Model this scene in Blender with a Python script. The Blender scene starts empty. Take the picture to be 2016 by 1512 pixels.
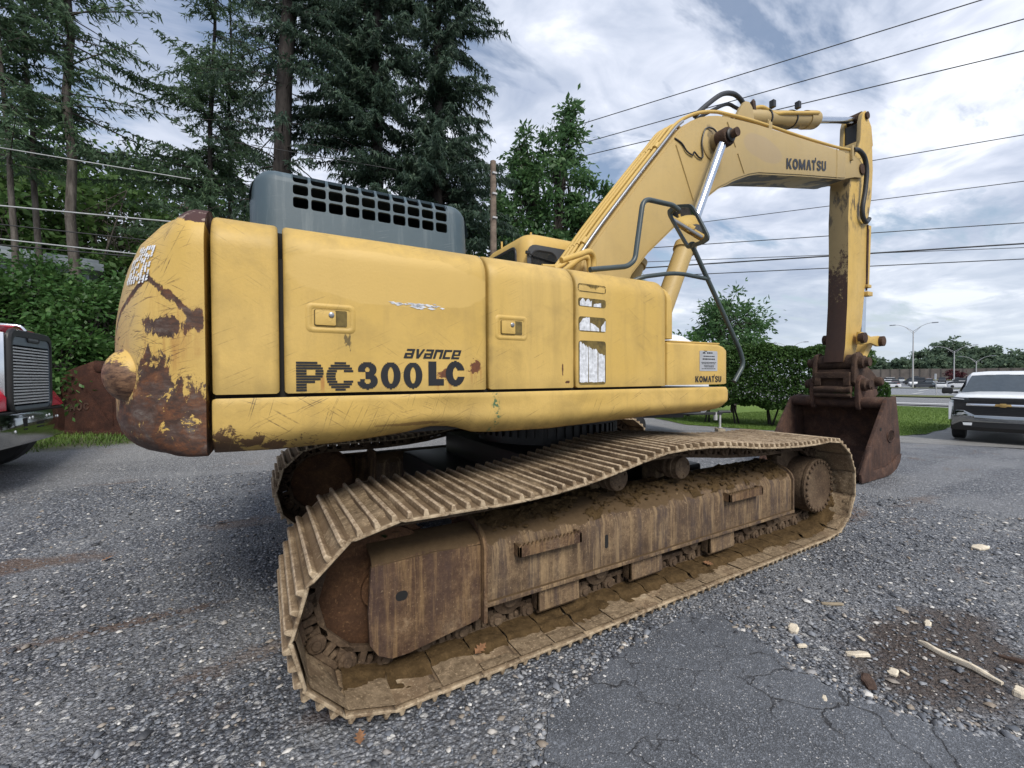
import bpy, bmesh, math, random
import numpy as np
from mathutils import Vector, Matrix, noise as mnoise

random.seed(7)
RNG = np.random.default_rng(7)
SC = bpy.context.scene
COL = SC.collection
PI = math.pi
rad = math.radians

# ------------------------------------------------------------------ camera
CAM = Vector((-2.443, -3.564, 1.517))
cam_data = bpy.data.cameras.new("camera")
cam_data.sensor_width = 36.0
cam_data.lens = 835.9 / 2016 * 36.0
cam_data.clip_start = 0.05
cam_data.clip_end = 5000
cam = bpy.data.objects.new("camera", cam_data)
COL.objects.link(cam)
_yaw, _pitch, _roll = rad(59.804), rad(-0.868), rad(-0.298)
_f = Vector((math.cos(_yaw) * math.cos(_pitch), math.sin(_yaw) * math.cos(_pitch), math.sin(_pitch)))
_r = Vector((math.sin(_yaw), -math.cos(_yaw), 0))
_u = _r.cross(_f)
_c, _s = math.cos(_roll), math.sin(_roll)
_rx, _ux = _c * _r + _s * _u, -_s * _r + _c * _u
cam.matrix_world = Matrix(((_rx.x, _ux.x, -_f.x, CAM.x), (_rx.y, _ux.y, -_f.y, CAM.y), (_rx.z, _ux.z, -_f.z, CAM.z), (0, 0, 0, 1)))
SC.camera = cam

# ------------------------------------------------------------------ render look
SC.view_settings.view_transform = 'Standard'
SC.view_settings.look = 'None'
SC.view_settings.exposure = 1.1
SC.view_settings.gamma = 1.0
SC.view_settings.use_curve_mapping = False
SC.render.engine = 'CYCLES'
SC.cycles.max_bounces = 6
SC.cycles.transparent_max_bounces = 8
SC.cycles.use_denoising = True

# ------------------------------------------------------------------ sun (veiled by thin cloud)
SUN_AZ, SUN_EL = rad(-98), rad(46)
sun_data = bpy.data.lights.new("sun", 'SUN')
sun_data.energy = 1.5
sun_data.angle = rad(22)
sun_data.color = (1.0, 0.95, 0.86)
sun = bpy.data.objects.new("sun", sun_data)
COL.objects.link(sun)
_sd = Vector((math.cos(SUN_AZ) * math.cos(SUN_EL), math.sin(SUN_AZ) * math.cos(SUN_EL), math.sin(SUN_EL)))
sun.rotation_euler = _sd.to_track_quat('Z', 'Y').to_euler()
sun.location = _sd * 60

# ------------------------------------------------------------------ world: sky with broken cloud
world = bpy.data.worlds.new("World")
SC.world = world
world.use_nodes = True
nt = world.node_tree
nt.nodes.clear()
def wn(t, **k):
    n = nt.nodes.new(t)
    for a, b in k.items():
        setattr(n, a, b)
    return n
def wmath(op, a, b=None, clamp=False):
    n = wn('ShaderNodeMath', operation=op, use_clamp=clamp)
    for i, v in enumerate((a, b)):
        if v is None: continue
        if isinstance(v, (int, float)): n.inputs[i].default_value = v
        else: nt.links.new(v, n.inputs[i])
    return n.outputs[0]
sky = wn('ShaderNodeTexSky', sky_type='NISHITA')
sky.sun_disc = False
sky.sun_elevation = SUN_EL
sky.sun_rotation = PI / 2 - SUN_AZ
sky.air_density = 1.2
sky.dust_density = 2.0
skym = wn('ShaderNodeMixRGB', blend_type='MULTIPLY')
skym.inputs[0].default_value = 1
nt.links.new(sky.outputs[0], skym.inputs[1])
skym.inputs[2].default_value = (0.9, 0.9, 0.9, 1)
tc = wn('ShaderNodeTexCoord')
sep = wn('ShaderNodeSeparateXYZ')
nt.links.new(tc.outputs['Generated'], sep.inputs[0])
zz = wmath('ADD', wmath('MAXIMUM', sep.outputs[2], 0.0), 0.16)
px = wmath('DIVIDE', sep.outputs[0], zz)
py = wmath('DIVIDE', sep.outputs[1], zz)
cmb = wn('ShaderNodeCombineXYZ')
nt.links.new(px, cmb.inputs[0]); nt.links.new(py, cmb.inputs[1])
def wnoise(scale, detail, rough, off, dist=0.0, stretch=(1, 1, 1), rot=0.0):
    mp = wn('ShaderNodeMapping')
    mp.inputs['Location'].default_value = off
    mp.inputs['Scale'].default_value = stretch
    mp.inputs['Rotation'].default_value = (0, 0, rot)
    nt.links.new(cmb.outputs[0], mp.inputs[0])
    n = wn('ShaderNodeTexNoise')
    n.inputs['Scale'].default_value = scale
    n.inputs['Detail'].default_value = detail
    n.inputs['Roughness'].default_value = rough
    n.inputs['Distortion'].default_value = dist
    nt.links.new(mp.outputs[0], n.inputs['Vector'])
    return n.outputs[0]
def wramp(fac, stops):
    r = wn('ShaderNodeValToRGB')
    el = r.color_ramp.elements
    while len(el) < len(stops): el.new(0.5)
    for e, (p_, c_) in zip(el, stops):
        e.position = p_
        e.color = (*c_, 1) if len(c_) == 3 else c_
    nt.links.new(fac, r.inputs[0])
    return r.outputs[0]
big = wnoise(1.25, 5, 0.55, (3.1, 1.7, 0.4), 0.5, (1, 1.2, 1), rad(35))
fine = wnoise(4.0, 7, 0.56, (0.3, 5.2, 1.1), 0.5, (1, 1.15, 1), rad(35))
tone = wmath('ADD', wmath('MULTIPLY', big, 0.62), wmath('MULTIPLY', fine, 0.38))
# brightness of the cloud deck: thick grey bellies to bright thin cloud
cloud = wramp(tone, [(0.35, (7.6, 7.8, 8.2)), (0.43, (5.1, 5.45, 6.3)), (0.51, (3.75, 4.2, 5.15)), (0.62, (2.5, 3.0, 4.1))])
for _n in nt.nodes:
    if _n.bl_idname == 'ShaderNodeValToRGB':
        pass
gapn = wnoise(1.7, 6, 0.6, (7.3, 2.2, 3.3), 0.3, (1, 2.2, 1), rad(20))
gap = wmath('MULTIPLY', wramp(gapn, [(0.52, (0, 0, 0)), (0.64, (1, 1, 1))]), 0.8)
# thin veil towards the horizon
veil = wramp(sep.outputs[2], [(0.0, (4.2, 4.75, 5.3)), (0.25, (4.2, 4.75, 5.4))])
vfac = wramp(sep.outputs[2], [(0.0, (1, 1, 1)), (0.10, (0.55, 0.55, 0.55)), (0.30, (0, 0, 0))])
m1 = wn('ShaderNodeMixRGB')
nt.links.new(gap, m1.inputs[0]); nt.links.new(cloud, m1.inputs[1])
bl = wn('ShaderNodeMixRGB', blend_type='MULTIPLY'); bl.inputs[0].default_value = 1
nt.links.new(skym.outputs[0], bl.inputs[1]); bl.inputs[2].default_value = (1, 1, 1, 1)
nt.links.new(bl.outputs[0], m1.inputs[2])
m2 = wn('ShaderNodeMixRGB')
nt.links.new(vfac, m2.inputs[0]); nt.links.new(m1.outputs[0], m2.inputs[1]); nt.links.new(veil, m2.inputs[2])
bg = wn('ShaderNodeBackground')
bg.inputs[1].default_value = 0.075
nt.links.new(m2.outputs[0], bg.inputs[0])
wo = wn('ShaderNodeOutputWorld')
nt.links.new(bg.outputs[0], wo.inputs[0])

# ------------------------------------------------------------------ placing helpers
SW = rad(-1.018)                       # swing of the upper structure against the tracks
CS, SS = math.cos(SW), math.sin(SW)
def hw(u, v, z):                       # upper structure: u forward, v to the right-hand side, z up
    return (u * CS + v * SS, u * SS - v * CS, z)
def polar(bearing, dist, z=None):      # surveyed from the photographer's spot
    x = CAM.x + math.cos(rad(bearing)) * dist
    y = CAM.y + math.sin(rad(bearing)) * dist
    return (x, y, terrain(x, y) if z is None else z)
def terrain(x, y):
    s = np.maximum(0, x * 0.96 + y * 0.28 - 2)
    t = np.maximum(0, -x * 0.35 + y * 0.94)
    zr = np.interp(s, [0, 5, 12, 17, 40, 100, 142, 215, 240, 3000], [0, -0.03, -0.32, -0.38, -0.6, -1.1, -1.7, -0.3, 0.0, 0.0])
    zl = np.interp(t, [0, 2.5, 6.5, 9, 12, 16, 30, 3000], [0, 0, 0.4, 0.55, 0.8, 1.1, 1.5, 1.5])
    zl = zl * np.interp(x, [2, 12], [1, 0.25])
    r = zr + zl
    return float(r) if np.ndim(r) == 0 else r

# ------------------------------------------------------------------ mesh helper
def V(*a): return Vector(a)
class G:
    def __init__(s, T=None):
        s.v, s.f, s.m, s.T = [], [], [], T
    def add(s, verts, faces, mi=0):
        b = len(s.v)
        s.v += [tuple(p) for p in verts]
        s.f += [tuple(i + b for i in f) for f in faces]
        s.m += [mi] * len(faces)
        return s
    def box(s, lo, hi, mi=0):
        (a, b, c), (d, e, f) = lo, hi
        s.add([(a, b, c), (d, b, c), (d, e, c), (a, e, c), (a, b, f), (d, b, f), (d, e, f), (a, e, f)],
              [(0, 3, 2, 1), (4, 5, 6, 7), (0, 1, 5, 4), (1, 2, 6, 5), (2, 3, 7, 6), (3, 0, 4, 7)], mi)
        return s
    def obox(s, c, ax, ay, az, mi=0):   # centre and three half-axis vectors
        c, ax, ay, az = map(Vector, (c, ax, ay, az))
        vs = [c + i * ax + j * ay + k * az for k in (-1, 1) for (i, j) in ((-1, -1), (1, -1), (1, 1), (-1, 1))]
        s.add(vs, [(0, 3, 2, 1), (4, 5, 6, 7), (0, 1, 5, 4), (1, 2, 6, 5), (2, 3, 7, 6), (3, 0, 4, 7)], mi)
        return s
    def prism(s, poly, off, mi=0):      # planar polygon of 3-D points pushed along a vector
        n = len(poly); off = Vector(off)
        p = [Vector(a) for a in poly]
        s.add(p + [a + off for a in p], [tuple(range(n))[::-1], tuple(range(n, 2 * n))] + [(i, (i + 1) % n, n + (i + 1) % n, n + i) for i in range(n)], mi)
        return s
    def loft(s, rings, closed=True, caps=True, mi=0):
        n = len(rings[0]); vs = [p for r in rings for p in r]; fs = []
        for k in range(len(rings) - 1):
            for i in range(n if closed else n - 1):
                j = (i + 1) % n
                fs.append((k * n + i, k * n + j, (k + 1) * n + j, (k + 1) * n + i))
        if caps and closed:
            fs.append(tuple(range(n))[::-1]); fs.append(tuple(range((len(rings) - 1) * n, len(rings) * n)))
        s.add(vs, fs, mi)
        return s
    def tube(s, pts, r, n=8, mi=0, caps=True, closed=False):
        P = [Vector(p) for p in pts]; N = len(P)
        rr = r if isinstance(r, (list, tuple)) else [r] * N
        rings = []; up = None
        for i, p in enumerate(P):
            if closed: t = (P[(i + 1) % N] - P[i - 1]).normalized()
            else: t = (P[min(i + 1, N - 1)] - P[max(i - 1, 0)]).normalized()
            if up is None:
                up = Vector((0, 0, 1)) if abs(t.z) < 0.9 else Vector((1, 0, 0))
            a = (up - t * up.dot(t)).normalized(); up = a; b = t.cross(a)
            rings.append([p + (a * math.cos(2 * PI * k / n) + b * math.sin(2 * PI * k / n)) * rr[i] for k in range(n)])
        if closed: rings.append(rings[0])
        s.loft(rings, True, caps and not closed, mi)
        return s
    def cyl(s, p0, p1, r0, r1=None, n=20, mi=0):
        return s.tube([p0, p1], [r0, r0 if r1 is None else r1], n, mi)
    def lathe(s, prof, o, axis, n=24, mi=0, ref=None):   # prof: (radius, height along axis)
        ax = Vector(axis).normalized(); o = Vector(o)
        ref = Vector(ref) if ref else (Vector((0, 0, 1)) if abs(ax.z) < 0.9 else Vector((1, 0, 0)))
        a = (ref - ax * ref.dot(ax)).normalized(); b = ax.cross(a)
        rings = [[o + ax * h + (a * math.cos(2 * PI * k / n) + b * math.sin(2 * PI * k / n)) * max(r, 1e-4) for k in range(n)] for r, h in prof]
        s.loft(rings, True, True, mi)
        return s
    def ball(s, c, r, n=12, m=8, mi=0):
        c = Vector(c); rx, ry, rz = r if isinstance(r, (list, tuple)) else (r, r, r)
        rings = []
        for j in range(1, m):
            th = PI * j / m
            rings.append([c + Vector((rx * math.sin(th) * math.cos(2 * PI * k / n), ry * math.sin(th) * math.sin(2 * PI * k / n), rz * math.cos(th))) for k in range(n)])
        return s.loft(rings, True, True, mi)
    def build(s, name, mats, parent=None, bevel=0.0, seg=2, smooth=38, kind=None, label=None, normals=True):
        vs = s.v if s.T is None else [s.T(*p) for p in s.v]
        me = bpy.data.meshes.new(name)
        me.from_pydata([tuple(p) for p in vs], [], s.f)
        mats = mats if isinstance(mats, (list, tuple)) else [mats]
        for m in mats: me.materials.append(m)
        me.polygons.foreach_set("material_index", s.m)
        if normals or bevel:
            bm = bmesh.new(); bm.from_mesh(me)
            bmesh.ops.recalc_face_normals(bm, faces=bm.faces)
            if bevel:
                ed = [e for e in bm.edges if len(e.link_faces) == 2 and e.calc_face_angle(0) > rad(32)]
                bmesh.ops.bevel(bm, geom=ed, offset=bevel, segments=seg, affect='EDGES', profile=0.6, clamp_overlap=True)
            bm.to_mesh(me); bm.free()
        if smooth:
            me.polygons.foreach_set("use_smooth", [True] * len(me.polygons))
            me.set_sharp_from_angle(angle=rad(smooth))
        o = bpy.data.objects.new(name, me); COL.objects.link(o)
        if parent: o.parent = parent
        if kind: o["kind"] = kind
        if label: o["label"] = label
        return o
def np_mesh(name, verts, faces, mats, parent=None, kind=None, smooth=False, mi=None):
    """verts (n,3), faces (m,k) arrays, all faces with k corners"""
    me = bpy.data.meshes.new(name)
    verts = np.asarray(verts, np.float32); faces = np.asarray(faces, np.int32)
    m, k = faces.shape
    me.vertices.add(len(verts)); me.vertices.foreach_set("co", verts.ravel())
    me.loops.add(m * k); me.loops.foreach_set("vertex_index", faces.ravel())
    me.polygons.add(m); me.polygons.foreach_set("loop_start", np.arange(0, m * k, k, dtype=np.int32))
    me.polygons.foreach_set("loop_total", np.full(m, k, np.int32))
    for mm in (mats if isinstance(mats, (list, tuple)) else [mats]): me.materials.append(mm)
    if mi is not None: me.polygons.foreach_set("material_index", np.asarray(mi, np.int32))
    me.update(calc_edges=True)
    if smooth: me.polygons.foreach_set("use_smooth", np.ones(m, bool))
    o = bpy.data.objects.new(name, me); COL.objects.link(o)
    if parent: o.parent = parent
    if kind: o["kind"] = kind
    return o
def tag(o, label, cat, group=None):
    o["label"] = label; o["category"] = cat
    if group: o["group"] = group
    return o
def empty(name, loc, label=None, cat=None, group=None, rz=0.0):
    o = bpy.data.objects.new(name, None); COL.objects.link(o)
    o.empty_display_size = 0.2
    o.location = loc; o.rotation_euler = (0, 0, rz)
    if label: tag(o, label, cat, group)
    return o
def inst(src, name, parent, M):
    o = bpy.data.objects.new(name, src if isinstance(src, bpy.types.Mesh) else src.data)
    COL.objects.link(o); o.parent = parent; o.matrix_local = M
    return o
def arc2(cx, cy, r, a0, a1, n):
    return [(cx + r * math.cos(rad(a0 + (a1 - a0) * i / n)), cy + r * math.sin(rad(a0 + (a1 - a0) * i / n))) for i in range(n + 1)]
def smooth_path(pts, n=6):             # Catmull-Rom through the points
    P = [Vector(p) for p in pts]; out = []
    for i in range(len(P) - 1):
        a, b, c, d = P[max(i - 1, 0)], P[i], P[i + 1], P[min(i + 2, len(P) - 1)]
        for k in range(n):
            t = k / n
            out.append(0.5 * ((2 * b) + (c - a) * t + (2 * a - 5 * b + 4 * c - d) * t * t + (3 * b - a - 3 * c + d) * t ** 3))
    out.append(P[-1]); return out
def round_path(pts, r, n=5):           # straight runs with rounded corners
    P = [Vector(p) for p in pts]; out = [P[0]]
    for i in range(1, len(P) - 1):
        a = (P[i - 1] - P[i]); b = (P[i + 1] - P[i])
        d = min(r, a.length * 0.45, b.length * 0.45)
        p0, p1 = P[i] + a.normalized() * d, P[i] + b.normalized() * d
        for k in range(n + 1):
            t = k / n
            out.append(p0 * (1 - t) ** 2 + P[i] * 2 * t * (1 - t) + p1 * t * t)
    out.append(P[-1]); return out
# ------------------------------------------------------------------ materials
class MT:
    def __init__(s, name):
        s.mat = bpy.data.materials.new(name); s.mat.use_nodes = True
        s.t = s.mat.node_tree; s.b = s.t.nodes['Principled BSDF']
        s._pos = None
    def n(s, typ, **k):
        x = s.t.nodes.new(typ)
        for a, b in k.items(): setattr(x, a, b)
        return x
    def put(s, inp, v):
        if v is None: return
        if isinstance(v, (int, float)):
            inp.default_value = v
        elif isinstance(v, (tuple, list)):
            inp.default_value = (*v, 1) if len(v) == 3 and len(inp.default_value) == 4 else v
        else: s.t.links.new(v, inp)
    @property
    def pos(s):
        if s._pos is None: s._pos = s.n('ShaderNodeTexCoord').outputs['Object']
        return s._pos
    def map(s, scale=(1, 1, 1), loc=(0, 0, 0), rot=(0, 0, 0), vec=None):
        m = s.n('ShaderNodeMapping'); m.inputs['Scale'].default_value = scale
        m.inputs['Location'].default_value = loc; m.inputs['Rotation'].default_value = rot
        s.t.links.new(vec or s.pos, m.inputs[0]); return m.outputs[0]
    def noise(s, scale, detail=4, rough=0.55, dist=0.0, vec=None):
        x = s.n('ShaderNodeTexNoise'); x.inputs['Scale'].default_value = scale
        x.inputs['Detail'].default_value = detail; x.inputs['Roughness'].default_value = rough
        x.inputs['Distortion'].default_value = dist
        s.t.links.new(vec or s.pos, x.inputs['Vector']); return x.outputs[0]
    def vor(s, scale, feature='F1', out='Distance', vec=None, rand=1.0):
        x = s.n('ShaderNodeTexVoronoi', feature=feature); x.inputs['Scale'].default_value = scale
        x.inputs['Randomness'].default_value = rand
        s.t.links.new(vec or s.pos, x.inputs['Vector']); return x.outputs[out]
    def ramp(s, fac, stops, interp='LINEAR'):
        r = s.n('ShaderNodeValToRGB'); r.color_ramp.interpolation = interp
        el = r.color_ramp.elements
        while len(el) < len(stops): el.new(0.5)
        for e, (p, c) in zip(el, stops):
            e.position = p; e.color = (c, c, c, 1) if isinstance(c, (int, float)) else (*c, 1)
        s.put(r.inputs[0], fac); return r.outputs[0]
    def mix(s, fac, a, b, mode='MIX'):
        x = s.n('ShaderNodeMixRGB', blend_type=mode)
        s.put(x.inputs[0], fac); s.put(x.inputs[1], a); s.put(x.inputs[2], b); return x.outputs[0]
    def m(s, op, a, b=None, c=None, clamp=False):
        x = s.n('ShaderNodeMath', operation=op, use_clamp=clamp)
        s.put(x.inputs[0], a); s.put(x.inputs[1], b); s.put(x.inputs[2], c); return x.outputs[0]
    def sep(s, vec=None):
        x = s.n('ShaderNodeSeparateXYZ'); s.t.links.new(vec or s.pos, x.inputs[0]); return x.outputs
    def step(s, v, lo, hi):            # smooth 0..1 between lo and hi (either order)
        x = s.n('ShaderNodeMapRange', interpolation_type='SMOOTHSTEP'); s.put(x.inputs[0], v)
        x.inputs[1].default_value = lo; x.inputs[2].default_value = hi
        if lo > hi:
            x.inputs[1].default_value, x.inputs[2].default_value = hi, lo
            x.inputs[3].default_value, x.inputs[4].default_value = 1, 0
        return x.outputs[0]
    def isl(s):
        return s.n('ShaderNodeNewGeometry').outputs['Random Per Island']
    def objrand(s):
        return s.n('ShaderNodeObjectInfo').outputs['Random']
    def bump(s, h, strength=0.3, dist=0.01):
        x = s.n('ShaderNodeBump'); x.inputs['Strength'].default_value = strength; x.inputs['Distance'].default_value = dist
        s.put(x.inputs['Height'], h); s.t.links.new(x.outputs[0], s.b.inputs['Normal'])
    def out(s, col, rough=0.6, metal=0.0, spec=None):
        s.put(s.b.inputs['Base Color'], col); s.put(s.b.inputs['Roughness'], rough); s.put(s.b.inputs['Metallic'], metal)
        if spec is not None: s.b.inputs['Specular IOR Level'].default_value = spec
        return s.mat
M = {}
def simple(name, col, rough=0.6, metal=0.0, spec=None, var=0.12, scale=9.0, bump=0.0):
    t = MT(name)
    nz = t.noise(scale, 4)
    c = t.mix(t.ramp(nz, [(0.3, 0.0), (0.7, 1.0)]), tuple(x * (1 - var) for x in col), tuple(min(1, x * (1 + var)) for x in col))
    if bump: t.bump(t.noise(scale * 6, 4), bump, 0.01)
    M[name] = t.out(c, rough, metal, spec); return M[name]

YEL = (0.545, 0.360, 0.092)
def dashes(t, base, ry, k, lo, amount, sc=5.0, col=(0.085, 0.055, 0.026), asp=30, pk=0.80):
    v = t.map((1.0, 1.0, asp), (3.1 * k, 1.7 * k, k), (0, 0, 0), t.map((1, .25, 1), (0, 0, 0), (0, ry, 0)))
    x = t.n('ShaderNodeTexVoronoi'); x.inputs['Scale'].default_value = sc; t.t.links.new(v, x.inputs['Vector'])
    line = t.step(x.outputs['Distance'], 0.42, 0.20)
    pick = t.ramp(t.sep(x.outputs['Color'])[0], [(pk, 0.0), (pk + 0.04, 1.0)])
    msk = t.ramp(t.noise(1.8, 4, 0.6, 0, t.map(loc=(k * 2.0, 2, 1))), [(lo, 0.0), (lo + 0.12, 1.0)])
    f = t.m('MULTIPLY', t.m('MULTIPLY', line, pick), t.m('MULTIPLY', msk, t.ramp(t.noise(60, 3), [(0.35, 0.2), (0.6, 1.0)])))
    return t.mix(t.m('MULTIPLY', f, amount), base, col)
def yellow(name, dirt=0.5, rust=0.25, scratch=0.4, extra=None, low=None):
    t = MT(name); P = t.sep()
    base = t.mix(t.ramp(t.noise(1.3, 3), [(0.35, 0.0), (0.65, 1.0)]), YEL, (0.575, 0.390, 0.118))
    base = t.mix(t.ramp(t.noise(38, 4, 0.7), [(0.35, 0.10), (0.7, 0.0)]), base, (0.34, 0.23, 0.085))
    # grime: patchy olive film, run-down streaks
    g1 = t.ramp(t.noise(3.2, 7, 0.66, 0.4), [(0.48, 0.0), (0.74, 1.0)])
    g2 = t.ramp(t.noise(9, 6, 0.6, 0, t.map((1, 1, 0.09))), [(0.52, 0.0), (0.75, 1.0)])
    base = t.mix(t.m('MULTIPLY', g1, 0.62 * dirt), base, (0.26, 0.18, 0.06))
    base = t.mix(t.m('MULTIPLY', g2, 0.55 * dirt), base, (0.29, 0.20, 0.07))
    if low is not None:                # grime gathering along a low edge of the sheet metal
        z0, z1, k = low
        lf = t.m('MULTIPLY', t.step(P[2], z1, z0), t.ramp(t.noise(6, 6, 0.65), [(0.3, 0.15), (0.68, 1.0)]))
        base = t.mix(t.m('MULTIPLY', lf, k), base, (0.11, 0.085, 0.03))
    # scratches: thin broken dark lines in two directions
    for k_, (ry, lo) in enumerate(((0.45, 0.44), (-0.6, 0.50), (1.15, 0.54))):
        base = dashes(t, base, ry, k_, lo, scratch)
    # chips of rust
    r1 = t.ramp(t.noise(24, 7, 0.68, 0.3), [(0.68, 0.0), (0.70, 1.0)])
    r2 = t.ramp(t.noise(1.9, 3, 0.5, 0, t.map(loc=(5, 1, 2))), [(0.50, 0.0), (0.66, 1.0)])
    rmask = t.m('MULTIPLY', r1, t.m('MULTIPLY', r2, rust * 2), clamp=True)
    col = t.mix(rmask, base, (0.055, 0.025, 0.014))
    rough = t.mix(t.noise(5, 4), (0.42,) * 3, (0.62,) * 3)
    if extra: col, rough = extra(t, P, col, rough)
    t.bump(t.m('ADD', t.noise(90, 3), t.m('MULTIPLY', t.noise(1.2, 2), 1.5)), 0.10, 0.008)
    M[name] = t.out(col, rough, 0, 0.4); return M[name]

def blob(t, P, c, s, warp=0.0, wn=None):      # soft ellipsoidal mask 1 inside .. 0 outside, edge broken by noise
    acc = None
    for i in range(3):
        if s[i] is None: continue
        q = t.m('POWER', t.m('ABSOLUTE', t.m('DIVIDE', t.m('SUBTRACT', P[i], c[i]), s[i])), 2.0)
        acc = q if acc is None else t.m('ADD', acc, q)
    d = t.m('SQRT', acc)
    if warp: d = t.m('ADD', d, t.m('MULTIPLY', t.m('SUBTRACT', wn, 0.5), warp))
    return d
def rust_colour(t):
    a = t.ramp(t.noise(9, 9, 0.78, 0.3, t.map((1, 1, 1.8), (0, 0, 0), (0, 0.3, 0))), [(0.32, (0.020, 0.012, 0.010)), (0.45, (0.052, 0.026, 0.017)), (0.55, (0.12, 0.046, 0.02)), (0.64, (0.19, 0.085, 0.036)), (0.73, (0.30, 0.20, 0.12))])
    return a
# --- counterweight: big scrape of bare rusted steel on the lower corner
def cw_extra(t, P, col, rough):
    wn = t.noise(7.5, 8, 0.68, 0.5)
    wf = t.noise(30, 8, 0.75, 0.3, t.map((1, 1, 0.32), (0, 0, 0), (0.3, 0.75, 0.2)))
    w = t.m('ADD', t.m('MULTIPLY', wn, 0.45), t.m('MULTIPLY', wf, 0.55))
    # height of the scrape edge climbs towards the rear corner (x more negative)
    edge = t.m('ADD', 1.475, t.m('MULTIPLY', t.step(P[0], -2.66, -2.84), 0.15))
    edge = t.m('SUBTRACT', edge, t.m('MULTIPLY', t.step(P[0], -2.85, -2.93), 0.20))
    low = t.step(t.m('ADD', t.m('SUBTRACT', edge, P[2]), t.m('MULTIPLY', t.m('SUBTRACT', w, 0.5), 0.85)), -0.01, 0.02)
    # islands of paint that survived inside it
    isl = t.ramp(t.noise(9, 7, 0.7, 0.6, t.map(loc=(4, 2, 8))), [(0.565, 0.0), (0.58, 1.0)])
    low = t.m('MULTIPLY', low, t.m('SUBTRACT', 1.0, t.m('MULTIPLY', isl, t.step(P[2], 1.25, 1.33))))
    # top patch, mid-corner gouges and a long diagonal scar
    top = t.step(blob(t, P, (-2.665, None, 2.235), (0.125, None, 0.085), 0.9, w), 0.95, 0.88)
    g1 = t.step(blob(t, P, (-2.79, None, 1.735), (0.11, None, 0.07), 4.2, w), 0.60, 0.53)
    g2 = t.step(blob(t, P, (-2.685, None, 1.765), (0.045, None, 0.07), 3.4, w), 0.72, 0.64)
    lx = t.m('ADD', P[2], t.m('MULTIPLY', t.m('SUBTRACT', P[0], -2.80), 1.0))
    scar = t.m('MULTIPLY', t.step(t.m('ABSOLUTE', t.m('ADD', t.m('SUBTRACT', lx, 1.88), t.m('MULTIPLY', t.m('SUBTRACT', w, 0.5), 0.16))), 0.020, 0.013),
               t.m('MULTIPLY', t.step(P[0], -2.865, -2.85), t.step(P[0], -2.68, -2.70)))
    lx2 = t.m('SUBTRACT', P[2], t.m('MULTIPLY', t.m('ADD', P[0], 2.9), 1.2))
    scar2 = t.m('MULTIPLY', t.step(t.m('ABSOLUTE', t.m('ADD', t.m('SUBTRACT', lx2, 1.87), t.m('MULTIPLY', t.m('SUBTRACT', w, 0.5), 0.10))), 0.018, 0.011), t.step(P[0], -2.835, -2.85))
    scuff = t.m('MULTIPLY', t.ramp(t.noise(6, 5, 0.7, 0.6, t.map((1.2, 1.2, 9), (0, 0, 2), (0.1, 0.5, 0.0))), [(0.60, 0.0), (0.64, 1.0)]),
                t.m('MULTIPLY', t.step(P[0], -2.74, -2.84), t.m('MULTIPLY', t.step(P[2], 1.5, 1.62), t.step(P[2], 1.98, 1.80))))
    mask = low
    for q in (top, g1, g2, scar, scar2, scuff): mask = t.m('MAXIMUM', mask, q)
    # rust stain bleeding down the paint
    run = t.m('MULTIPLY', t.ramp(t.noise(16, 4, 0.6, 0, t.map((1, 1, 0.10))), [(0.5, 0.0), (0.7, 1.0)]), t.step(blob(t, P, (-2.79, None, 1.70), (0.17, None, 0.22), 0.9, wn), 1.0, 0.5))
    col = t.mix(t.m('MULTIPLY', run, 0.62), col, (0.25, 0.085, 0.022))
    for k_, ry in enumerate((0.25, 0.75, -0.5, 1.2, 0.5)): 
        dd = dashes(t, col, ry, 11 + k_, 0.36, 0.9, 8.0, (0.075, 0.038, 0.02), 26)
        col = t.mix(t.step(P[0], -2.66, -2.76), col, dd)
    run2 = t.m('MULTIPLY', t.ramp(t.noise(26, 5, 0.65, 0, t.map((1, 1, 0.08), (3, 0, 0))), [(0.50, 0.0), (0.66, 1.0)]), t.m('MULTIPLY', t.step(P[0], -2.70, -2.78), t.step(P[2], 1.92, 1.72)))
    col = t.mix(t.m('MULTIPLY', run2, 0.55), col, (0.27, 0.105, 0.03))
    rear_dull = t.m('MULTIPLY', t.step(P[0], -2.82, -2.93), 0.45)  # duller, greyer tan towards the rear corner
    col = t.mix(rear_dull, col, (0.40, 0.30, 0.17))
    steel = t.ramp(t.noise(11, 9, 0.78, 0.3, t.map((1, 1, 3.2), (2, 0, 1), (0, 0.12, 0))), [(0.36, (0.028, 0.018, 0.016)), (0.50, (0.075, 0.044, 0.034)), (0.60, (0.12, 0.095, 0.082)), (0.72, (0.20, 0.165, 0.14))])
    rc = t.mix(t.ramp(t.noise(11, 6, 0.7), [(0.42, 0.0), (0.60, 1.0)]), rust_colour(t), steel)
    topc = t.mix(t.ramp(t.noise(30, 3), [(0.56, 0.0), (0.62, 1.0)]), (0.055, 0.022, 0.02), (0.25, 0.19, 0.16))
    rc = t.mix(top, rc, topc)
    return t.mix(mask, col, rc), t.mix(mask, rough, (0.72,) * 3)
yellow("counterweight_paint", 0.35, 0.3, 0.7, cw_extra)
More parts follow.
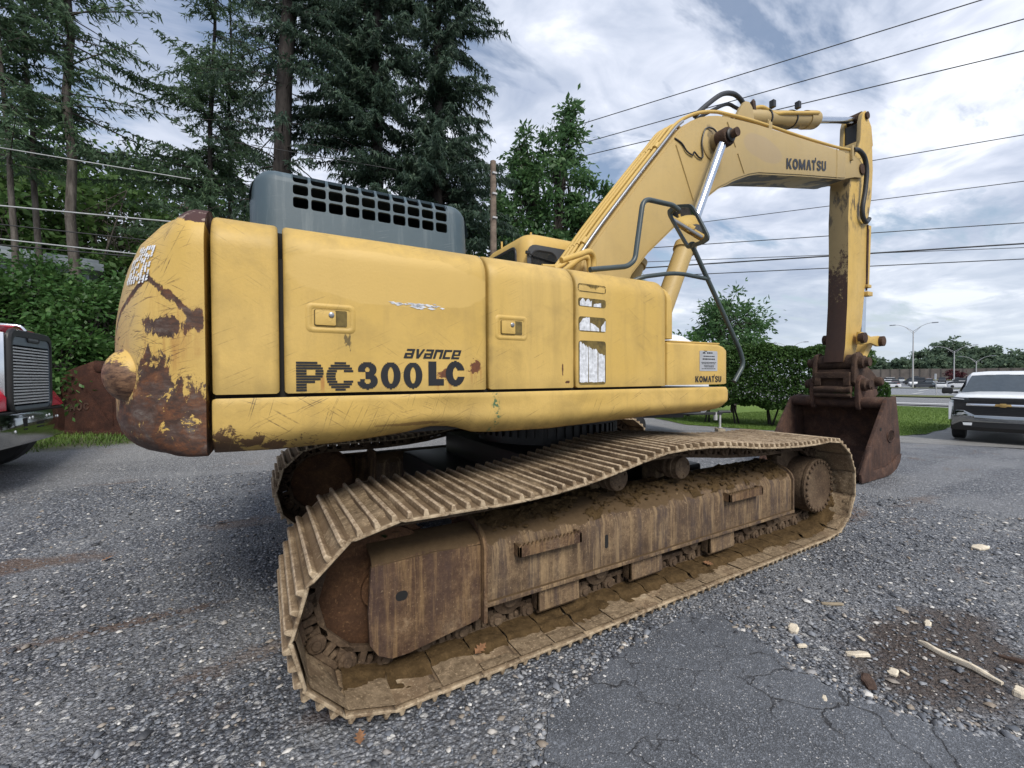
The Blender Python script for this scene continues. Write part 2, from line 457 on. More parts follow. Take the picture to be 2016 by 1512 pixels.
def lug_extra(t, P, col, rough):
    w = t.m('ADD', t.m('MULTIPLY', t.noise(9, 7, 0.7, 0.6, t.map((1, 1, 3.2))), 0.45), t.m('MULTIPLY', t.noise(34, 8, 0.75, 0.3, t.map((1, 1, 2.6), (0, 0, 0), (0, 0.4, 0))), 0.55))
    k = t.m('ADD', t.m('MULTIPLY', t.step(P[0], -2.86, -2.99), 0.45), t.m('MULTIPLY', t.step(P[2], 1.60, 1.50), 0.6))
    mask = t.step(t.m('ADD', k, t.m('MULTIPLY', t.m('SUBTRACT', w, 0.5), 2.4)), 0.30, 0.42)
    return t.mix(mask, col, t.mix(t.ramp(t.noise(26, 8, 0.75, 0.2, t.map((1, 1, 2.5))), [(0.38, 0.0), (0.62, 1.0)]), (0.052, 0.026, 0.017), (0.24, 0.135, 0.075))), rough
yellow("lug_paint", 0.4, 0.3, 0.6, lug_extra)
yellow("panel_paint", 0.6, 0.18, 0.38, None, (1.43, 1.62, 0.35))
def top_extra(t, P, col, rough):        # dust and lichen along the top of the doors
    k = t.m('MULTIPLY', t.step(P[2], 2.05, 2.2), t.ramp(t.noise(14, 7, 0.72), [(0.38, 0.0), (0.66, 1.0)]))
    col = t.mix(t.m('MULTIPLY', k, 0.40), col, (0.27, 0.19, 0.075))
    e = None                             # grime held along the panel gaps
    for ue in (-2.604, -2.361, -2.342, -1.355, -1.342, -0.752, -0.737, 0.066):
        q = t.step(t.m('ABSOLUTE', t.m('SUBTRACT', P[0], ue - 0.026)), 0.034, 0.004)
        e = q if e is None else t.m('MAXIMUM', e, q)
    e = t.m('MULTIPLY', e, t.ramp(t.noise(9, 7, 0.7, 0, t.map((1, 1, 0.5))), [(0.36, 0.0), (0.64, 1.0)]))
    col = t.mix(t.m('MULTIPLY', e, 0.55), col, (0.20, 0.135, 0.04))
    w3 = t.noise(60, 5, 0.7)
    for c_, s_ in (((-0.868, None, 1.57), (0.007, None, 0.055)), ((-0.83, None, 1.487), (0.026, None, 0.012))):
        col = t.mix(t.step(blob(t, P, c_, s_, 1.6, w3), 0.8, 0.6), col, (0.085, 0.032, 0.014))
    return col, rough
yellow("panel_paint_dusty", 0.75, 0.18, 0.4, top_extra, (1.43, 1.55, 0.4))
def door_extra(t, P, col, rough):
    col, rough = top_extra(t, P, col, rough)
    # area where the old dealer lettering was taken off: cleaner, flatter paint
    wn = t.noise(4, 4, 0.6)
    cl = t.step(blob(t, P, (-1.86, None, 2.0), (0.52, None, 0.135), 0.55, wn), 1.0, 0.93)
    col = t.mix(t.m('MULTIPLY', cl, 0.75), col, (0.575, 0.390, 0.121))
    drip = t.m('MULTIPLY', t.step(blob(t, P, (-2.10, None, 1.69), (0.02, None, 0.05), 3.0, t.noise(70, 5, 0.7, 0, t.map((1, 1, 0.25)))), 0.75, 0.6), 0.8)
    col = t.mix(drip, col, (0.05, 0.04, 0.02))
    # rust burst beside the last letter, with runs below it
    w2 = t.noise(26, 6, 0.7)
    for cx, cz, sx, sz in ((-1.455, 1.575, 0.052, 0.055), (-1.63, 1.535, 0.05, 0.035)):
        b = t.step(blob(t, P, (cx, None, cz), (sx, None, sz), 2.6, w2), 0.72, 0.6)
        rn = t.m('MULTIPLY', t.ramp(t.noise(60, 2, 0.5, 0, t.map((1, 1, 0.03))), [(0.48, 0.0), (0.66, 1.0)]),
                 t.m('MULTIPLY', t.step(t.m('ABSOLUTE', t.m('SUBTRACT', P[0], cx)), 0.062, 0.03), t.m('MULTIPLY', t.step(P[2], cz - 0.12, cz - 0.02), t.step(P[2], cz + 0.03, cz - 0.02))))
        col = t.mix(t.m('MULTIPLY', rn, 0.75), col, (0.29, 0.10, 0.025))
        col = t.mix(b, col, t.mix(t.noise(60, 3), (0.045, 0.022, 0.016), (0.22, 0.075, 0.025)))
    rn = t.m('MULTIPLY', t.step(t.m('ABSOLUTE', t.m('SUBTRACT', P[0], -2.215)), 0.012, 0.004), t.m('MULTIPLY', t.step(P[2], 1.43, 1.49), t.step(P[2], 1.545, 1.51)))
    col = t.mix(t.m('MULTIPLY', rn, 0.6), col, (0.3, 0.1, 0.025))
    return col, rough
yellow("door_paint", 0.65, 0.16, 0.4, door_extra, (1.43, 1.55, 0.35))
def skirt_extra(t, P, col, rough):
    w = t.noise(11, 8, 0.72, 0.3)
    left = t.step(P[0], -1.95, -2.55)
    b = t.step(t.m('ADD', t.m('ADD', t.m('MULTIPLY', left, 0.42), t.m('MULTIPLY', t.step(P[2], 1.36, 1.24), 0.42)), t.m('MULTIPLY', t.m('SUBTRACT', w, 0.5), 1.9)), 0.72, 0.80)
    b = t.m('MULTIPLY', b, t.step(P[0], -1.75, -2.1))
    col = t.mix(b, col, t.mix(t.noise(9, 5), (0.045, 0.026, 0.015), (0.13, 0.07, 0.03)))
    sc = col
    for k_, ry in enumerate((0.2, 0.7, -0.35, -0.9, 1.3)): sc = dashes(t, sc, ry, 5 + k_, 0.40, 0.85, (6.0, 11.0, 8.0, 14.0, 5.0)[k_], (0.13, 0.09, 0.04), 30, 0.86)
    col = t.mix(t.step(P[0], -0.9, -2.0), col, sc)
    sm = t.step(blob(t, P, (-1.79, None, 1.285), (0.20, None, 0.012), 1.8, t.noise(18, 6, 0.7)), 1.0, 0.6)
    col = t.mix(t.m('MULTIPLY', sm, 0.7), col, (0.14, 0.075, 0.03))
    gm = t.m('MULTIPLY', t.step(t.m('ABSOLUTE', t.m('SUBTRACT', P[0], -1.335)), 0.035, 0.012), t.ramp(t.noise(42, 5, 0.7), [(0.53, 0.0), (0.57, 1.0)]))
    col = t.mix(gm, col, (0.07, 0.13, 0.06))
    return col, rough
yellow("skirt_paint", 0.75, 0.2, 0.75, skirt_extra, (1.20, 1.36, 0.8))
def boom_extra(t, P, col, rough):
    col = t.mix(t.m('ADD', 0.38, t.m('MULTIPLY', t.step(P[0], 1.2, 3.2), 0.22)), col, (0.30, 0.245, 0.15))  # yellow greyed, more towards the nose, to paint in the boom's shaded look
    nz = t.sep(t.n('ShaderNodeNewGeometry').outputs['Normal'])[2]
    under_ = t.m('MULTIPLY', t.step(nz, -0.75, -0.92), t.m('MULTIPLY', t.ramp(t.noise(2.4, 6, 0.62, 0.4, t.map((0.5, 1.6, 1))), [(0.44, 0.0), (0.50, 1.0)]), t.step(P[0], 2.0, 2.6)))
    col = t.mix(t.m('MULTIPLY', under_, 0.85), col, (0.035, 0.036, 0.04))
    gr = t.step(blob(t, P, (2.16, None, 4.33), (0.10, None, 0.20), 1.2, t.noise(9, 6, 0.7)), 1.0, 0.72)
    col = t.mix(t.m('MULTIPLY', gr, 0.6), col, (0.06, 0.045, 0.03))
    cl = t.step(blob(t, P, (3.25, None, 4.50), (0.46, None, 0.17), 0.35, t.noise(2.5, 3)), 1.0, 0.86)
    return t.mix(t.m('MULTIPLY', cl, 0.5), col, (0.33, 0.25, 0.165)), rough
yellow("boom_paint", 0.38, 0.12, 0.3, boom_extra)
def arm_extra(t, P, col, rough):        # inner face of the arm darker olive, with bare dark rust below
    w = t.noise(5, 8, 0.7, 0.3, t.map((1, 1, 0.35)))
    k = t.step(t.m('ADD', t.step(P[2], 4.3, 2.0), t.m('MULTIPLY', t.m('SUBTRACT', t.m('ADD', t.m('MULTIPLY', w, 0.5), t.m('MULTIPLY', t.noise(26, 7, 0.75), 0.5)), 0.5), 3.6)), 0.34, 0.62)
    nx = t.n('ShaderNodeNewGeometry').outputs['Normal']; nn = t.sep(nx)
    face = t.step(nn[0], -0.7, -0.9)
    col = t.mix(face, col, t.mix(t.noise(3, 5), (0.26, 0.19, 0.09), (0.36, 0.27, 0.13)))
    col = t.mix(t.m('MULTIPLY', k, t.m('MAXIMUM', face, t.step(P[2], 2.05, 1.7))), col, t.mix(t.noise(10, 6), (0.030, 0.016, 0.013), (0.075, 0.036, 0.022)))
    bl = t.m('MULTIPLY', t.ramp(t.noise(9, 5, 0.6, 0, t.map((1, 1, 0.35))), [(0.52, 0.0), (0.6, 1.0)]), t.m('MULTIPLY', t.step(P[2], 3.7, 4.2), t.step(P[2], 4.75, 4.6)))
    col = t.mix(t.m('MULTIPLY', bl, 0.8), col, (0.03, 0.03, 0.035))
    return col, rough
yellow("arm_paint", 0.6, 0.4, 0.6, arm_extra)
yellow("link_paint", 0.9, 0.9, 0.8)
yellow("pipe_paint", 0.35, 0.1, 0.1)
yellow("cab_paint", 0.3, 0.1, 0.15)

# --- undercarriage
def under(name, cols, streak=0.0, mudtop=None, seed=0.0, loose=False):
    t = MT(name); LP = t.sep(); t._pos = t.n('ShaderNodeNewGeometry').outputs['Position'] if loose else t.pos; P = t.sep()
    a = t.ramp(t.noise(4.2, 8, 0.68, 0.3, t.map(loc=(seed, 0, 0))), [(0.32, cols[0]), (0.47, cols[1]), (0.58, cols[2]), (0.70, cols[3])])
    fine = t.noise(55, 5, 0.75)
    col = t.mix(t.ramp(fine, [(0.40, 0.55), (0.62, 0.0)]), a, tuple(c * 0.42 for c in cols[1]))
    col = t.mix(t.ramp(t.noise(80, 3, 0.6, 0, t.map(loc=(2, 3, 1))), [(0.60, 0.0), (0.70, 0.5)]), col, tuple(min(1, c * 1.25) for c in cols[3]))
    if streak:
        s1 = t.ramp(t.noise(12, 7, 0.68, 0.15, t.map((1, 0.2, 0.055), (seed, 0, 0))), [(0.44, 0.0), (0.62, 1.0)])
        s2 = t.ramp(t.noise(24, 7, 0.7, 0.2, t.map((1, 0.2, 0.09), (seed + 3, 0, 0))), [(0.50, 0.0), (0.64, 1.0)])
        brk = t.ramp(t.noise(9, 6, 0.7), [(0.36, 0.35), (0.60, 1.0)])
        col = t.mix(t.m('MULTIPLY', t.m('MULTIPLY', s1, brk), streak), col, cols[4])
        col = t.mix(t.m('MULTIPLY', s2, streak * 0.55), col, cols[5])
    if name == "track_steel":            # grouser tips rubbed bright, dirt in the valleys
        valley = t.m('MULTIPLY', t.step(LP[2], 0.030, 0.016), t.step(LP[2], 0.009, 0.013))
        col = t.mix(t.m('MULTIPLY', valley, 0.68), col, t.mix(t.noise(20, 6, 0.7), (0.07, 0.045, 0.026), (0.17, 0.115, 0.066)))
        col = t.mix(t.m('MULTIPLY', t.objrand(), 0.45), col, tuple(c * 0.62 for c in cols[1]))
        inner = t.step(LP[2], 0.012, 0.002)
        seam = t.m('MULTIPLY', inner, t.step(LP[0], 0.070, 0.098))
        col = t.mix(t.m('MULTIPLY', seam, 0.75), col, (0.055, 0.038, 0.026))
        lip = t.m('MULTIPLY', t.step(t.m('ABSOLUTE', LP[1]), 0.395, 0.418), t.ramp(t.noise(22, 5, 0.7), [(0.4, 0.0), (0.6, 0.7)]))
        col = t.mix(lip, col, (0.52, 0.42, 0.29))
        col = t.mix(t.m('MULTIPLY', t.step(LP[2], 0.036, 0.043), t.ramp(t.noise(30, 5, 0.7), [(0.40, 0.1), (0.60, 0.75)])), col, (0.50, 0.40, 0.29))
    if mudtop:
        nz = t.sep(t.n('ShaderNodeNewGeometry').outputs['Normal'])[2]
        k = t.step(t.m('ADD', nz, t.m('MULTIPLY', t.m('SUBTRACT', t.noise(6, 7, 0.68), 0.5), 1.5)), 0.50, 0.60)
        mud = t.mix(t.noise(24, 6, 0.7), (0.055, 0.034, 0.016), (0.125, 0.082, 0.043))
        col = t.mix(k, col, mud)
    t.bump(t.m('ADD', t.noise(70, 5, 0.7), t.m('MULTIPLY', t.noise(14, 5), 1.6)), 0.45, 0.008)
    M[name] = t.out(col, 0.85, 0.0, 0.25); return M[name]
under("frame_steel", [(0.066, 0.043, 0.030), (0.140, 0.092, 0.056), (0.215, 0.146, 0.085), (0.36, 0.262, 0.16), (0.050, 0.038, 0.038), (0.38, 0.265, 0.145)], 0.85, True)
under("guard_steel", [(0.055, 0.030, 0.021), (0.100, 0.058, 0.035), (0.17, 0.104, 0.058), (0.31, 0.22, 0.135), (0.062, 0.040, 0.036), (0.37, 0.235, 0.11)], 0.62, True, 5.0)
under("track_steel", [(0.095, 0.060, 0.036), (0.235, 0.165, 0.102), (0.42, 0.315, 0.20), (0.60, 0.49, 0.34)], 0.0, None, 1.0, True)
under("link_steel", [(0.055, 0.036, 0.025), (0.105, 0.070, 0.045), (0.15, 0.105, 0.067), (0.24, 0.17, 0.105)], 0.0, None, 2.0, True)
under("idler_rust", [(0.055, 0.028, 0.017), (0.105, 0.053, 0.028), (0.15, 0.075, 0.036), (0.21, 0.12, 0.06)], 0.0, None, 3.0)
under("bucket_rust", [(0.034, 0.021, 0.018), (0.070, 0.042, 0.034), (0.115, 0.065, 0.047), (0.18, 0.12, 0.092), (0.050, 0.030, 0.026), (0.16, 0.075, 0.042)], 0.5, None, 4.0)
under("coupler_rust", [(0.035, 0.022, 0.018), (0.065, 0.040, 0.030), (0.10, 0.060, 0.040), (0.17, 0.12, 0.085)], 0.0, None, 6.0)
under("old_bucket_rust", [(0.030, 0.014, 0.011), (0.050, 0.022, 0.016), (0.075, 0.031, 0.020), (0.11, 0.052, 0.034)], 0.0, None, 7.0)
def mudmat(name, a, b, k):
    t = MT(name)
    c = t.mix(t.ramp(t.noise(18, 7, 0.72), [(0.35, 0.0), (0.65, 1.0)]), a, b)
    c = t.mix(t.ramp(t.noise(60, 4, 0.7), [(0.55, 0.0), (0.64, 0.7)]), c, tuple(x * k for x in b))
    t.bump(t.noise(45, 7, 0.75), 0.8, 0.015)
    M[name] = t.out(c, 0.95, 0, 0.15)
mudmat("wet_mud", (0.050, 0.031, 0.013), (0.10, 0.064, 0.029), 1.25)
mudmat("dry_mud", (0.13, 0.092, 0.056), (0.30, 0.225, 0.145), 1.5)

# --- plain ones
def hood_mat():
    t = MT("hood_plastic")
    c = t.mix(t.ramp(t.noise(2.5, 4), [(0.3, 0.0), (0.7, 1.0)]), (0.050, 0.078, 0.098), (0.068, 0.102, 0.126))
    c = t.mix(t.ramp(t.noise(14, 6, 0.65, 0, t.map((1, 1, 0.07))), [(0.52, 0.0), (0.72, 0.4)]), c, (0.21, 0.25, 0.27))
    c = t.mix(t.ramp(t.noise(5, 7, 0.7), [(0.55, 0.0), (0.72, 0.35)]), c, (0.07, 0.085, 0.09))
    c = dashes(t, c, 0.3, 2, 0.45, 0.35, 6.0, (0.26, 0.30, 0.32))
    t.bump(t.noise(70, 3), 0.06, 0.005); M["hood_plastic"] = t.out(c, t.mix(t.noise(4, 5), (0.36,) * 3, (0.6,) * 3), 0, 0.4)
hood_mat()
simple("black_paint", (0.016, 0.016, 0.017), 0.45)
simple("print_black", (0.012, 0.012, 0.014), 0.38)
simple("black_void", (0.008, 0.008, 0.008), 0.9)
simple("rubber", (0.020, 0.020, 0.021), 0.75, var=0.3)
simple("hose_black", (0.022, 0.024, 0.027), 0.5)
simple("rail_paint", (0.045, 0.062, 0.066), 0.4)
simple("chrome", (0.72, 0.73, 0.76), 0.12, 1.0, None, 0.04)
simple("rod_chrome", (0.62, 0.66, 0.72), 0.16, 1.0, None, 0.05)
simple("mirror_glass", (0.85, 0.87, 0.88), 0.03, 1.0, None, 0.01)
simple("muffler_rust", (0.10, 0.06, 0.05), 0.8, var=0.4)
simple("sticker_white", (0.60, 0.62, 0.66), 0.5, var=0.28, scale=42)
simple("sticker_glue", (0.12, 0.085, 0.022), 0.8, var=0.5, scale=30)
simple("plate_grey", (0.42, 0.43, 0.45), 0.4, 0.3)
simple("glass_dark", (0.02, 0.024, 0.028), 0.06, 0, 0.6)
simple("windscreen", (0.055, 0.07, 0.085), 0.05, 0, 0.7)
simple("cab_trim", (0.055, 0.06, 0.068), 0.5)
simple("white_paint", (0.72, 0.74, 0.77), 0.22, 0, 0.5, 0.03)
simple("white_lamp", (0.8, 0.82, 0.84), 0.1, 0, 0.6, 0.03)
simple("gold_badge", (0.55, 0.36, 0.13), 0.3, 0.6)
simple("red_paint", (0.55, 0.025, 0.05), 0.25, 0, 0.5, 0.06)
simple("steel_grey", (0.30, 0.31, 0.33), 0.35, 0.7)
simple("grille_surround", (0.13, 0.16, 0.19), 0.3, 0.3)
simple("bumper_chrome", (0.36, 0.37, 0.37), 0.10, 1.0, None, 0.06)
simple("galvanised", (0.42, 0.42, 0.43), 0.5, 0.2)
simple("slat_silver", (0.62, 0.62, 0.62), 0.35, 0.3, None, 0.05)
simple("weathered_wood", (0.30, 0.25, 0.18), 0.85, 0, 0.2, 0.35, 14, 0.3)
simple("pole_wood", (0.16, 0.125, 0.10), 0.9, 0, 0.2, 0.35, 7, 0.4)
simple("pale_wood", (0.62, 0.55, 0.44), 0.85, 0, 0.2, 0.25, 30, 0.3)
simple("dark_bark", (0.075, 0.05, 0.04), 0.9, 0, 0.2, 0.4, 30, 0.3)
simple("brown_leaf", (0.22, 0.115, 0.06), 0.8, 0, 0.2, 0.4, 30)
simple("dark_leaf", (0.03, 0.06, 0.018), 0.6, 0, 0.3, 0.4, 30)
simple("stone_blue", (0.14, 0.16, 0.2), 0.8)
simple("wire_black", (0.018, 0.02, 0.024), 0.6)
simple("wire_pale", (0.34, 0.36, 0.37), 0.5)
simple("noise_wall", (0.155, 0.135, 0.122), 0.9, 0, 0.2, 0.2, 0.6)
simple("wall_post", (0.10, 0.09, 0.083), 0.9)
simple("roof_grey", (0.26, 0.30, 0.33), 0.6)
simple("siding_grey", (0.30, 0.34, 0.38), 0.7)
simple("road_paint", (0.62, 0.63, 0.63), 0.7)

# --- vegetation: hue differs from leaf to leaf
def leaf(name, dark, mid, pale, rough=0.55, trans=0.25):
    t = MT(name)
    c = t.ramp(t.isl(), [(0.0, dark), (0.5, mid), (0.85, mid), (1.0, pale)])
    big = t.ramp(t.noise(0.55, 3), [(0.36, 0.0), (0.64, 1.0)])
    c = t.mix(big, t.mix(0.45, c, dark), c)
    t.b.inputs['Specular IOR Level'].default_value = 0.3
    t.put(t.b.inputs['Base Color'], c); t.b.inputs['Roughness'].default_value = rough
    tr = t.n('ShaderNodeBsdfTranslucent'); t.put(tr.inputs[0], t.mix(0.5, c, pale))
    mx = t.n('ShaderNodeMixShader'); mx.inputs[0].default_value = trans
    out = [n for n in t.t.nodes if n.bl_idname == 'ShaderNodeOutputMaterial'][0]
    t.t.links.new(t.b.outputs[0], mx.inputs[1]); t.t.links.new(tr.outputs[0], mx.inputs[2]); t.t.links.new(mx.outputs[0], out.inputs[0])
    M[name] = t.mat
leaf("spruce_needles", (0.024, 0.048, 0.035), (0.054, 0.096, 0.064), (0.11, 0.165, 0.10), 0.6, 0.3)
leaf("hemlock_needles", (0.044, 0.082, 0.048), (0.084, 0.148, 0.080), (0.15, 0.225, 0.115), 0.6, 0.4)
leaf("woods_leaf", (0.034, 0.074, 0.019), (0.074, 0.152, 0.038), (0.16, 0.25, 0.08), 0.55, 0.4)
leaf("tree_leaf", (0.040, 0.092, 0.034), (0.082, 0.172, 0.064), (0.15, 0.26, 0.10), 0.5, 0.4)
leaf("shrub_leaf", (0.030, 0.080, 0.019), (0.064, 0.150, 0.038), (0.15, 0.26, 0.08), 0.45, 0.3)
leaf("hedge_leaf", (0.028, 0.064, 0.015), (0.056, 0.118, 0.028), (0.11, 0.19, 0.048), 0.5, 0.25)
leaf("far_leaf", (0.085, 0.13, 0.085), (0.115, 0.17, 0.11), (0.145, 0.20, 0.12), 0.7, 0.35)  # distance haze put into the leaf colours: paler and greyer
leaf("vine_leaf", (0.020, 0.045, 0.012), (0.042, 0.082, 0.022), (0.075, 0.12, 0.035), 0.5, 0.2)
leaf("grass_blade", (0.065, 0.12, 0.022), (0.11, 0.185, 0.034), (0.165, 0.235, 0.06), 0.6, 0.2)
leaf("red_leaf", (0.05, 0.012, 0.016), (0.085, 0.02, 0.026), (0.12, 0.03, 0.04), 0.6, 0.2)
def bark(name, a, b, s=10):
    t = MT(name)
    n1 = t.noise(s, 6, 0.65, 0.2, t.map((1, 1, 0.22)))
    t.bump(n1, 0.8, 0.03)
    M[name] = t.out(t.mix(t.ramp(n1, [(0.35, 0.0), (0.65, 1.0)]), a, b), 0.9, 0, 0.2)
bark("bark_grey", (0.060, 0.052, 0.046), (0.15, 0.135, 0.12))
bark("bark_dark", (0.024, 0.021, 0.020), (0.065, 0.058, 0.054))

# --- ground
def gravel():
    t = MT("gravel_ground"); P = t.sep()
    wp = t.n('ShaderNodeNewGeometry').outputs['Position']
    def cells(scale, off):
        v = t.map(loc=off, vec=wp)
        x = t.n('ShaderNodeTexVoronoi'); x.inputs['Scale'].default_value = scale
        t.t.links.new(v, x.inputs['Vector']); return x.outputs['Distance'], x.outputs['Color']
    d1, c1 = cells(56, (0, 0, 0)); d2, c2 = cells(140, (3, 1, 0)); d3, c3 = cells(17, (1, 5, 0))
    v1 = t.sep(c1)[0]; v2 = t.sep(c2)[1]
    pal = [(0.0, (0.034, 0.039, 0.050)), (0.34, (0.092, 0.104, 0.128)), (0.60, (0.166, 0.181, 0.212)), (0.84, (0.295, 0.308, 0.338)), (1.0, (0.62, 0.62, 0.63))]
    a = t.ramp(v1, pal); b = t.ramp(v2, pal)
    col = t.mix(t.ramp(t.noise(20, 3, 0.5, 0, wp), [(0.4, 0.0), (0.6, 1.0)]), a, b)
    col = t.mix(t.ramp(d1, [(0.34, 0.0), (0.66, 0.7)]), col, (0.024, 0.024, 0.026))
    rare = t.m('MULTIPLY', t.ramp(t.sep(c3)[2], [(0.80, 0.0), (0.84, 1.0)]), t.step(d3, 0.34, 0.26))
    col = t.mix(t.m('MULTIPLY', rare, 0.85), col, t.ramp(t.sep(c3)[0], [(0.0, (0.13, 0.13, 0.14)), (0.5, (0.33, 0.33, 0.33)), (1.0, (0.66, 0.65, 0.62))]))
    # fines, dust and a few bands of brown soil
    dust = t.ramp(t.noise(0.9, 6, 0.62, 0.3, t.map((1.4, 0.5, 1), (0, 0, 0), (0, 0, 0.35), wp)), [(0.48, 0.0), (0.66, 1.0)])
    col = t.mix(t.m('MULTIPLY', dust, 0.48), col, (0.225, 0.23, 0.238))
    soil = t.ramp(t.noise(0.75, 7, 0.66, 0.5, t.map((0.9, 2.2, 1), (4, 2, 0), (0, 0, 0.15), wp)), [(0.60, 0.0), (0.68, 1.0)])
    col = t.mix(t.m('MULTIPLY', soil, 0.75), col, t.mix(t.noise(30, 5, 0.7, 0, wp), (0.06, 0.036, 0.022), (0.16, 0.095, 0.058)))
    q = t.sep(wp)
    wn_ = t.noise(5, 7, 0.7, 0.3, wp)
    for cx, cy, sx, sy in ((-2.62, 1.68, 0.42, 0.17), (-3.3, -0.1, 0.75, 0.07), (-4.3, 1.35, 0.8, 0.16), (-2.0, -1.5, 0.35, 0.10), (3.0, -1.35, 0.8, 0.25)):
        b_ = t.step(blob(t, q, (cx, cy, 0), (sx, sy, None), 1.8, wn_), 1.05, 0.45)
        col = t.mix(t.m('MULTIPLY', b_, 0.72), col, t.mix(t.noise(38, 6, 0.75, 0, wp), (0.050, 0.030, 0.020), (0.17, 0.10, 0.06)))
    lane = t.ramp(t.noise(0.8, 3, 0.5, 0.2, t.map((0.35, 1.5, 1), (9, 4, 0), (0, 0, -0.12), wp)), [(0.50, 0.0), (0.60, 1.0)])
    col = t.mix(t.m('MULTIPLY', lane, 0.30), col, (0.27, 0.275, 0.285))
    # old bark and black soil on the right
    mul = t.m('MULTIPLY', t.step(blob(t, q, (0.75, -2.75, 0), (0.75, 0.42, None), 1.3, t.noise(3.5, 7, 0.7, 0, wp)), 1.05, 0.55), 0.85)
    col = t.mix(mul, col, t.mix(t.ramp(t.noise(40, 6, 0.75, 0, wp), [(0.35, 0.0), (0.65, 1.0)]), (0.016, 0.013, 0.012), (0.085, 0.055, 0.038)))
    # paler, finer stone away from the machine at the far side
    far = t.step(t.m('ADD', q[1], t.m('MULTIPLY', q[0], 0.18)), 1.5, 5.0)
    col = t.mix(t.m('MULTIPLY', far, 0.55), col, t.ramp(v2, [(0.0, (0.16, 0.16, 0.165)), (1.0, (0.44, 0.43, 0.42))]))
    # worn grass at the back edge
    gm = t.step(t.m('ADD', t.m('SUBTRACT', t.m('ADD', q[1], t.m('MULTIPLY', q[0], -0.2)), 6.75), t.m('MULTIPLY', t.m('SUBTRACT', t.noise(0.8, 6, 0.6, 0, wp), 0.5), 2.0)), -0.25, 0.5)
    gm = t.m('MULTIPLY', gm, t.step(q[0], 9.0, 5.0))
    gcol = t.mix(t.noise(9, 6, 0.7, 0, wp), (0.055, 0.065, 0.020), (0.12, 0.125, 0.045))
    col = t.mix(t.m('MULTIPLY', gm, 0.9), col, gcol)
    h = t.m('SUBTRACT', t.m('SUBTRACT', 1.0, t.m('MULTIPLY', d1, 1.0)), t.m('MULTIPLY', d2, 0.4))
    t.bump(h, 0.75, 0.02)
    M["gravel_ground"] = t.out(col, 0.62, 0, 0.42)
gravel()
def asphalt(name, base, speck=0.9, cracks=True):
    t = MT(name); wp = t.n('ShaderNodeNewGeometry').outputs['Position']
    x = t.n('ShaderNodeTexVoronoi'); x.inputs['Scale'].default_value = 190; t.t.links.new(wp, x.inputs['Vector'])
    v = t.sep(x.outputs['Color'])[0]
    col = t.ramp(v, [(0.0, tuple(c * 0.6 for c in base)), (0.6, base), (0.86, tuple(c * 1.7 for c in base)), (0.965, tuple(c * 2.3 for c in base)), (1.0, (0.42 * speck, 0.41 * speck, 0.40 * speck))])
    col = t.mix(t.ramp(t.noise(2.3, 6, 0.6, 0, wp), [(0.4, 0.0), (0.7, 0.4)]), col, tuple(c * 1.9 for c in base))
    h = x.outputs['Distance']
    if cracks:
        wv = t.n('ShaderNodeVectorMath', operation='ADD')
        nz = t.n('ShaderNodeTexNoise'); nz.inputs['Scale'].default_value = 5; nz.inputs['Detail'].default_value = 6; t.t.links.new(wp, nz.inputs['Vector'])
        sc = t.n('ShaderNodeVectorMath', operation='SCALE'); sc.inputs['Scale'].default_value = 0.28; t.t.links.new(nz.outputs[1], sc.inputs[0])
        t.t.links.new(wp, wv.inputs[0]); t.t.links.new(sc.outputs[0], wv.inputs[1])
        e = t.vor(3.6, 'DISTANCE_TO_EDGE', 'Distance', wv.outputs[0])
        ck = t.m('MULTIPLY', t.ramp(e, [(0.0, 1.0), (0.022, 0.35), (0.035, 0.0)]), t.ramp(t.noise(2.2, 4, 0.6, 0, wp), [(0.46, 0.06), (0.60, 1.0)]))
        col = t.mix(t.m('MULTIPLY', ck, 0.85), col, (0.016, 0.015, 0.016))
        t.bump(t.m('SUBTRACT', t.m('MULTIPLY', h, 0.5), t.m('MULTIPLY', ck, 2.0)), 0.5, 0.01)
    else:
        t.bump(h, 0.4, 0.01)
    M[name] = t.out(col, 0.6, 0, 0.42)
asphalt("asphalt", (0.080, 0.087, 0.100), 1.2)
asphalt("road_asphalt", (0.125, 0.125, 0.128), 0.5, False)
asphalt("lot_asphalt", (0.14, 0.147, 0.16), 0.5, False)
asphalt("drive_asphalt", (0.16, 0.157, 0.152), 0.8, False)
def grass(name, a, b, c):
    t = MT(name); wp = t.n('ShaderNodeNewGeometry').outputs['Position']
    col = t.mix(t.ramp(t.noise(1.2, 6, 0.6, 0, wp), [(0.35, 0.0), (0.65, 1.0)]), a, b)
    col = t.mix(t.ramp(t.noise(26, 5, 0.7, 0, wp), [(0.42, 0.0), (0.68, 0.8)]), col, c)
    t.bump(t.noise(60, 4, 0.7, 0, wp), 0.6, 0.02)
    M[name] = t.out(col, 0.85, 0, 0.15)
grass("lawn", (0.085, 0.15, 0.026), (0.125, 0.20, 0.036), (0.16, 0.21, 0.05))
grass("verge", (0.085, 0.11, 0.04), (0.13, 0.14, 0.055), (0.16, 0.15, 0.07))
grass("bank_soil", (0.035, 0.045, 0.018), (0.06, 0.07, 0.028), (0.09, 0.075, 0.04))
def stones():
    t = MT("stone_mix")
    c = t.ramp(t.isl(), [(0.0, (0.035, 0.037, 0.043)), (0.35, (0.094, 0.104, 0.124)), (0.62, (0.18, 0.194, 0.222)), (0.80, (0.275, 0.283, 0.30)), (0.90, (0.22, 0.18, 0.14)), (1.0, (0.64, 0.63, 0.61))])
    M["stone_mix"] = t.out(c, 0.55, 0, 0.4)
stones()
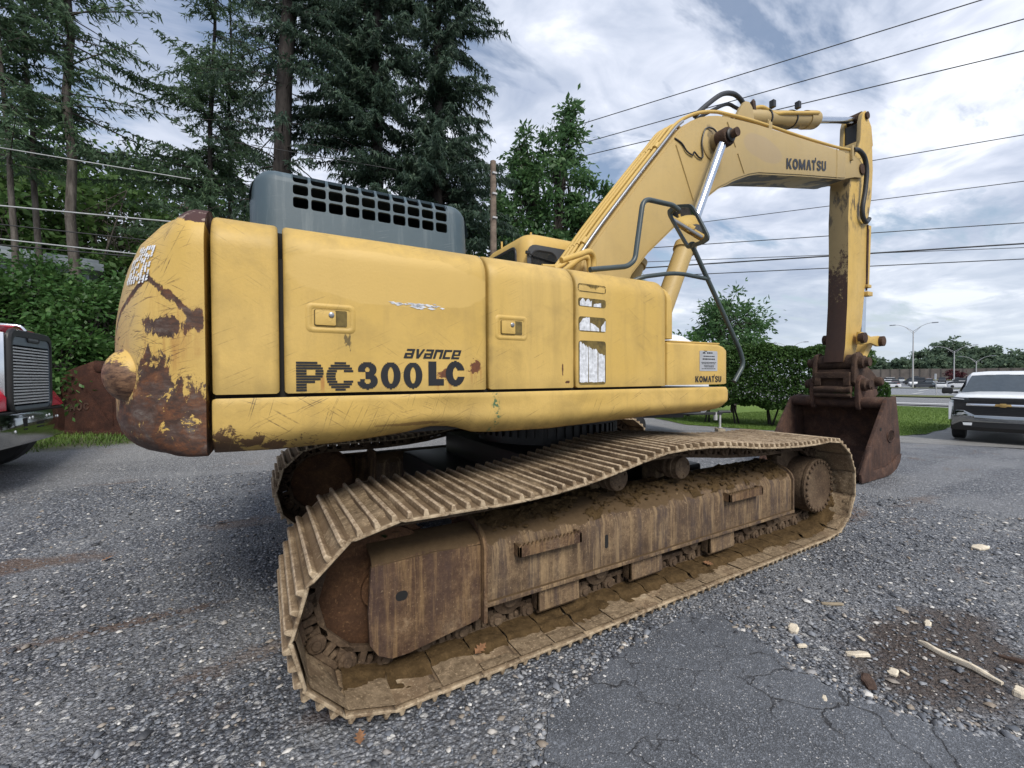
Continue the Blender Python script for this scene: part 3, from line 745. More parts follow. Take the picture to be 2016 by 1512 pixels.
# ------------------------------------------------------------------ the ground: one sheet out to the horizon
nr, na = 150, 220
rr_ = np.concatenate([[0.0], np.geomspace(0.25, 1500, nr)])
ang = np.linspace(0, 2 * PI, na, endpoint=False)
gx = CAM.x + np.outer(rr_, np.cos(ang)); gy = CAM.y + np.outer(rr_, np.sin(ang))
gz_ = terrain(gx.ravel(), gy.ravel())
bumpy = 0.010 * np.sin(gx * 2.1 + 1.3 * np.sin(gy * 1.7)).ravel() * np.sin(gy * 2.7 + 0.8).ravel() * np.clip((np.hypot(gx, gy).ravel() - 3.2) / 2, 0, 1)
verts = np.stack([gx.ravel(), gy.ravel(), gz_ + bumpy], 1)
i_, j_ = np.meshgrid(np.arange(nr), np.arange(na), indexing='ij')
j2 = (j_ + 1) % na
faces = np.stack([i_ * na + j_, (i_ + 1) * na + j_, (i_ + 1) * na + j2, i_ * na + j2], -1).reshape(-1, 4)
np_mesh("ground", verts, faces, M["gravel_ground"], None, "structure", True)

def sheet(name, outline, mat, lift, step=None, kind="structure", wob=0.0, seed=0):
    """flat outline (x, y) filled, cut into small faces and laid on the terrain"""
    rs = random.Random(seed); pts = []
    n = len(outline)
    for i in range(n):
        a, b = Vector(outline[i]), Vector(outline[(i + 1) % n]); L = (b - a).length; k = max(1, int(L / (step or 1.0)))
        for q in range(k):
            p = a.lerp(b, q / k)
            if wob: p = p + Vector((rs.uniform(-wob, wob), rs.uniform(-wob, wob)))
            pts.append(p)
    bm = bmesh.new(); vs = [bm.verts.new((p.x, p.y, 0)) for p in pts]; bm.faces.new(vs)
    bmesh.ops.triangulate(bm, faces=bm.faces[:])
    if step:
        for _ in range(7):
            lim = step * 2.2
            ed = [e for e in bm.edges if e.calc_length() > max(lim, 0.12 * (Vector((e.verts[0].co.x, e.verts[0].co.y)) - Vector((CAM.x, CAM.y))).length)]
            if not ed: break
            bmesh.ops.subdivide_edges(bm, edges=ed, cuts=1); bmesh.ops.triangulate(bm, faces=bm.faces[:])
    for v in bm.verts: v.co.z = terrain(v.co.x, v.co.y) + lift
    for f in bm.faces:
        if f.normal.z < 0: f.normal_flip()
    me = bpy.data.meshes.new(name); bm.to_mesh(me); bm.free(); me.materials.append(mat)
    me.polygons.foreach_set("use_smooth", [True] * len(me.polygons))
    o = bpy.data.objects.new(name, me); COL.objects.link(o); o["kind"] = kind; return o
def P2(b, d): return polar(b, d)[:2]
# broken edge of an old asphalt slab at the photographer's feet
slab = sheet("asphalt_patch", [(-1.62, -2.35), (-1.50, -2.16), (-1.36, -2.04), (-1.10, -1.95), (-.80, -1.88), (-.45, -1.82), (-.12, -1.80), (.02, -1.92), (.0, -2.12), (-.05, -2.32), (-.10, -2.55), (-.04, -2.74), (.02, -2.88), (.22, -3.10), (.6, -3.5), (1.2, -4.6), (.5, -6), (-3.0, -6.5), (-3.4, -4.5), (-2.3, -3.0)], M["asphalt"], 0.012, 0.05, wob=0.019, seed=4)
# drive between the machine and the lawn, the lawn, road, verge and car park beyond
sheet("driveway", [(11.0, 2.0), (11.7, .9), (13.3, -.95), (16, -4), (22, -10), (40, -12), (36, -2), (26, 2.5), (20.5, 2.4), (17.6, 1.4), (15.6, 1.2), (14.3, 1.35), (12.9, 2.1)], M["drive_asphalt"], 0.008, 0.4, wob=.05, seed=2)
lawn_o = [(10.9, 6.6), (11.35, 5.2), (11.75, 4.15), (12.7, 2.9), (13.6, 2.0), (14.3, 1.62), (15.5, 1.45), (17.8, 1.55), (24, 2.7), (34.5, 5.3), (34.5, 9.5), (33, 14), (24, 17), (16, 15), (12.5, 10)]
sheet("lawn", lawn_o, M["lawn"], 0.016, 0.5, wob=.05, seed=3)
sheet("road", [P2(40, 48), P2(30, 42), P2(20, 40), P2(12, 40), P2(4, 42), P2(-6, 47), P2(-6, 70), P2(4, 60), P2(12, 57), P2(20, 57.5), P2(30, 64), P2(40, 78)], M["road_asphalt"], 0.06, 2.0)
sheet("road_line", [P2(30, 44.4), P2(20, 42.2), P2(12, 42.2), P2(2, 45), P2(2, 46.2), P2(12, 43.2), P2(20, 43.2), P2(30, 45.6)], M["road_paint"], 0.075, 2.0)
sheet("verge", [P2(30, 66), P2(20, 59), P2(12, 58.5), P2(2, 62), P2(2, 69), P2(12, 65), P2(20, 65), P2(30, 73)], M["verge"], 0.12, 2.0)
sheet("parking_lot", [P2(34, 76), P2(20, 66), P2(12, 66), P2(0, 70), P2(-6, 250), P2(34, 250)], M["lot_asphalt"], 0.08, 4.0)
sheet("verge", [P2(30, 140), P2(20, 126), P2(12, 126), P2(2, 132), P2(2, 146), P2(12, 139), P2(20, 139), P2(30, 154)], M["verge"], 0.22, 4.0)
sheet("verge", [P2(30, 232), P2(20, 214), P2(8, 214), P2(2, 218), P2(2, 236), P2(8, 232), P2(20, 232), P2(30, 250)], M["verge"], 0.22, 4.0)
for k, (b, d0, d1) in enumerate(((18.9, 70, 77), (18.4, 88, 104), (16.1, 70, 78), (15.7, 90, 106), (13.9, 71, 78), (13.5, 90, 106), (20.8, 72, 78))):
    a, c = Vector(P2(b + .35, d0)), Vector(P2(b - .35, d1)); n = Vector((-(c - a).y, (c - a).x)).normalized() * .14
    sheet("bay_marking", [tuple(a + n), tuple(a - n), tuple(c - n), tuple(c + n)], M["road_paint"], 0.125, 2.0)
# rising bank under the trees on the far side
sheet("tree_bank", [(-30, 9.5), (-12, 9.3), (-6.3, 8.7), (-2, 9.6), (2.5, 10.2), (8, 11.5), (8, 40), (-30, 40)], M["bank_soil"], 0.03, 1.6, wob=.3, seed=6)
# ------------------------------------------------------------------ lettering (flat print built as thin sheets)
def in_poly(poly):
    def f(x, y):
        r = np.zeros(x.shape, bool); n = len(poly)
        for i in range(n):
            x0, y0 = poly[i]; x1, y1 = poly[(i + 1) % n]
            c = (y0 > y) != (y1 > y)
            with np.errstate(divide='ignore', invalid='ignore'):
                xi = (x1 - x0) * (y - y0) / (y1 - y0 + 1e-12) + x0
            r ^= c & (x < xi)
        return r
    return f
def rect(a, b, c, d): return lambda x, y: (x >= a) & (x <= c) & (y >= b) & (y <= d)
def ell(cx, cy, rx, ry): return lambda x, y: ((x - cx) / rx) ** 2 + ((y - cy) / ry) ** 2 <= 1
def ring(cx, cy, rx, ry, w, wy=None):
    o, i = ell(cx, cy, rx, ry), ell(cx, cy, rx - w, ry - (wy or w * 0.8))
    return lambda x, y: o(x, y) & ~i(x, y)
def OR(*f): return lambda x, y: np.any([g(x, y) for g in f], axis=0)
def SUB(a, *b): return lambda x, y: a(x, y) & ~np.any([g(x, y) for g in b], axis=0)
HEAVY = {
 'P': (0.96, OR(rect(0, 0, .36, 1), SUB(OR(rect(.2, .30, .60, 1), ell(.60, .65, .36, .35)), OR(rect(.3, .51, .60, .78), ell(.60, .645, .07, .135))))),
 'C': (1.04, SUB(ring(.52, .5, .52, .52, .34, .26), rect(.62, .38, 1.2, .62))),
 '3': (0.84, SUB(OR(ring(.40, .72, .39, .29, .29, .20), ring(.41, .29, .43, .31, .30, .21), rect(.33, .42, .55, .60)), rect(-.1, .38, .32, .63), rect(-.1, .30, .10, .40))),
 '0': (0.88, ring(.44, .5, .44, .52, .31, .20)),
 'L': (0.68, OR(rect(0, 0, .35, 1), rect(0, 0, .68, .26))),
 'c': (0.84, SUB(ring(.43, .5, .44, .53, .32, .27), rect(.48, .38, 1.2, .62))),
}
LOGO = {
 'K': (0.80, OR(rect(0, 0, .24, 1), in_poly([(.24, .52), (.52, 1), (.80, 1), (.50, .52), (.80, 0), (.52, 0), (.24, .46)]))),
 'O': (0.86, SUB(ell(.43, .5, .42, .52), ell(.43, .5, .17, .27))),
 'M': (1.04, OR(rect(0, 0, .23, .9), rect(.80, 0, 1.02, .9), in_poly([(0, 1), (.24, 1), (.51, .42), (.78, 1), (1.02, 1), (.60, 0), (.42, 0)]))),
 'A': (0.80, in_poly([(0, 0), (.27, 1), (.55, 1), (.82, 0), (.56, 0), (.41, .60), (.25, 0)])),
 'T': (0.70, OR(rect(.0, .78, .62, 1), rect(.20, 0, .43, 1), rect(.55, .93, .70, 1.28))),
 'S': (0.74, OR(SUB(ring(.37, .74, .35, .28, .23, .19), rect(.40, .40, .9, .70)), SUB(ring(.37, .27, .36, .29, .23, .20), rect(-.1, .30, .33, .6)), rect(.25, .42, .50, .58))),
 'U': (0.76, OR(rect(0, .35, .24, 1), rect(.50, .35, .74, 1), SUB(ring(.37, .36, .37, .37, .24, .20), rect(-.1, .36, 1, 1)))),
}
def _it(f, sk=.32): return lambda x, y: f(x - sk * y, y)
SLANT = {
 'a': (0.98, _it(OR(rect(.08, .78, .92, 1), rect(.66, 0, .92, 1), rect(0, .40, .9, .58), rect(0, 0, .26, .58), rect(0, 0, .9, .2)))),
 'v': (0.92, OR(in_poly([(.32, 1), (.60, 1), (.52, .0), (.26, 0)]), in_poly([(.26, 0), (.52, 0), (1.24, 1), (.98, 1)]))),
 'n': (0.96, _it(OR(rect(0, 0, .27, 1), rect(0, .76, .92, 1), rect(.65, 0, .92, 1)))),
 'c': (0.92, _it(OR(rect(0, 0, .27, 1), rect(0, .78, .86, 1), rect(0, 0, .86, .22)))),
 'e': (0.96, _it(OR(rect(0, 0, .27, 1), rect(0, .78, .92, 1), rect(0, 0, .92, .2), rect(0, .38, .92, .56), rect(.66, .38, .92, 1)))),
}
def letters(text, font, mapf, width, gap=0.1, rows=30, stripes=None):
    """mapf(x 0..1, y 0..1) -> point; returns G"""
    g = G(); tot = sum(font[c][0] for c in text) + gap * (len(text) - 1); x0 = 0.0
    for ch in text:
        w, f = font[ch]
        xs = np.linspace(-0.05, w + 0.45, 260)
        bands = stripes if stripes else [(-.04 + i / rows * 1.36, -.04 + (i + 1) / rows * 1.36) for i in range(rows)]
        for (ya, yb) in bands:
            on = f(xs, np.full(xs.shape, (ya + yb) / 2))
            d = np.diff(np.concatenate([[0], on.astype(int), [0]]))
            for a, b in zip(np.where(d == 1)[0], np.where(d == -1)[0]):
                xa, xb = xs[a], xs[min(b, len(xs) - 1)]
                q = [((x0 + xa) / tot, ya), ((x0 + xb) / tot, ya), ((x0 + xb) / tot, yb), ((x0 + xa) / tot, yb)]
                g.add([mapf(*p) for p in q], [(0, 1, 2, 3)])
        x0 += w + gap
    return g
def bilin(bl, br, tl, tr):
    bl, br, tl, tr = map(Vector, (bl, br, tl, tr))
    return lambda x, y: (bl * (1 - x) + br * x) * (1 - y) + (tl * (1 - x) + tr * x) * y

# ================================================================== EXCAVATOR
EX = empty("excavator", (0, 0, 0), "large weathered yellow crawler excavator with rusty tracks parked on the gravel", "excavator")
VS = 1.49                                # right-hand side of the bodywork

# ---- counterweight
plan0 = [(-2.625, 1.492), (-2.70, 1.485), (-2.78, 1.455), (-2.86, 1.395), (-2.92, 1.31), (-2.965, 1.20), (-3.02, 1.0), (-3.07, 0.8), (-3.12, 0.5), (-3.15, 0.0)]
pl = [(p.x, p.y) for p in smooth_path([(a, b, 0) for a, b in plan0], 5)]
pl = pl + [(a, -b) for a, b in pl[::-1][1:]]
def cw_norm(i):
    a, b = pl[max(i - 1, 0)], pl[min(i + 1, len(pl) - 1)]
    t = Vector((b[0] - a[0], b[1] - a[1])).normalized(); return Vector((-t.y, t.x)) if False else Vector((t.y, -t.x))
def cw_inset(i, z):
    u = pl[i][0]; w = min(1, max(0, (-2.66 - u) / 0.22)); w = w * w * (3 - 2 * w)
    r = 0.19; zc = 2.252 - r
    side = 0 if z < zc else r - math.sqrt(max(0, r * r - (z - zc) ** 2))
    rear = float(np.interp(z, [1.75, 1.91, 2.0, 2.1, 2.2, 2.26, 2.30, 2.33], [0, .022, .042, .078, .15, .225, .30, .42]))
    bs, br = 0.035, 0.15
    rb = bs + (br - bs) * w
    zb = 1.198 + 0.0
    bot = 0 if z > zb + rb else rb - math.sqrt(max(0, rb * rb - (zb + rb - z) ** 2))
    return side * (1 - w) + rear * w + bot
def cw_pt(i, z, off=0.0):
    n = cw_norm(i); k = cw_inset(i, z) - off
    inward = Vector((-pl[i][0] - 1.5, -pl[i][1])).normalized()
    if n.dot(inward) < 0: n = -n
    return (pl[i][0] + n.x * k, pl[i][1] + n.y * k, z)
g = G(hw)
zs = [1.198, 1.203, 1.215, 1.235, 1.26, 1.29, 1.33, 1.38, 1.44, 1.52, 1.6, 1.7, 1.8, 1.88, 1.95, 2.0, 2.05, 2.1, 2.14, 2.17, 2.195, 2.215, 2.23, 2.24, 2.247, 2.251]
g.loft([[cw_pt(i, z) for i in range(len(pl))] for z in zs])
CW = g.build("counterweight", M["counterweight_paint"], EX, smooth=50)
g = G(hw); g.ball((-2.890, 1.275, 1.535), (0.104, 0.122, 0.118), 24, 16)
g.build("tow_lug", M["lug_paint"], CW, smooth=80)
g = G(hw)                                # torn remains of a warning sticker on the upper corner
rs = random.Random(3)
i0, i1 = 13, 21
cellsx, cellsz = 8, 15
for a in range(cellsx):
    for b in range(cellsz):
        if rs.random() < 0.24: continue
        ia = i0 + (i1 - i0) * a // cellsx
        za, zb = 1.905 + 0.165 * b / cellsz, 1.905 + 0.165 * (b + rs.uniform(0.80, 1.03)) / cellsz
        j = rs.uniform(0.55, 0.97); j0 = rs.uniform(0, .2); zj = rs.uniform(-.004, .004)
        def lp(i, f, z):
            p, q = Vector(cw_pt(i, z, 0.004)), Vector(cw_pt(i + 1, z, 0.004)); return p.lerp(q, f)
        g.add([lp(ia, j0, za), lp(ia, j, za + zj), lp(ia, j * rs.uniform(.8, 1), zb), lp(ia, 0, zb + zj)], [(0, 1, 2, 3)])
g.build("torn_sticker", M["sticker_white"], CW, smooth=0, normals=False)

# ---- side doors
def door_profile(i):
    r = 0.15; pts = [(VS - i, 1.452 + i)]
    pts += [(VS - i, 1.46 + k * 0.05) for k in range(1, 12)]
    pts += [(VS - r + (r - i) * math.cos(rad(a)), 2.07 + (r - i) * math.sin(rad(a))) for a in range(0, 91, 9)]
    pts += [(1.1, 2.22 - i), (0.7, 2.22 - i), (0.35, 2.22 - i), (0.35, 2.12), (1.38, 2.12), (1.38, 1.452 + i)]
    return pts
def door(name, u0, u1, mat):
    g = G(hw); rings = []
    st = [(u0, .012), (u0 + .004, .005), (u0 + .013, 0)] + [(u0 + (u1 - u0) * k / 8, 0) for k in range(1, 8)] + [(u1 - .013, 0), (u1 - .004, .005), (u1, .012)]
    for u, i in st: rings.append([(u, v, z) for v, z in door_profile(i)])
    g.loft(rings)
    return g.build(name, M[mat], EX, smooth=40)
D1 = door("side_panel", -2.604, -2.361, "panel_paint_dusty")
D2 = door("side_door", -2.342, -1.355, "door_paint")
D3 = door("side_door", -1.342, -0.752, "panel_paint_dusty")
D4 = door("side_panel", -0.737, 0.066, "panel_paint_dusty")
g = G(hw); g.box((-2.60, 1.36, 1.40), (0.06, 1.45, 2.05)); g.box((-2.60, 0.36, 1.40), (0.06, 1.36, 2.19))
g.build("body_shell", M["black_void"], EX, smooth=0)
def rrect(u0, u1, z0, z1, r, n=4):
    out = []
    for cx, cz, a in ((u1 - r, z1 - r, 0), (u0 + r, z1 - r, 90), (u0 + r, z0 + r, 180), (u1 - r, z0 + r, 270)):
        out += arc2(cx, cz, r, a, a + 90, n)
    return out
def latch(par, u0, u1, z0, z1):
    v = VS + 0.0005
    L = G(hw)                            # pressed rim round the recess
    A, B, C_, D_ = (rrect(u0 - d, u1 + d, z0 - d, z1 + d, r) for d, r in ((0.012, .026), (0.004, .02), (-0.004, .016), (-0.012, .012)))
    L.loft([[(a, v + h, b) for a, b in rr] for rr, h in ((A, 0), (B, .005), (C_, .005), (D_, .0012))], True, False)
    rim = L.build("latch_recess", M["panel_paint"], par, smooth=60)
    w, h = u1 - u0, z1 - z0
    L = G(hw); L.prism([(a, v + .0005, b) for a, b in rrect(u0 + .12 * w, u1 - .14 * w, z0 + .18 * h, z1 - .16 * h, .006)], (0, .0025, 0))
    L.build("latch_slot", M["sticker_glue"], par, smooth=30)
    L = G(hw); L.prism([(a, v + .002, b) for a, b in rrect(u0 + .14 * w, u0 + .60 * w, z0 + .20 * h, z1 - .18 * h, .006)], (0, .008, 0))
    hp = L.build("latch_handle", M["panel_paint"], par, bevel=.0015, smooth=30)
    L = G(hw); L.lathe([(.0, .0), (.012, 0), (.012, .004), (.009, .006), (0, .006)], (u0 + .50 * w, v + .010, z0 + .64 * h), (0, 1, 0), 16)
    L.build("lock_cylinder", M["steel_grey"], par, smooth=40)
latch(D2, -2.244, -2.055, 1.738, 1.848)
latch(D3, -1.292, -1.104, 1.742, 1.858)

# lettering on the long door
vface = VS + 0.0022
def onside(u0, u1, z0, z1, sk=0.0): return bilin(hw(u0, vface, z0), hw(u1, vface, z0 + sk), hw(u0, vface, z1), hw(u1, vface, z1 + sk))
bands = []
for k in range(11):
    y0 = -.02 + k * 0.0955
    bands.append((y0, y0 + 0.074))
letters("PC", HEAVY, onside(-2.297, -2.052, 1.463, 1.592), 1, 0.09, stripes=bands).build("model_lettering", M["print_black"], D2, smooth=0, normals=False, label="striped black letters PC")
letters("300", HEAVY, onside(-2.036, -1.722, 1.467, 1.594), 1, 0.13).build("model_lettering", M["print_black"], D2, smooth=0, normals=False, label="solid black figures 300")
letters("Lc", HEAVY, onside(-1.690, -1.492, 1.477, 1.602), 1, 0.10).build("model_lettering", M["print_black"], D2, smooth=0, normals=False, label="solid black letters LC with rust around them")
letters("avance", SLANT, onside(-1.818, -1.52, 1.616, 1.664), 1, 0.06, rows=26).build("series_lettering", M["print_black"], D2, smooth=0, normals=False, label="slanted black word avance")
# silvery smear where a sticker was scraped off
g = G(); rs = random.Random(11)
mp = onside(-1.89, -1.64, 1.868, 1.906)
for k in range(46):
    x, y = rs.random(), rs.gauss(0.5, 0.2); w = rs.uniform(.05, .22) * (1.2 - abs(x - .4)); h = rs.uniform(.05, .22)
    x -= 0.3 * (y - .5)
    g.add([mp(x, y), mp(x + w * .5, y - h), mp(x + w, y - h * .3), mp(x + w * .45, y + h * .5)], [(0, 1, 2, 3)])
g.build("scraped_sticker", M["sticker_white"], D2, smooth=0, normals=False)

# peeling stripe stickers on the pump door
def peel(u0, u1, z0, z1, pieces, outline=False):
    g = G(hw); v = VS + 0.0012
    ol = rrect(u0, u1, z0, z1, min(.02, (z1 - z0) * .3))
    if not outline:
        g.prism([(a, v, b) for a, b in ol], (0, .0008, 0))
    else:
        inn = rrect(u0 + .006, u1 - .006, z0 + .005, z1 - .005, min(.016, (z1 - z0) * .25))
        n = len(ol)
        for k in range(n):
            if rs.random() < .25: continue
            j = (k + 1) % n; A = [ol[k], ol[j], inn[j], inn[k]]
            g.add([(a, v + .0008, b) for a, b in A], [(0, 1, 2, 3)])
        for k in range(10):
            x = u0 + (u1 - u0) * (.25 + .055 * k); d = .028 * math.sin(PI * k / 9) * rs.uniform(.7, 1.2)
            g.add([(x, v + .0008, z1 - .004), (x + .013, v + .0008, z1 - .004), (x + .012, v + .0008, z1 - .004 - d)], [(0, 1, 2)])
    st = g.build("stripe_sticker", M["sticker_glue"], D4, smooth=0, normals=False, label="peeling white stripe sticker with dark glue edge" if pieces else "outline of old glue where a stripe sticker came off")
    for x0, x1, top in pieces:           # white film left on the glue, ragged on top
        g = G(hw); n = 9; U0, U1 = u0 + (u1 - u0) * x0, u0 + (u1 - u0) * x1
        lo, hi = [], []
        for k in range(n + 1):
            f = k / n
            lo.append((U0 + (U1 - U0) * f + rs.uniform(-.001, .001), z0 + (z1 - z0) * (.045 + rs.uniform(0, .02))))
            t = top(f) if callable(top) else top
            hi.append((U0 + (U1 - U0) * f + rs.uniform(-.002, .002), z0 + (z1 - z0) * min(.97, t + rs.uniform(-.03, .03))))
        vv = v + .0016
        for k in range(n):
            g.add([(lo[k][0], vv, lo[k][1]), (lo[k + 1][0], vv, lo[k + 1][1]), (hi[k + 1][0], vv + .0015 * rs.random(), hi[k + 1][1]), (hi[k][0], vv + .0015 * rs.random(), hi[k][1])], [(0, 1, 2, 3)])
        g.build("white_film", M["sticker_white"], D4, smooth=0, normals=False)
peel(-0.724, -0.497, 2.055, 2.105, [], True)
peel(-0.722, -0.498, 1.963, 2.016, [(.06, .48, lambda f: .55 + .4 * abs(math.sin(f * 7))), (.54, .82, lambda f: .35 + .2 * f)])
peel(-0.720, -0.496, 1.806, 1.899, [(.03, .40, lambda f: .5 + .45 * math.sin(min(1, f * 1.6) * 1.57)), (.42, .74, lambda f: .62 - .35 * f), (.80, .97, lambda f: .35 + .45 * f)])
peel(-0.720, -0.498, 1.470, 1.748, [(.03, .33, lambda f: .97 - .12 * f), (.36, .68, lambda f: .86 - .08 * f), (.71, .96, lambda f: .74 - .06 * f)])

# ---- rounded end of the bodywork, front box and long skirt
g = G(hw)
for (u, i) in ():
    pass
rings = []
for u, i in ((.073, .006), (.078, 0), (.115, 0), (.14, .008), (.158, .026), (.166, .055)):
    r = 0.13; pts = [(VS - i - .002, 1.792)]
    pts += [(VS - .002 - r + (r - i) * math.cos(rad(a)), 2.06 + (r - i) * math.sin(rad(a)) - (u - .07) * .25) for a in range(0, 91, 10)]
    pts += [(.5, 2.19 - i - (u - .07) * .25), (.5, 1.80)]
    rings.append([(u, v, z) for v, z in pts])
g.loft(rings); g.build("end_cover", M["panel_paint"], EX, smooth=50)
g = G(hw); rings = []
def fb(u, i):                            # corner pulls in towards the front
    zt = 1.768 - i - max(0, u - .66) * .16
    r = .02; pts = [(VS - i, 1.456 + i * .4), (VS - i, zt - r)] + [(VS - i - r + r * math.cos(rad(a)), zt - r + r * math.sin(rad(a))) for a in (30, 60, 90)] + [(.75, zt), (.75, 1.456 + i * .4)]
    return [(u, v, z) for v, z in pts]
for u, i in ((.074, .008), (.08, 0), (.4, 0), (.66, 0), (.73, .004), (.775, .016), (.803, .036), (.818, .062), (.824, .09)): rings.append(fb(u, i))
g.loft(rings); FB = g.build("front_box", M["panel_paint"], EX, smooth=50)
g = G(hw); g.box((.10, .8, 1.7705), (.70, 1.47, 1.782)); g.build("box_lid", M["panel_paint"], FB, bevel=.004)
letters("KOMATSU", LOGO, onside(.381, .690, 1.474, 1.521), 1, 0.10, rows=26).build("maker_lettering", M["print_black"], FB, smooth=0, normals=False, label="small black word KOMATSU")
g = G(hw); g.prism([(a, VS + .0012, b) for a, b in rrect(.430, .640, 1.560, 1.714, .006)], (0, .0012, 0)); PLQ = g.build("notice_plate", M["plate_grey"], FB, smooth=0)
g = G(hw); rs2 = random.Random(5)
for r_, (z_, h_, wd) in enumerate(((1.692, .012, .5), (1.668, .008, .62), (1.645, .011, .72), (1.622, .006, .86), (1.612, .006, .8), (1.597, .006, .56), (1.588, .006, .5), (1.574, .006, .82))):
    x = .535 - wd * .1 + (.03 if r_ == 0 else 0)
    while x < .535 + wd * .1 - .004:
        w = rs2.uniform(.006, .019); g.box((x, VS + .0026, z_), (x + w, VS + .0029, z_ + h_)); x += w + rs2.uniform(.002, .005)
g.prism([(a, VS + .0026, b) for a, b in ((.462, 1.692), (.497, 1.692), (.494, 1.701), (.48, 1.706), (.466, 1.700))], (0, .0003, 0))
g.prism([(a, VS + .0026, b) for a, b in ((.47, 1.7145), (.52, 1.7145), (.505, 1.706), (.49, 1.709))], (0, .0003, 0))
g.build("fine_print", M["print_black"], FB, smooth=0)

def skirt_bottom(u): return float(np.interp(u, [-2.612, -2.37, -2.05, -1.8, -1.66, -1.55, -1.42, -1.3, -.9, 0, .57, .75, .83], [1.205, 1.200, 1.214, 1.238, 1.262, 1.256, 1.215, 1.207, 1.203, 1.238, 1.246, 1.262, 1.30]))
g = G(hw); rings = []
us = [-2.606, -2.602, -2.59] + list(np.linspace(-2.56, .70, 70)) + [.74, .78, .805, .822, .828]
for u in us:
    i = {-2.606: .012, -2.602: .004}.get(round(u, 3), 0) + (max(0, u - .72) ** 2) * 5
    zb = skirt_bottom(u); zt = 1.436
    dent = 0.022 * math.exp(-((u + 1.60) / .16) ** 2) - 0.012 * math.exp(-((u + 1.34) / .06) ** 2)
    pts = []
    for f in np.linspace(0, 1, 16):      # outer face from the top edge to the rolled-under foot
        z = zt - i - (zt - i - zb) * f
        v = VS + .012 - i
        v -= 0.075 * max(0, (f - .55) / .45) ** 2.2
        v -= dent * math.sin(PI * min(1, f * 1.05)) * (0.4 + f)
        v += 0.004 * mnoise.noise((u * 3.1, f * 2.2, .3)) + 0.002 * mnoise.noise((u * 9, f * 5, 1.3))
        if f == 0: v -= .006
        pts.append((u, v, z))
    pts += [(u, VS - .11, zb + .005), (u, VS - .11, zt - i - .004)]
    rings.append(pts)
g.loft(rings); g.build("side_skirt", M["skirt_paint"], EX, smooth=50)

# ---- deck, floor of the house, left-hand bodywork
g = G(hw); g.box((-2.60, -1.44, 1.30), (.95, 1.36, 1.43)); g.box((-2.55, -1.3, 1.22), (.70, 1.3, 1.30)); g.box((.0, -.32, 1.43), (1.0, .55, 1.62))
g.build("revolving_frame", M["black_paint"], EX, smooth=0)
g = G(hw); g.box((-2.60, -1.49, 1.44), (-.25, .34, 2.17)); g.build("left_bodywork", M["panel_paint"], EX, bevel=.04, seg=3)

# ---- grey louvred engine hood
HP = [(1.125, 2.20), (1.101, 2.535)] + [(1.028 + .073 * math.cos(rad(a)), 2.537 + .073 * math.sin(rad(a))) for a in range(10, 91, 10)] + [(.70, 2.622), (.30, 2.622), (.12, 2.60), (.05, 2.52), (.04, 2.2)]
HPv = [Vector((a, b, 0)) for a, b in HP]
HL = [0.0]
for a, b in zip(HPv, HPv[1:]): HL.append(HL[-1] + (b - a).length)
def hp(s, ins=0.0):
    s = min(max(s, 0), HL[-1]); k = max(i for i in range(len(HL) - 1) if HL[i] <= s + 1e-9)
    f = (s - HL[k]) / (HL[k + 1] - HL[k]); p = HPv[k].lerp(HPv[k + 1], f); t = (HPv[k + 1] - HPv[k]).normalized()
    n = Vector((-t.y, t.x, 0))           # to the inside
    p = p + n * ins; return p.x, p.y
s_of = lambda z: (z - 2.20) / (2.535 - 2.20) * HL[1]
rows = [(s_of(2.404), s_of(2.4755), s_of(2.411), s_of(2.4695)), (s_of(2.4755), HL[1] + .006, s_of(2.4815), HL[1]), (HL[1] + .006, HL[1] + .098, HL[1] + .012, HL[1] + .090)]
u_first, pitch, ncol = -2.2495, 0.0862, 10
ub = [u_first - pitch / 2 + pitch * k for k in range(ncol + 1)]
g = G(hw)
def P3(u, s, ins=0.0):
    v, z = hp(s, ins); return (u, v, z)
sp = [0, s_of(2.30), rows[0][0], rows[0][1], rows[1][1], HL[1] + .03, HL[1] + .05, HL[1] + .075, rows[2][1]] + [x for x in HL if x > rows[2][1] + .005]
uL, uR = -2.365, -1.395
for a, b in ((uL, ub[0]), (ub[-1], uR)):
    for sa, sb in zip(sp, sp[1:]): g.add([P3(a, sa), P3(b, sa), P3(b, sb), P3(a, sb)], [(0, 1, 2, 3)])
for k in range(ncol):
    a, b = ub[k], ub[k + 1]
    for sa, sb in [(0, s_of(2.30)), (s_of(2.30), rows[0][0])] + [(x, y) for x, y in zip(sp, sp[1:]) if x >= rows[2][1] - 1e-6]:
        g.add([P3(a, sa), P3(b, sa), P3(b, sb), P3(a, sb)], [(0, 1, 2, 3)])
    for ri, (sa, sb, ha, hb) in enumerate(rows):
        c = (a + b) / 2; hwid = .0365 if ri < 2 else .036
        inner = rrect(c - hwid, c + hwid, ha, hb, .013, 3)
        outer = []
        for (x, y) in inner:             # ray from the middle out to the cell edge
            dx, dy = x - c, y - (ha + hb) / 2
            kx = (pitch / 2) / abs(dx) if abs(dx) > 1e-6 else 1e9
            ky = ((sb - (ha + hb) / 2) if dy > 0 else ((ha + hb) / 2 - sa)) / abs(dy) if abs(dy) > 1e-6 else 1e9
            q = min(kx, ky); outer.append((c + dx * q, (ha + hb) / 2 + dy * q))
        corners = [(b, sb), (a, sb), (a, sa), (b, sa)]
        n = len(inner)
        # snap the nearest outer point to each cell corner so that the sheet has no holes
        for cx, cy in corners:
            j = min(range(n), key=lambda q: (outer[q][0] - cx) ** 2 + (outer[q][1] - cy) ** 2); outer[j] = (cx, cy)
        g.loft([[P3(x, y) for x, y in outer], [P3(x, y) for x, y in inner], [P3(x, y, .014) for x, y in inner]], True, False)
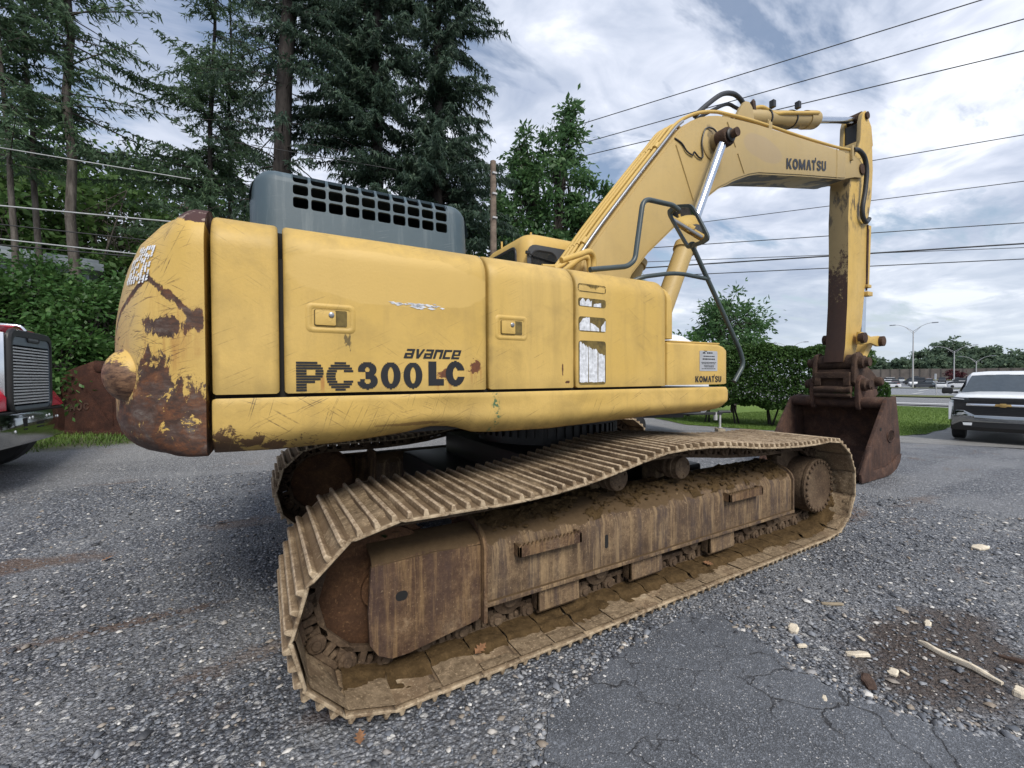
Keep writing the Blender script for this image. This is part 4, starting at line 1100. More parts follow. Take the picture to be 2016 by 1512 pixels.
for uend, r, sgn in ((uL - .12, .12, -1), (uR + .12, .13, 1)):
    rings = []
    for a in range(0, 91, 15):
        i = r * 1.3 * (1 - math.cos(rad(a))) ; u = (uL if sgn < 0 else uR) + sgn * r * math.sin(rad(a))
        rings.append([(u,) + tuple(hp(s, i)) for s in sp])
    g.loft(rings, False, False)
    g.add(rings[-1], [tuple(range(len(rings[-1])))])
HOOD = g.build("engine_hood", M["hood_plastic"], EX, smooth=50, normals=False)
g = G(hw); g.box((uL + .02, .30, 2.2), (uR - .02, .72, 2.56)); g.build("hood_dark_fill", M["black_void"], HOOD, smooth=0)  # black box stands in for the dark inside the hood
g = G(hw); g.cyl((uL + .05, .93, 2.40), (uR - .14, .93, 2.40), .058, n=20); g.build("muffler", M["muffler_rust"], HOOD, smooth=60)

# ---- cab
g = G(hw); rings = []
def cabring(z, ins, r=.13):
    u0, u1, v0, v1 = 0.0 + ins, 1.78 - ins, -1.42 + ins, -.36 - ins; out = []
    for cx, cy, a in ((u1 - r, v1 - r, 0), (u0 + r, v1 - r, 90), (u0 + r, v0 + r, 180), (u1 - r, v0 + r, 270)):
        out += [(x, y, z) for x, y in arc2(cx, cy, r, a, a + 90, 5)]
    return out
for z, i in ((1.45, 0), (2.6, 0), (2.92, .004), (3.0, .012), (3.06, .03), (3.10, .06), (3.125, .10), (3.135, .16)): rings.append(cabring(z, i))
g.loft(rings); CAB = g.build("cab", M["cab_paint"], EX, smooth=50)
g = G(hw)
g.prism([(a, -.358, b) for a, b in rrect(.03, 1.62, 2.1, 2.975, .11)], (0, .006, 0)); g.build("window_trim", M["cab_trim"], CAB, smooth=30)
g = G(hw); g.prism([(a, -.351, b) for a, b in rrect(.10, .40, 2.2, 2.90, .07)], (0, .004, 0)); g.build("side_window", M["glass_dark"], CAB, smooth=30)
g = G(hw); g.loft([[(a, -.350 + h, b) for a, b in rrect(.10 - d, .40 + d, 2.2 - d, 2.90 + d, .07 + d)] for d, h in ((.025, 0), (.02, .008), (.006, .008), (0, .003))], True, False)
g.build("window_seal", M["black_paint"], CAB, smooth=40)
g = G(hw); g.prism([(a, -.351, b) for a, b in rrect(.52, 1.55, 2.2, 2.90, .09)], (0, .004, 0)); g.build("side_window", M["glass_dark"], CAB, smooth=30)
g = G(hw); g.prism([(-.002, v, z) for v, z in rrect(-1.28, -.56, 2.3, 2.97, .07)], (-.004, 0, 0)); g.build("rear_window", M["glass_dark"], CAB, smooth=30)
g = G(hw); g.loft([[(-.006 - h, v, z) for v, z in rrect(-1.28 - d, -.56 + d, 2.3 - d, 2.97 + d, .07 + d)] for d, h in ((.03, -.004), (.025, .006), (.0, .006), (-.005, 0))], True, False)
g.build("window_seal", M["black_paint"], CAB, smooth=40)
g = G(hw); g.tube([(.02, -.33, 2.865), (.12, -.33, 2.84), (.44, -.335, 2.80)], .007, 6); g.box((-.0, -.345, 2.855), (.05, -.32, 2.885)); g.build("wiper", M["black_paint"], CAB)
g = G(hw)
for u, v in ((.06, -1.0), (.20, -.55), (1.2, -.55), (.45, -.60)): g.cyl((u, v, 3.09), (u, v, 3.175), .012, n=8)
g.build("roof_stud", M["cab_paint"], CAB)

# ---- boom
BV0, BV1 = -.10, .32
boom_prof = [(.27, 2.70), (.535, 3.035), (1.047, 3.638), (1.447, 4.095), (1.617, 4.290), (1.735, 4.392), (1.851, 4.470), (2.0, 4.552), (2.164, 4.618), (2.33, 4.668), (2.495, 4.700), (3.148, 4.791), (5.187, 4.995), (5.45, 5.022),
             (5.47, 4.60), (5.356, 4.571), (4.2, 4.358), (3.152, 4.150), (2.95, 4.085), (2.773, 4.009), (2.63, 3.945), (2.498, 3.870), (2.34, 3.79), (2.198, 3.690), (1.505, 3.145), (1.148, 2.846), (.917, 2.600), (.62, 2.10), (.55, 1.75), (.40, 1.58), (.22, 1.60), (.12, 1.75), (.10, 2.1)]
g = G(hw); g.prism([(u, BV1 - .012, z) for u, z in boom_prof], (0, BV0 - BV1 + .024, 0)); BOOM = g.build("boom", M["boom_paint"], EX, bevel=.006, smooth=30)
def inset_poly(p, d):
    n = len(p); c = []
    area = sum(p[i][0] * p[(i + 1) % n][1] - p[(i + 1) % n][0] * p[i][1] for i in range(n)); sg = 1 if area > 0 else -1
    for i in range(n):
        a, b, e = Vector(p[i - 1]), Vector(p[i]), Vector(p[(i + 1) % n])
        t1, t2 = (b - a).normalized(), (e - b).normalized(); n1, n2 = Vector((-t1.y, t1.x)) * sg, Vector((-t2.y, t2.x)) * sg
        m = (n1 + n2); m = m / max(.4, m.length_squared / 2) if m.length > 1e-6 else n1
        c.append(tuple(b + m * d))
    return c
bp = inset_poly(boom_prof, .022)
for v0, off in ((BV1 - .0115, .0115), (BV0 + .0115, -.0115)):
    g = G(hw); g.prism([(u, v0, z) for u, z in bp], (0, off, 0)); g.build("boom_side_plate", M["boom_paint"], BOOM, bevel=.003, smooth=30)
g = G(hw)                                # weld ribs on the side plate
for a, b in (((1.575, 4.115), (1.868, 3.555)), ((2.492, 4.631), (2.655, 4.37)), ((2.70, 4.30), (2.835, 4.085))):
    g.tube([(a[0], BV1 + .001, a[1]), (b[0], BV1 + .001, b[1])], .011, 6)
g.tube([(5.17, BV1, 4.985), (5.18, BV1, 4.55)], .009, 6)
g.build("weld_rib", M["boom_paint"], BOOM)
nose = [(5.44, 5.012), (5.62, 5.045), (5.80, 5.055), (5.95, 5.035), (6.07, 4.98), (6.125, 4.90), (6.11, 4.81), (6.03, 4.75), (5.80, 4.71), (5.44, 4.60)]
for v0, w in ((.30, -.055), (-.08, .055)):
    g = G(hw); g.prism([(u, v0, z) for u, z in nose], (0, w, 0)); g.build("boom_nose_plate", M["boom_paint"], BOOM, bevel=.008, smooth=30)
g = G(hw); g.lathe([(0, -.44), (.055, -.44), (.055, 0), (.085, 0), (.085, .022), (.06, .03), (0, .03)], (6.02, .30, 4.885), (0, 1, 0), 20); g.build("arm_pin", M["coupler_rust"], BOOM, smooth=40)
g = G(hw); g.lathe([(.20, 0), (.20, .010), (.185, .018), (.10, .03), (.09, .10), (0, .10)], (2.215, BV1, 4.285), (0, 1, 0), 30); g.build("pin_boss", M["boom_paint"], BOOM, smooth=40)
letters("KOMATSU", LOGO, bilin(hw(3.785, .3262, 4.362), hw(4.845, .3262, 4.576), hw(3.785, .3262, 4.508), hw(4.845, .3262, 4.722)), 1, 0.10).build("maker_lettering", M["print_black"], BOOM, smooth=0, normals=False, label="black word KOMATSU on the boom")
# hydraulic pipes along the back of the boom
def along(d, v, i0=0, i1=11):
    P = boom_prof[i0:i1]; out = []
    for k, (u, z) in enumerate(P):
        a, b = P[max(k - 1, 0)], P[min(k + 1, len(P) - 1)]; t = Vector((b[0] - a[0], b[1] - a[1])).normalized()
        out.append((u - t.y * d, v, z + t.x * d))
    return out
for k, v in enumerate((.275, .205, .135, .065)):
    P = along(.072 + .004 * k, v, 0, 5) if k else along(.060, v, 0, 11)
    if k:
        e = Vector(P[-1]); P += [tuple(e + Vector((.12, -.0, .075))), tuple(e + Vector((.24, 0, .07)))]
    else:
        P += [(3.148, v, 4.848), (4.2, v, 4.945), (5.187, v, 5.052), (5.60, v + .02, 5.10), (5.72, v + .045, 5.095)]
    st = [(P[0][0] - .10, v, P[0][2] - .12)] + P
    if k == 1: st = [(-.02, v + .03, 2.56)] + st
    if k == 2: st = [(-.10, v + .0, 2.60)] + st
    g = G(hw); g.tube(smooth_path(st, 4), .020, 10); g.build("hydraulic_pipe", M["pipe_paint"], BOOM, smooth=60)
g = G(hw); g.tube(smooth_path(along(.04, .305, 0, 6), 4), .016, 8); g.build("hydraulic_pipe", M["steel_grey"], BOOM, smooth=60, label="bare metal grease pipe along the boom edge")
for i, f in ((0, .35), (2, .80)):        # pipe clamps
    a, b = Vector(boom_prof[i]), Vector(boom_prof[i + 1]); c = a.lerp(b, f); t = (b - a).normalized(); n = Vector((-t.y, t.x))
    for v in (.275, .205, .135, .065):
        g = G(hw); q = c + n * .072
        g.lathe([(.0, -.035), (.031, -.035), (.031, .035), (0, .035)], (q.x, v, q.y), (t.x, 0, t.y), 10)
        g.obox((q.x - n.x * .03, v, q.y - n.y * .03), (t.x * .02, 0, t.y * .02), (0, .03, 0), (n.x * .02, 0, n.y * .02))
        g.build("pipe_clamp", M["pipe_paint"], BOOM, smooth=50)
g = G(hw); g.box((3.42, .235, 4.80), (3.50, .295, 4.93)); g.box((3.43, .25, 4.93), (3.455, .28, 4.965)); g.box((3.47, .25, 4.93), (3.49, .28, 4.965)); g.build("pipe_clamp", M["boom_paint"], BOOM, bevel=.006)
g = G(hw); g.box((5.62, .29, 4.93), (5.665, .34, 5.16)); g.build("hose_bracket", M["boom_paint"], BOOM, bevel=.006)
# hoses looping out of the house to the foot of the boom
for k, P in enumerate(([(-.22, .62, 2.52), (-.02, .60, 2.60), (.14, .56, 2.66), (.22, .52, 2.60), (.20, .52, 2.40), (.18, .52, 2.15)],
                       [(-.26, .50, 2.36), (-.05, .46, 2.50), (.12, .42, 2.62), (.24, .40, 2.66), (.27, .40, 2.55), (.22, .42, 2.15)],
                       [(-.22, .40, 2.28), (-.02, .36, 2.44), (.12, .33, 2.58), (.22, .27, 2.68)],
                       [(-.14, .32, 2.24), (.02, .28, 2.42), (.18, .20, 2.63)])):
    g = G(hw); g.tube(smooth_path(P, 5), .027 if k < 2 else .022, 10); g.build("boom_hose", M["pipe_paint"], EX, smooth=60)
# boom cylinders
def cylinder(v, name):
    a, b = Vector((1.02, v, 1.85)), Vector((2.225, v, 4.29)); ax = (b - a).normalized(); mid = a + ax * 1.235
    g = G(hw); g.lathe([(0, 0), (.10, 0), (.10, 1.16), (.118, 1.16), (.118, 1.235), (.085, 1.25), (0, 1.25)], a, ax, 24)
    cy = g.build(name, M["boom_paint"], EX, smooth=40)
    g = G(hw); L = (b - mid).length; g.lathe([(0, 0), (.052, 0), (.052, L - .10), (.06, L - .02), (0, L)], mid, ax, 20); g.build("piston_rod", M["rod_chrome"], cy, smooth=40)
    g = G(hw); s_ = 1 if v > 0 else -1
    g.lathe([(0, -.07), (.098, -.07), (.105, -.05), (.105, .05), (.098, .07), (0, .07)], b, (0, 1, 0), 24)
    g.lathe([(0, 0), (.05, 0), (.05, .42), (0, .42)], b - Vector((0, .25 if s_ > 0 else .17, 0)), (0, 1, 0), 20)
    g.build("rod_eye", M["coupler_rust"], cy, smooth=40)
    g = G(hw); g.lathe([(0, 0), (.07, 0), (.075, .02), (.05, .035), (0, .035)], b + Vector((0, .075 * s_, 0)), (0, s_, 0), 16); g.build("pin_cap", M["black_paint"], cy, smooth=40)
cylinder(.46, "boom_cylinder"); cylinder(-.24, "boom_cylinder")
# grease line wandering over the side plate
g = G(hw); g.tube(smooth_path([(1.55, .325, 4.18), (1.66, .33, 4.15), (1.74, .335, 4.08), (1.84, .335, 4.06), (1.86, .34, 4.10), (1.95, .335, 4.06), (2.02, .335, 4.09), (2.00, .335, 4.25), (2.06, .34, 4.42), (2.16, .37, 4.43), (2.2, .40, 4.36)], 4), .009, 6); g.build("grease_line", M["black_paint"], BOOM)
# arm cylinder on top of the boom
a, b = Vector((3.02, .11, 4.93)), Vector((6.27, .11, 5.845)); ax = (b - a).normalized(); LL = (b - a).length
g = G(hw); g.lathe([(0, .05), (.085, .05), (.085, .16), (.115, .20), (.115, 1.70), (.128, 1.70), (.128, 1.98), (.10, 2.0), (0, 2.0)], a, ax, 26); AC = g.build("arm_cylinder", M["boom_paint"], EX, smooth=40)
g = G(hw); g.lathe([(0, 2.0), (.05, 2.0), (.05, LL - .10), (0, LL - .1)], a, ax, 20); g.build("piston_rod", M["rod_chrome"], AC, smooth=40)
g = G(hw); g.lathe([(0, -.10), (.10, -.10), (.10, .10), (0, .10)], b, (0, 1, 0), 20); g.build("rod_eye", M["coupler_rust"], AC, smooth=40)
for v0 in (.215, -.045):
    g = G(hw); g.prism([(u, v0, z) for u, z in ((2.72, 4.73), (2.86, 4.96), (2.95, 5.06), (3.03, 5.075), (3.10, 5.03), (3.13, 4.94), (3.16, 4.79))], (0, .05, 0)); g.build("cylinder_bracket", M["boom_paint"], BOOM, bevel=.008)
g = G(hw); g.lathe([(0, -.02), (.05, -.02), (.05, .30), (0, .30)], (3.02, -.05, 4.945), (0, 1, 0), 16); g.build("bracket_pin", M["coupler_rust"], BOOM, smooth=40)
for P, r in (([(2.05, .20, 4.64), (2.30, .19, 4.86), (2.62, .16, 5.10), (2.88, .14, 5.20), (3.05, .13, 5.19), (3.16, .13, 5.12), (3.24, .13, 5.10)], .03), ([(2.2, .10, 4.69), (2.45, .08, 4.86), (2.85, .06, 5.10), (3.05, .06, 5.12), (3.2, .09, 5.08)], .022)):
    g = G(hw); g.tube(smooth_path(P, 6), r, 10); g.build("cylinder_hose", M["hose_black"], AC, smooth=60)
g = G(hw); g.tube(smooth_path([(3.24, .13, 5.10), (3.48, .16, 5.20), (3.72, .20, 5.16), (3.95, .23, 5.22), (4.8, .235, 5.47)], 5), .026, 10); g.build("cylinder_pipe", M["pipe_paint"], AC, smooth=60)
g = G(hw)
q = a + ax * .27; g.obox((q.x, .13, q.z + .10), (.03, 0, .01), (0, .06, 0), (-.02, 0, .10)); g.cyl((q.x, .13, q.z + .2), (q.x + .06, .13, q.z + .26), .02, n=8)
g.build("hose_block", M["coupler_rust"], AC, bevel=.004)
for d in (.62, 1.28):
    q = a + ax * d; g = G(hw); R_ = .121
    g.lathe([(R_, -.012), (R_ + .006, -.012), (R_ + .006, .012), (R_, .012)], q, ax, 24); g.box((q.x - .03, .20, q.z + .10), (q.x + .03, .26, q.z + .19)); g.build("pipe_band", M["black_paint"], AC, smooth=40)

# ---- arm
arm_prof = [(5.575, 1.74), (5.64, 2.0), (5.70, 2.66), (5.725, 3.48), (5.71, 4.05), (5.73, 4.30), (5.745, 4.62), (5.82, 4.98), (6.02, 5.28), (6.08, 5.40), (6.10, 5.72), (6.16, 5.86), (6.25, 5.93), (6.33, 5.90), (6.38, 5.80), (6.47, 5.72), (6.53, 5.42), (6.56, 5.02), (6.52, 4.55), (6.42, 4.2), (6.31, 3.05), (6.20, 2.36), (6.02, 1.95), (5.90, 1.74)]
g = G(hw); g.prism([(u, .25, z) for u, z in arm_prof if z < 5.45], (0, -.28, 0)); ARM = g.build("arm", M["arm_paint"], EX, bevel=.006, smooth=30)
top = [(5.82, 4.98), (6.02, 5.28), (6.08, 5.40), (6.10, 5.72), (6.16, 5.86), (6.25, 5.93), (6.33, 5.90), (6.38, 5.80), (6.47, 5.72), (6.53, 5.42), (6.3, 5.2)]
for v0, w in ((.262, -.06), (-.042, .06)):
    g = G(hw); g.prism([(u, v0, z) for u, z in top], (0, w, 0)); g.build("arm_top_plate", M["arm_paint"], ARM, bevel=.008)
g = G(hw); g.lathe([(0, 0), (.055, 0), (.06, .03), (0, .03)], (6.27, .262, 5.845), (0, 1, 0), 16); g.lathe([(0, 0), (.05, 0), (.05, .3), (0, .3)], (6.27, -.05, 5.845), (0, 1, 0), 14); g.build("top_pin", M["coupler_rust"], ARM, smooth=40)
g = G(hw); g.box((6.13, .02, 5.42), (6.15, .20, 5.72)); g.build("arm_pocket", M["black_paint"], ARM)
for P in ([(5.69, .32, 5.11), (5.84, .335, 5.13), (6.02, .34, 5.06), (6.10, .34, 4.86), (6.08, .33, 4.55), (6.02, .32, 4.27), (6.06, .31, 4.12), (6.20, .30, 4.06), (6.33, .29, 4.14)],):
    g = G(hw); g.tube(smooth_path(P, 6), .034, 10); g.build("arm_hose", M["hose_black"], ARM, smooth=60)
g = G(hw); g.tube([(6.36, .26, 4.05), (6.34, .26, 3.1), (6.33, .26, 2.95)], .014, 8); g.tube([(6.43, .24, 4.0), (6.40, .24, 3.0)], .014, 8); g.build("arm_pipe", M["bucket_rust"], ARM, smooth=60)
g = G(hw); g.lathe([(0, 0), (.095, 0), (.095, 1.05), (.075, 1.07), (0, 1.07)], (6.62, .11, 4.10), (-.06, 0, -1), 20); BC = g.build("bucket_cylinder", M["arm_paint"], EX, smooth=40)
g = G(hw); g.lathe([(0, 1.07), (.055, 1.07), (.055, 2.0), (0, 2.0)], (6.62, .11, 4.10), (-.04, 0, -1), 18); g.build("piston_rod", M["rod_chrome"], BC, smooth=40)
g = G(hw); g.box((6.28, .20, 2.86), (6.46, .30, 2.93)); g.box((6.30, .20, 3.0), (6.44, .29, 3.05)); g.build("pipe_block", M["link_paint"], ARM, bevel=.006)
# links between arm and coupler
PA, PB, PC_ = Vector((5.93, .11, 2.13)), Vector((6.60, .11, 2.10)), Vector((6.10, .11, 1.52))
for v0 in (.30, -.13):
    g = G(hw); d = (PB - PA).normalized(); n = Vector((-d.z, 0, d.x))
    poly = [PA + n * .10 - d * .05, PA + n * .10 + d * .08, (PA + PB) / 2 + n * .05, PB + n * .09 - d * .05, PB + n * .08 + d * .07, PB - n * .08 + d * .07, PB - n * .09 - d * .05, (PA + PB) / 2 - n * .055, PA - n * .10 + d * .08, PA - n * .10 - d * .06]
    g.prism([(p.x, v0, p.z) for p in poly], (0, .055, 0)); lk = g.build("link_arm", M["link_paint"], EX, bevel=.012)
    for q in (PA, PB):
        g = G(hw); s_ = 1 if v0 > 0 else -1; g.lathe([(0, -.03), (.085, -.03), (.085, .05), (.06, .06), (0, .06)], (q.x, v0 + .0275 + s_ * .03, q.z), (0, s_, 0), 18); g.build("link_pin", M["coupler_rust"], lk, smooth=40)
g = G(hw); d = (PC_ - PB).normalized(); n = Vector((-d.z, 0, d.x))
g.prism([(p.x, .23, p.z) for p in (PB + n * .09, PB - n * .09, PB.lerp(PC_, .5) - n * .055, PC_ - n * .10, PC_ + n * .10, PB.lerp(PC_, .5) + n * .055)], (0, -.24, 0)); g.build("bucket_link", M["link_paint"], EX, bevel=.012)
# quick coupler
CP = (5.70, .11, 1.70)
g = G(hw)
g.lathe([(0, -.24), (.125, -.24), (.125, .24), (0, .24)], (5.735, .11, 1.735), (0, 1, 0), 24)
QC = g.build("quick_coupler", M["coupler_rust"], EX, smooth=40)
for v0 in (.36, -.19):
    g = G(hw); g.prism([(u, v0, z) for u, z in ((5.60, 1.86), (5.74, 1.90), (5.86, 1.84), (5.90, 1.70), (6.10, 1.62), (6.33, 1.50), (6.40, 1.40), (6.36, 1.30), (6.20, 1.22), (5.95, 1.26), (5.70, 1.30), (5.55, 1.42), (5.56, 1.65))], (0, .055, 0)); g.build("coupler_plate", M["coupler_rust"], QC, bevel=.012)
    g = G(hw); s_ = 1 if v0 > 0 else -1
    g.lathe([(0, 0), (.10, 0), (.10, .06), (.07, .08), (.07, .13), (0, .13)], (5.735, v0 + (.055 if s_ > 0 else 0), 1.735), (0, s_, 0), 20)
    g.build("coupler_pin", M["coupler_rust"], QC, smooth=40); g = G(hw)
    g.lathe([(0, 0), (.075, 0), (.075, .06), (.05, .09), (0, .09)], (6.30, v0 + (.055 if s_ > 0 else 0), 1.42), (0, s_, 0), 18); g.build("coupler_pin", M["coupler_rust"], QC, smooth=40)
g = G(hw); g.box((5.52, -.14, 1.48), (5.60, .36, 1.58)); g.box((5.52, -.14, 1.36), (5.58, -.05, 1.5)); g.box((5.52, .27, 1.36), (5.58, .36, 1.5)); g.box((5.60, -.14, 1.28), (5.66, .36, 1.62)); g.build("coupler_frame", M["coupler_rust"], QC, bevel=.012)
for z_, r in ((1.30, .055), (1.205, .035)):
    g = G(hw); g.cyl((5.56, -.15, z_), (5.56, .37, z_), r, n=16); g.build("coupler_bar", M["coupler_rust"], QC, smooth=40)

# ---- bucket
BR, BL = .78, -.60
side = [(5.66, 1.15), (5.98, 1.20), (6.06, .90), (6.12, .62), (6.17, .36), (6.13, .20), (6.00, .09), (5.80, .02), (5.50, .0), (5.15, .0), (4.86, .015), (4.83, .13), (5.16, .54), (5.42, .86)]
back = [(5.70, 1.13), (5.98, 1.18), (6.06, .90), (6.12, .62), (6.165, .36), (6.125, .20), (6.00, .09), (5.80, .02), (5.50, .0), (5.15, .0), (4.86, .015)]
inn = [(5.70, 1.09), (5.94, 1.12), (6.015, .89), (6.07, .62), (6.115, .36), (6.08, .23), (5.97, .135), (5.79, .065), (5.50, .045), (5.15, .045), (4.86, .05)]
g = G(hw); n = len(back)
ring_ = back + inn[::-1]
g.loft([[(u, v, z) for u, z in ring_] for v in (BL + .04, .1, BR - .04)]); BK = g.build("bucket", M["bucket_rust"], EX, smooth=40)
for v0, w in ((BR, -.045), (BL, .045)):
    g = G(hw); g.prism([(u, v0, z) for u, z in side], (0, w, 0)); sp_ = g.build("bucket_side", M["bucket_rust"], BK, bevel=.008)
    s_ = 1 if w < 0 else -1
    g = G(hw)                            # wear plate along the lower edge and cutting edge
    lowp = [(6.15, .30), (6.10, .18), (5.98, .08), (5.78, .015), (5.50, -.003), (5.15, -.003), (5.02, .0), (5.06, .13), (5.30, .14), (5.60, .15), (5.85, .20), (6.0, .28)]
    g.prism([(u, v0, z) for u, z in lowp], (0, .02 * s_, 0)); g.build("wear_plate", M["bucket_rust"], BK, bevel=.006)
    g = G(hw); g.prism([(u, v0, z) for u, z in ((4.80, .0), (4.78, .12), (4.93, .33), (5.02, .50), (5.10, .50), (5.08, .33), (5.12, .16), (5.08, .0))], (0, .035 * s_, 0)); g.build("side_cutter", M["bucket_rust"], BK, bevel=.008)
g = G(hw); g.cyl((5.72, BL + .045, 1.09), (5.72, BR - .045, 1.09), .085, n=24); g.build("torsion_tube", M["bucket_rust"], BK, smooth=50)
for v0 in (.40, -.24):
    g = G(hw); g.prism([(u, v0, z) for u, z in ((5.60, 1.06), (5.57, 1.25), (5.60, 1.45), (5.68, 1.53), (5.80, 1.50), (5.88, 1.38), (6.05, 1.30), (6.20, 1.30), (6.27, 1.22), (6.0, 1.10), (5.72, .98), (5.63, .98))], (0, .06, 0)); ea = g.build("bucket_ear", M["bucket_rust"], BK, bevel=.012)
    s_ = 1 if v0 > 0 else -1
    g = G(hw); g.lathe([(0, 0), (.10, 0), (.10, .05), (.075, .07), (.075, .11), (0, .11)], (5.72, v0 + (.06 if s_ > 0 else 0), 1.38), (0, s_, 0), 20); g.box((5.70, v0 + .1, 1.30), (5.73, v0 + .19, 1.34)); g.build("ear_boss", M["coupler_rust"], BK, smooth=40)
for k in range(5):
    v = BL + .12 + (BR - BL - .24) * k / 4
    g = G(hw); g.loft([[(u, v + sx * w_, z) for sx, z in ((-1, z0), (1, z0), (1, z1), (-1, z1))] for u, w_, z0, z1 in ((5.02, .065, -.002, .085), (4.80, .055, .0, .08), (4.64, .035, .02, .05))]); g.build("bucket_tooth", M["coupler_rust"], BK, bevel=.006)
# cast oval badge on the side of the bucket
g = G(hw); cxb, czb = 5.80, .60
ov = lambda rx, rz, h: [(cxb + rx * math.cos(2 * PI * k / 28), BR + h, czb + rz * math.sin(2 * PI * k / 28)) for k in range(28)]
g.loft([ov(.135, .105, 0), ov(.13, .10, .012), ov(.112, .083, .012), ov(.107, .078, .004)], True, False); g.loft([ov(.107, .078, .004), ov(.02, .02, .004)], True, True); g.build("cast_badge", M["bucket_rust"], BK, smooth=40)
letters("OSU", LOGO, bilin(hw(cxb - .085, BR + .009, czb - .035), hw(cxb + .085, BR + .009, czb - .035), hw(cxb - .085, BR + .009, czb + .035), hw(cxb + .085, BR + .009, czb + .035)), 1, .12, rows=18).build("badge_relief", M["coupler_rust"], BK, smooth=0, normals=False)
g = G(hw); g.lathe([(.0, 0), (.028, 0), (.028, .004), (0, .004)], (5.46, BR, .72), (0, 1, 0), 16); g.build("bolt_hole", M["black_void"], BK)

# ---- hand rail and mirror
g = G(hw); g.tube(round_path([(-.47, 1.30, 2.26), (-.12, 1.30, 2.325), (-.045, 1.30, 2.38), (.04, 1.30, 2.85), (.36, 1.30, 2.862), (.42, 1.31, 2.83)], .075, 6), .019, 10); RAIL = g.build("hand_rail", M["rail_paint"], EX, smooth=60)
g = G(hw); g.tube(round_path([(.56, 1.31, 2.60), (1.19, 1.33, 1.735), (1.235, 1.33, 1.62), (1.10, 1.33, 1.47)], .12, 6), .019, 10); g.build("hand_rail", M["rail_paint"], EX, smooth=60)
g = G(hw); g.tube(round_path([(-.05, 1.22, 2.22), (.06, 1.27, 2.275), (.40, 1.30, 2.34), (.78, 1.315, 2.325)], .12, 5), .017, 8); g.build("hand_rail", M["rail_paint"], EX, smooth=60)
mc = Vector((.555, 1.30, 2.725)); mn = Vector((-.92, -.36, -.16)).normalized()
mu = Vector((0, 0, 1)) - mn * mn.z; mu.normalize(); ms = mu.cross(mn)
def mirror_outline(k):
    raw = [(-.115, .105), (-.07, .155), (.06, .16), (.095, .13), (.125, -.10), (.10, -.145), (-.02, -.165), (-.05, -.15)]
    return raw
def mplane(pts, h): return [mc + ms * a + mu * b + mn * h for a, b in pts]
hv_dir = Vector((.78, -.61, .40)).normalized()
raw = []
for (a, b, c_) in ((.324, 2.811, 0), (.40, 2.866, 0), (.575, 2.905, 0), (.62, 2.885, 0), (.795, 2.70, 0), (.79, 2.66, 0), (.73, 2.623, 0), (.56, 2.56, 0), (.53, 2.565, 0), (.33, 2.77, 0)):
    p0 = Vector((CAM.x * CS + CAM.y * SS, CAM.x * SS - CAM.y * CS, CAM.z)); d = Vector((a, 1.3, b)) - p0
    t = (mc - p0).dot(mn) / d.dot(mn); raw.append(p0 + d * t)
cen = sum(raw, Vector()) / len(raw)
def mout(k, h):
    out = [cen + (p - cen) * k + mn * h for p in raw]
    res = []
    n_ = len(out)
    for i in range(n_):
        a, b, c_ = out[i - 1], out[i], out[(i + 1) % n_]
        res += [b.lerp(a, .3), b.lerp(a, .12).lerp(b.lerp(c_, .12), .5), b.lerp(c_, .3)]
    return res
g = G(hw); g.loft([mout(.90, -.022), mout(.985, -.012), mout(1.06, 0.0), mout(1.06, .012), mout(.88, .014), mout(.86, .002)], True, False); g.loft([mout(.90, -.022), mout(.2, -.026)], True, True)
MR = g.build("mirror", M["rail_paint"], EX, smooth=50)
g = G(hw); g.add(mout(.88, .003), [tuple(range(len(raw) * 3))]); g.build("mirror_glass", M["mirror_glass"], MR, smooth=0)

# ================================================================== UNDERCARRIAGE
TW, TY0 = .84, -1.275                    # shoe width, centre line of the near track
loop = [(x, .045) for x in np.linspace(-1.9, 2.0, 40)]
loop += arc2(2.06, .478, .433, -90, 84, 24)
loop += [(2.0, .912), (1.67, .904), (1.2, .925), (.9, .948), (.55, .988), (.29, 1.012), (.0, 1.018), (-.258, 1.008), (-.485, .962), (-.733, .915), (-.92, .889), (-1.15, .872), (-1.344, .865), (-1.6, .866), (-1.77, .870)]
loop += arc2(-1.945, .458, .415, 88, 268, 24)
LP = [Vector((a, b)) for a, b in loop]; LP.append(LP[0])
cum = [0.0]
for a, b in zip(LP, LP[1:]): cum.append(cum[-1] + (b - a).length)
NS = round(cum[-1] / .2165)
def at_len(s):
    s %= cum[-1]; k = int(np.searchsorted(cum, s, 'right')) - 1; k = min(k, len(LP) - 2)
    return LP[k].lerp(LP[k + 1], (s - cum[k]) / (cum[k + 1] - cum[k]))
start = (-1.95 + .216 * 1) - LP[0].x      # joint seen at x = -1.734
knots = [at_len(start + cum[-1] * k / NS) for k in range(NS)]
def shoe_frames(yc, flip):
    out = []
    for k in range(NS):
        a, b = knots[k], knots[(k + 1) % NS]; c = (a + b) / 2; t = (b - a).normalized()
        X = Vector((t.x, 0, t.y)); Z = Vector((t.y, 0, -t.x)); Y = Z.cross(X)
        if flip: pass
        out.append(Matrix(((X.x, Y.x, Z.x, c.x), (X.y, Y.y, Z.y, yc), (X.z, Y.z, Z.z, c.y), (0, 0, 0, 1))))
    return out
sg = G(); h = .1083
sec = [(-h - .012, .004), (-h, .0), (h - .02, .0), (h + .006, .008), (h + .010, .016), (h - .015, .014), (-h - .012, .016)]
sg.prism([(x, -TW / 2, z) for x, z in sec], (0, TW, 0))
